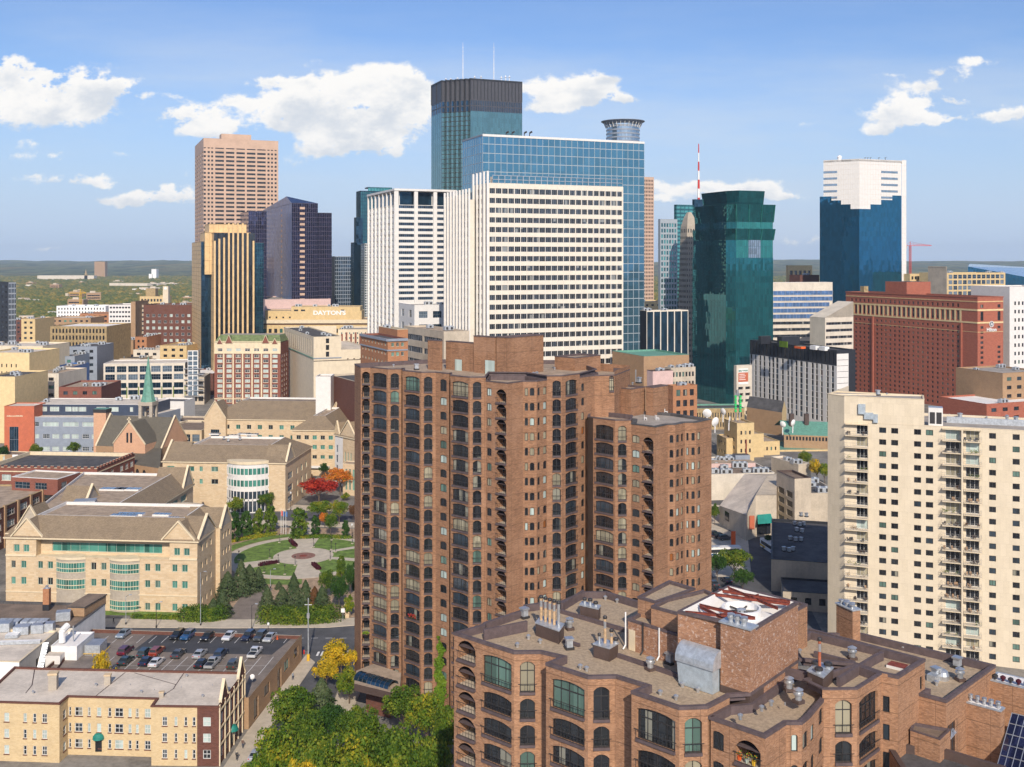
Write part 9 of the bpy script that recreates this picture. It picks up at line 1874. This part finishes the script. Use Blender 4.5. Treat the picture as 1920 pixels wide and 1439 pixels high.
# ------------------------------------------------------------------ street furniture
def lamp(px, py, h, label, kind=0, z=.15):
 g = gp(px, py); r = empty('street_lamp', (g.x, g.y, z), 0, label, 'street lamp'); m = MB(); m.tube((0,0,0), (0,0,h), .1, 'dark_metal' if kind != 1 else 'galv', 6, .06); m.tube((0,0,0), (0,0,.5), .2, 'dark_metal', 6); m.build('pole', r); m = MB()
 if kind == 2: m.lathe((0,0,h-.1), [(.1,0),(.3,.2),(.3,.6),(0,.8)], 'lamp_glass', 8)
 else: m.tube((0,0,h-.2), (.9,0,h+.3), .05, 'dark_metal', 5); m.box(.8,-.15,h+.2,1.5,.15,h+.36,'galv')
 m.build('lamp_head', r)
for (x, y, h, k, lab) in ((293,1178,6,0,'street lamp in front of the low hedge of the stone hall'), (376,1174,13,1,'tall grey pole between hedge and cross street'), (472,1182,6,0,'dark curved traffic pole at the driveway mouth'), (503,1232,7,2,'dark lamp post at the street corner by the parking deck'), (545,958,6,2,'dark lamp post near the curved glass front'), (507,1104,5,1,'white double armed lamp below the lower lawn'), (236,1172,7,1,'thin grey pole left of the low hedge'), (660,1010,4,2,'short lamp by the small columnar tree')): lamp(x, y, h, lab, k)
g = gp(578, 1240); r = empty('utility_pole', (g.x, g.y, .15), 0, 'tall utility pole with equipment at the street corner', 'pole'); m = MB(); m.tube((0,0,0), (0,0,14), .16, 'galv', 8, .1); m.build('pole', r); m = MB(); m.box(-.3,-.2,9.5,.3,.2,10.6,'silver'); m.build('transformer', r); m = MB(); m.tube((-.8,0,12.5), (.8,0,12.5), .06, 'galv', 5); m.build('crossarm', r); m = MB(); m.tube((0,0,0), (0,0,1.4), .35, 'yellow_paint', 8); m.build('guard', r)
for i, px in enumerate((527, 531, 536)):
 g = gp(px, 1001 + i); r = empty('flagpole', (g.x, g.y, .1), 0, ['left flagpole with furled dark flag at the top of the plaza', 'middle flagpole with blue flag at the top of the plaza', 'right flagpole at the top of the plaza'][i], 'flagpole', 'three flagpoles'); m = MB(); m.tube((0,0,0), (0,0,8.2), .09, 'white_paint', 6, .05); m.build('pole', r); m = MB(); m.add([(0,0,7.6),(.5,.1,7.3),(.45,.1,5.6),(.05,0,5.9)], [(0,1,2,3)], ['red_paint', 'blue_paint', 'blue_paint'][i]); m.build('flag', r)
g = gp(643, 1168); r = empty('street_sign', (g.x, g.y, .15), 0, 'small white street sign at the right end of the long hedge', 'sign'); m = MB(); m.tube((0,0,0), (0,0,3), .05, 'galv', 5); m.build('post', r); m = MB(); m.box(-.45,-.06,2.4,.45,-.02,3.4,'white_paint'); m.build('sign_board', r)
g = gp(652, 1158); r = MB(); r.obox((0,0), 0, 1.2, 1.2, 0, 3.2, 'stone_cream', 'limestone'); r.obox((0,0), 0, 1.5, 1.5, 3.2, 3.5, 'limestone'); r.lathe((0,0,3.5), [(.5,0),(.35,.6),(0,.8)], 'limestone', 8); o = r.build('gate_pillar', None, (g.x, g.y, 0)); tag(o, 'stone gate pillar at the right end of the hedge', 'pillar')
g = gp(570, 1228); m = MB(); m.tube((0,0,0), (0,0,.7), .15, 'red_paint', 8); m.lathe((0,0,.7), [(.2,0),(.15,.2),(0,.25)], 'red_paint', 8); o = m.build('fire_hydrant', None, (g.x, g.y, .15)); tag(o, 'red fire hydrant at the street corner', 'hydrant')
g = gp(1375, 1022); m = MB(); m.box(-.7,-.1,0,.7,.1,4.2,'orange_paint'); o = m.build('banner_sign', None, (g.x, g.y, .1)); tag(o, 'upright red orange sign beside the angular church', 'sign')
for i in range(16):
 a = [(18.5, 130), (10.5, 128), (10, 200), (19, 198), (10, 88), (19, 78), (18.8, 52), (10, 48), (10, 30), (18.5, 20), (10, -22), (18, -40), (10.2, 240), (19, 250), (10, 272), (19, 270)][i]; p = sp(a[0]*math.cos(R(a[1])), a[0]*math.sin(R(a[1])))
 m = MB(); m.tube((0,0,0), (0,0,2.4), .06, 'dark_metal', 5); m.lathe((0,0,2.3), [(.05,0),(.2,.1),(.2,.4),(0,.5)], 'dark_metal', 6); m.obox((0,0), 0, .7, .7, 0, .12, 'concrete'); o = m.build('path_light', None, (p.x, p.y, .1)); tag(o, 'short dark path light on a lawn edge of the round plaza', 'path light', 'path lights around the round plaza')
for i in range(2): m = MB(); m.box(-.9,-.7,0,.9,.7,1.3,'black_paint'); m.box(-.95,-.75,1.3,.95,.75,1.42,'dark_metal'); m.box(-.4,-.72,.4,.4,-.7,.9,'white_paint'); g = (gp(193, 1436) if i == 0 else gp(218, 1437)); o = m.build('dumpster', None, (g.x, 181.5, 0)); tag(o, ['left black dumpster in front of the apartments', 'right black dumpster in front of the apartments'][i], 'dumpster')
g = gp(503, 1199, DZ); m = MB(); m.lathe((0,0,0), [(.25,0),(.25,.05),(.12,.1),(.04,.8),(0,.8)], 'orange_paint', 8); o = m.build('traffic_cone', None, (g.x+2, g.y, DZ)); tag(o, 'orange traffic cone at the right end of the back row', 'traffic cone')
g = gp(473, 1275, 6.2); r = empty('satellite_dish', (g.x, g.y, 6), 0, 'small white dish at the corner of apartments and parking deck', 'satellite dish'); m = MB(); m.lathe((0,0,0), [(0,.15),(.28,.1),(.5,0),(.28,.15),(0,.2)], 'white_paint', 14); o = m.build('reflector', r, (0,0,.8)); o.rotation_euler = (R(70), 0, .5); m = MB(); m.tube((0,0,0), (0,0,.8), .06, 'galv', 6); m.build('stand', r)
# garden chairs on the terrace of the lower tower wing
for i, (x, y) in enumerate(((1222,772),(1232,774),(1238,773),(1249,776),(1210,788),(1232,788))):
 g = gp(x, y, 58.0); m = MB(); mk = 'sand_stone' if i < 3 else 'white_paint'; m.box(-.3,-.3,.4,.3,.3,.48,mk); m.box(-.3,.24,.48,.3,.3,1.0,mk); [m.box(a-.04, b-.04, 0, a+.04, b+.04, .4, mk) for a in (-.25,.25) for b in (-.25,.25)]; o = m.build('garden_chair', None, (g.x, g.y, 58.0), .4*i); tag(o, 'garden chair on the roof terrace of the lower tower wing', 'chair', 'garden chairs on the tower wing terrace')
# pedestrians: one skinned figure, walking
def person(px, py, ang, top, legs, label, Y=None):
 me = bpy.data.meshes.new('person'); J = {'pel': (0,0,.95), 'chest': (0,0,1.3), 'neck': (0,0,1.5), 'head': (0,.02,1.68), 'lh': (-.1,0,.92), 'lk': (-.11,.12,.5), 'lf': (-.11,.02,.07), 'lt': (-.11,.2,.04), 'rh': (.1,0,.92), 'rk': (.11,-.02,.5), 'rf': (.11,-.25,.09), 'rt': (.11,-.1,.04), 'ls': (-.2,0,1.42), 'le': (-.25,-.08,1.15), 'lw': (-.25,.08,.92), 'rs': (.2,0,1.42), 're': (.25,.06,1.15), 'rw': (.26,.2,.95)}
 E = [('pel','chest'),('chest','neck'),('neck','head'),('pel','lh'),('lh','lk'),('lk','lf'),('lf','lt'),('pel','rh'),('rh','rk'),('rk','rf'),('rf','rt'),('chest','ls'),('ls','le'),('le','lw'),('chest','rs'),('rs','re'),('re','rw')]
 k = list(J); me.from_pydata([J[x] for x in k], [(k.index(a), k.index(b)) for a, b in E], []); o = bpy.data.objects.new('person', me); sc.collection.objects.link(o); md = o.modifiers.new('s', 'SKIN'); Rr_ = {'pel': .15, 'chest': .17, 'neck': .06, 'head': .1, 'lh': .1, 'rh': .1, 'lk': .065, 'rk': .065, 'lf': .045, 'rf': .045, 'lt': .035, 'rt': .035, 'ls': .07, 'rs': .07, 'le': .045, 're': .045, 'lw': .035, 'rw': .035}
 for i, x in enumerate(k): me.skin_vertices[0].data[i].radius = (Rr_[x], Rr_[x])
 me.skin_vertices[0].data[0].use_root = True; o.modifiers.new('u', 'SUBSURF').levels = 1; dg = bpy.context.evaluated_depsgraph_get(); m2 = bpy.data.meshes.new_from_object(o.evaluated_get(dg)); bpy.data.objects.remove(o); m2.materials.clear()
 for q in (top, legs, 'limestone', 'bark'): m2.materials.append(MATS[q])
 for f in m2.polygons: z = f.center.z; f.material_index = 3 if z > 1.72 else 2 if z > 1.5 or (z < 1.0 and abs(f.center.x) > .21) else 0 if z > .93 else 1
 g = gp(px, py) if Y is None else at(px, Y); o = bpy.data.objects.new('person', m2); sc.collection.objects.link(o); o.location = (g.x, g.y, .15); o.rotation_euler.z = R(ang); tag(o, label, 'person')
person(526, 1287, 180, 'navy_panel', 'dark_metal', 'person in dark blue walking on the side street pavement'); person(213, 1171, 90, 'black_paint', 'black_paint', 'person in black on the cross street pavement'); person(444, 1428, 10, 'black_paint', 'dark_metal', 'person in black on the pavement by the apartment entrance'); person(549, 1277, 60, 'grey_panel', 'navy_panel', 'person in grey near the parking deck wall'); person(455, 1405, 170, 'brick_dark', 'navy_panel', 'person in brown top on the pavement near the bottom')
# ------------------------------------------------------------------ air
hz = MB(); hz.box(-14500, -9000, -1, 14500, 15500, 290, 'white_panel'); o = hz.build('haze', uv=False); o.data.materials.clear(); m = bpy.data.materials.new('haze_air'); m.use_nodes = True; m.node_tree.nodes.clear(); t = NT(m.node_tree); out = t.n('ShaderNodeOutputMaterial'); vp = t.n('ShaderNodeVolumePrincipled'); vp.inputs['Color'].default_value = (.66, .80, 1, 1); vp.inputs['Density'].default_value = HAZE; vp.inputs['Anisotropy'].default_value = 0.0; t.nt.links.new(vp.outputs[0], out.inputs['Volume']); o.data.materials.append(m); tag(o, 'thin bluish haze filling the air over the city', kind='stuff')
# close bottom of the haze box
me = o.data; import bmesh as bm2; b = bm2.new(); b.from_mesh(me); bm2.ops.remove_doubles(b, verts=b.verts, dist=.1); bm2.ops.recalc_face_normals(b, faces=b.faces); b.to_mesh(me); b.free()
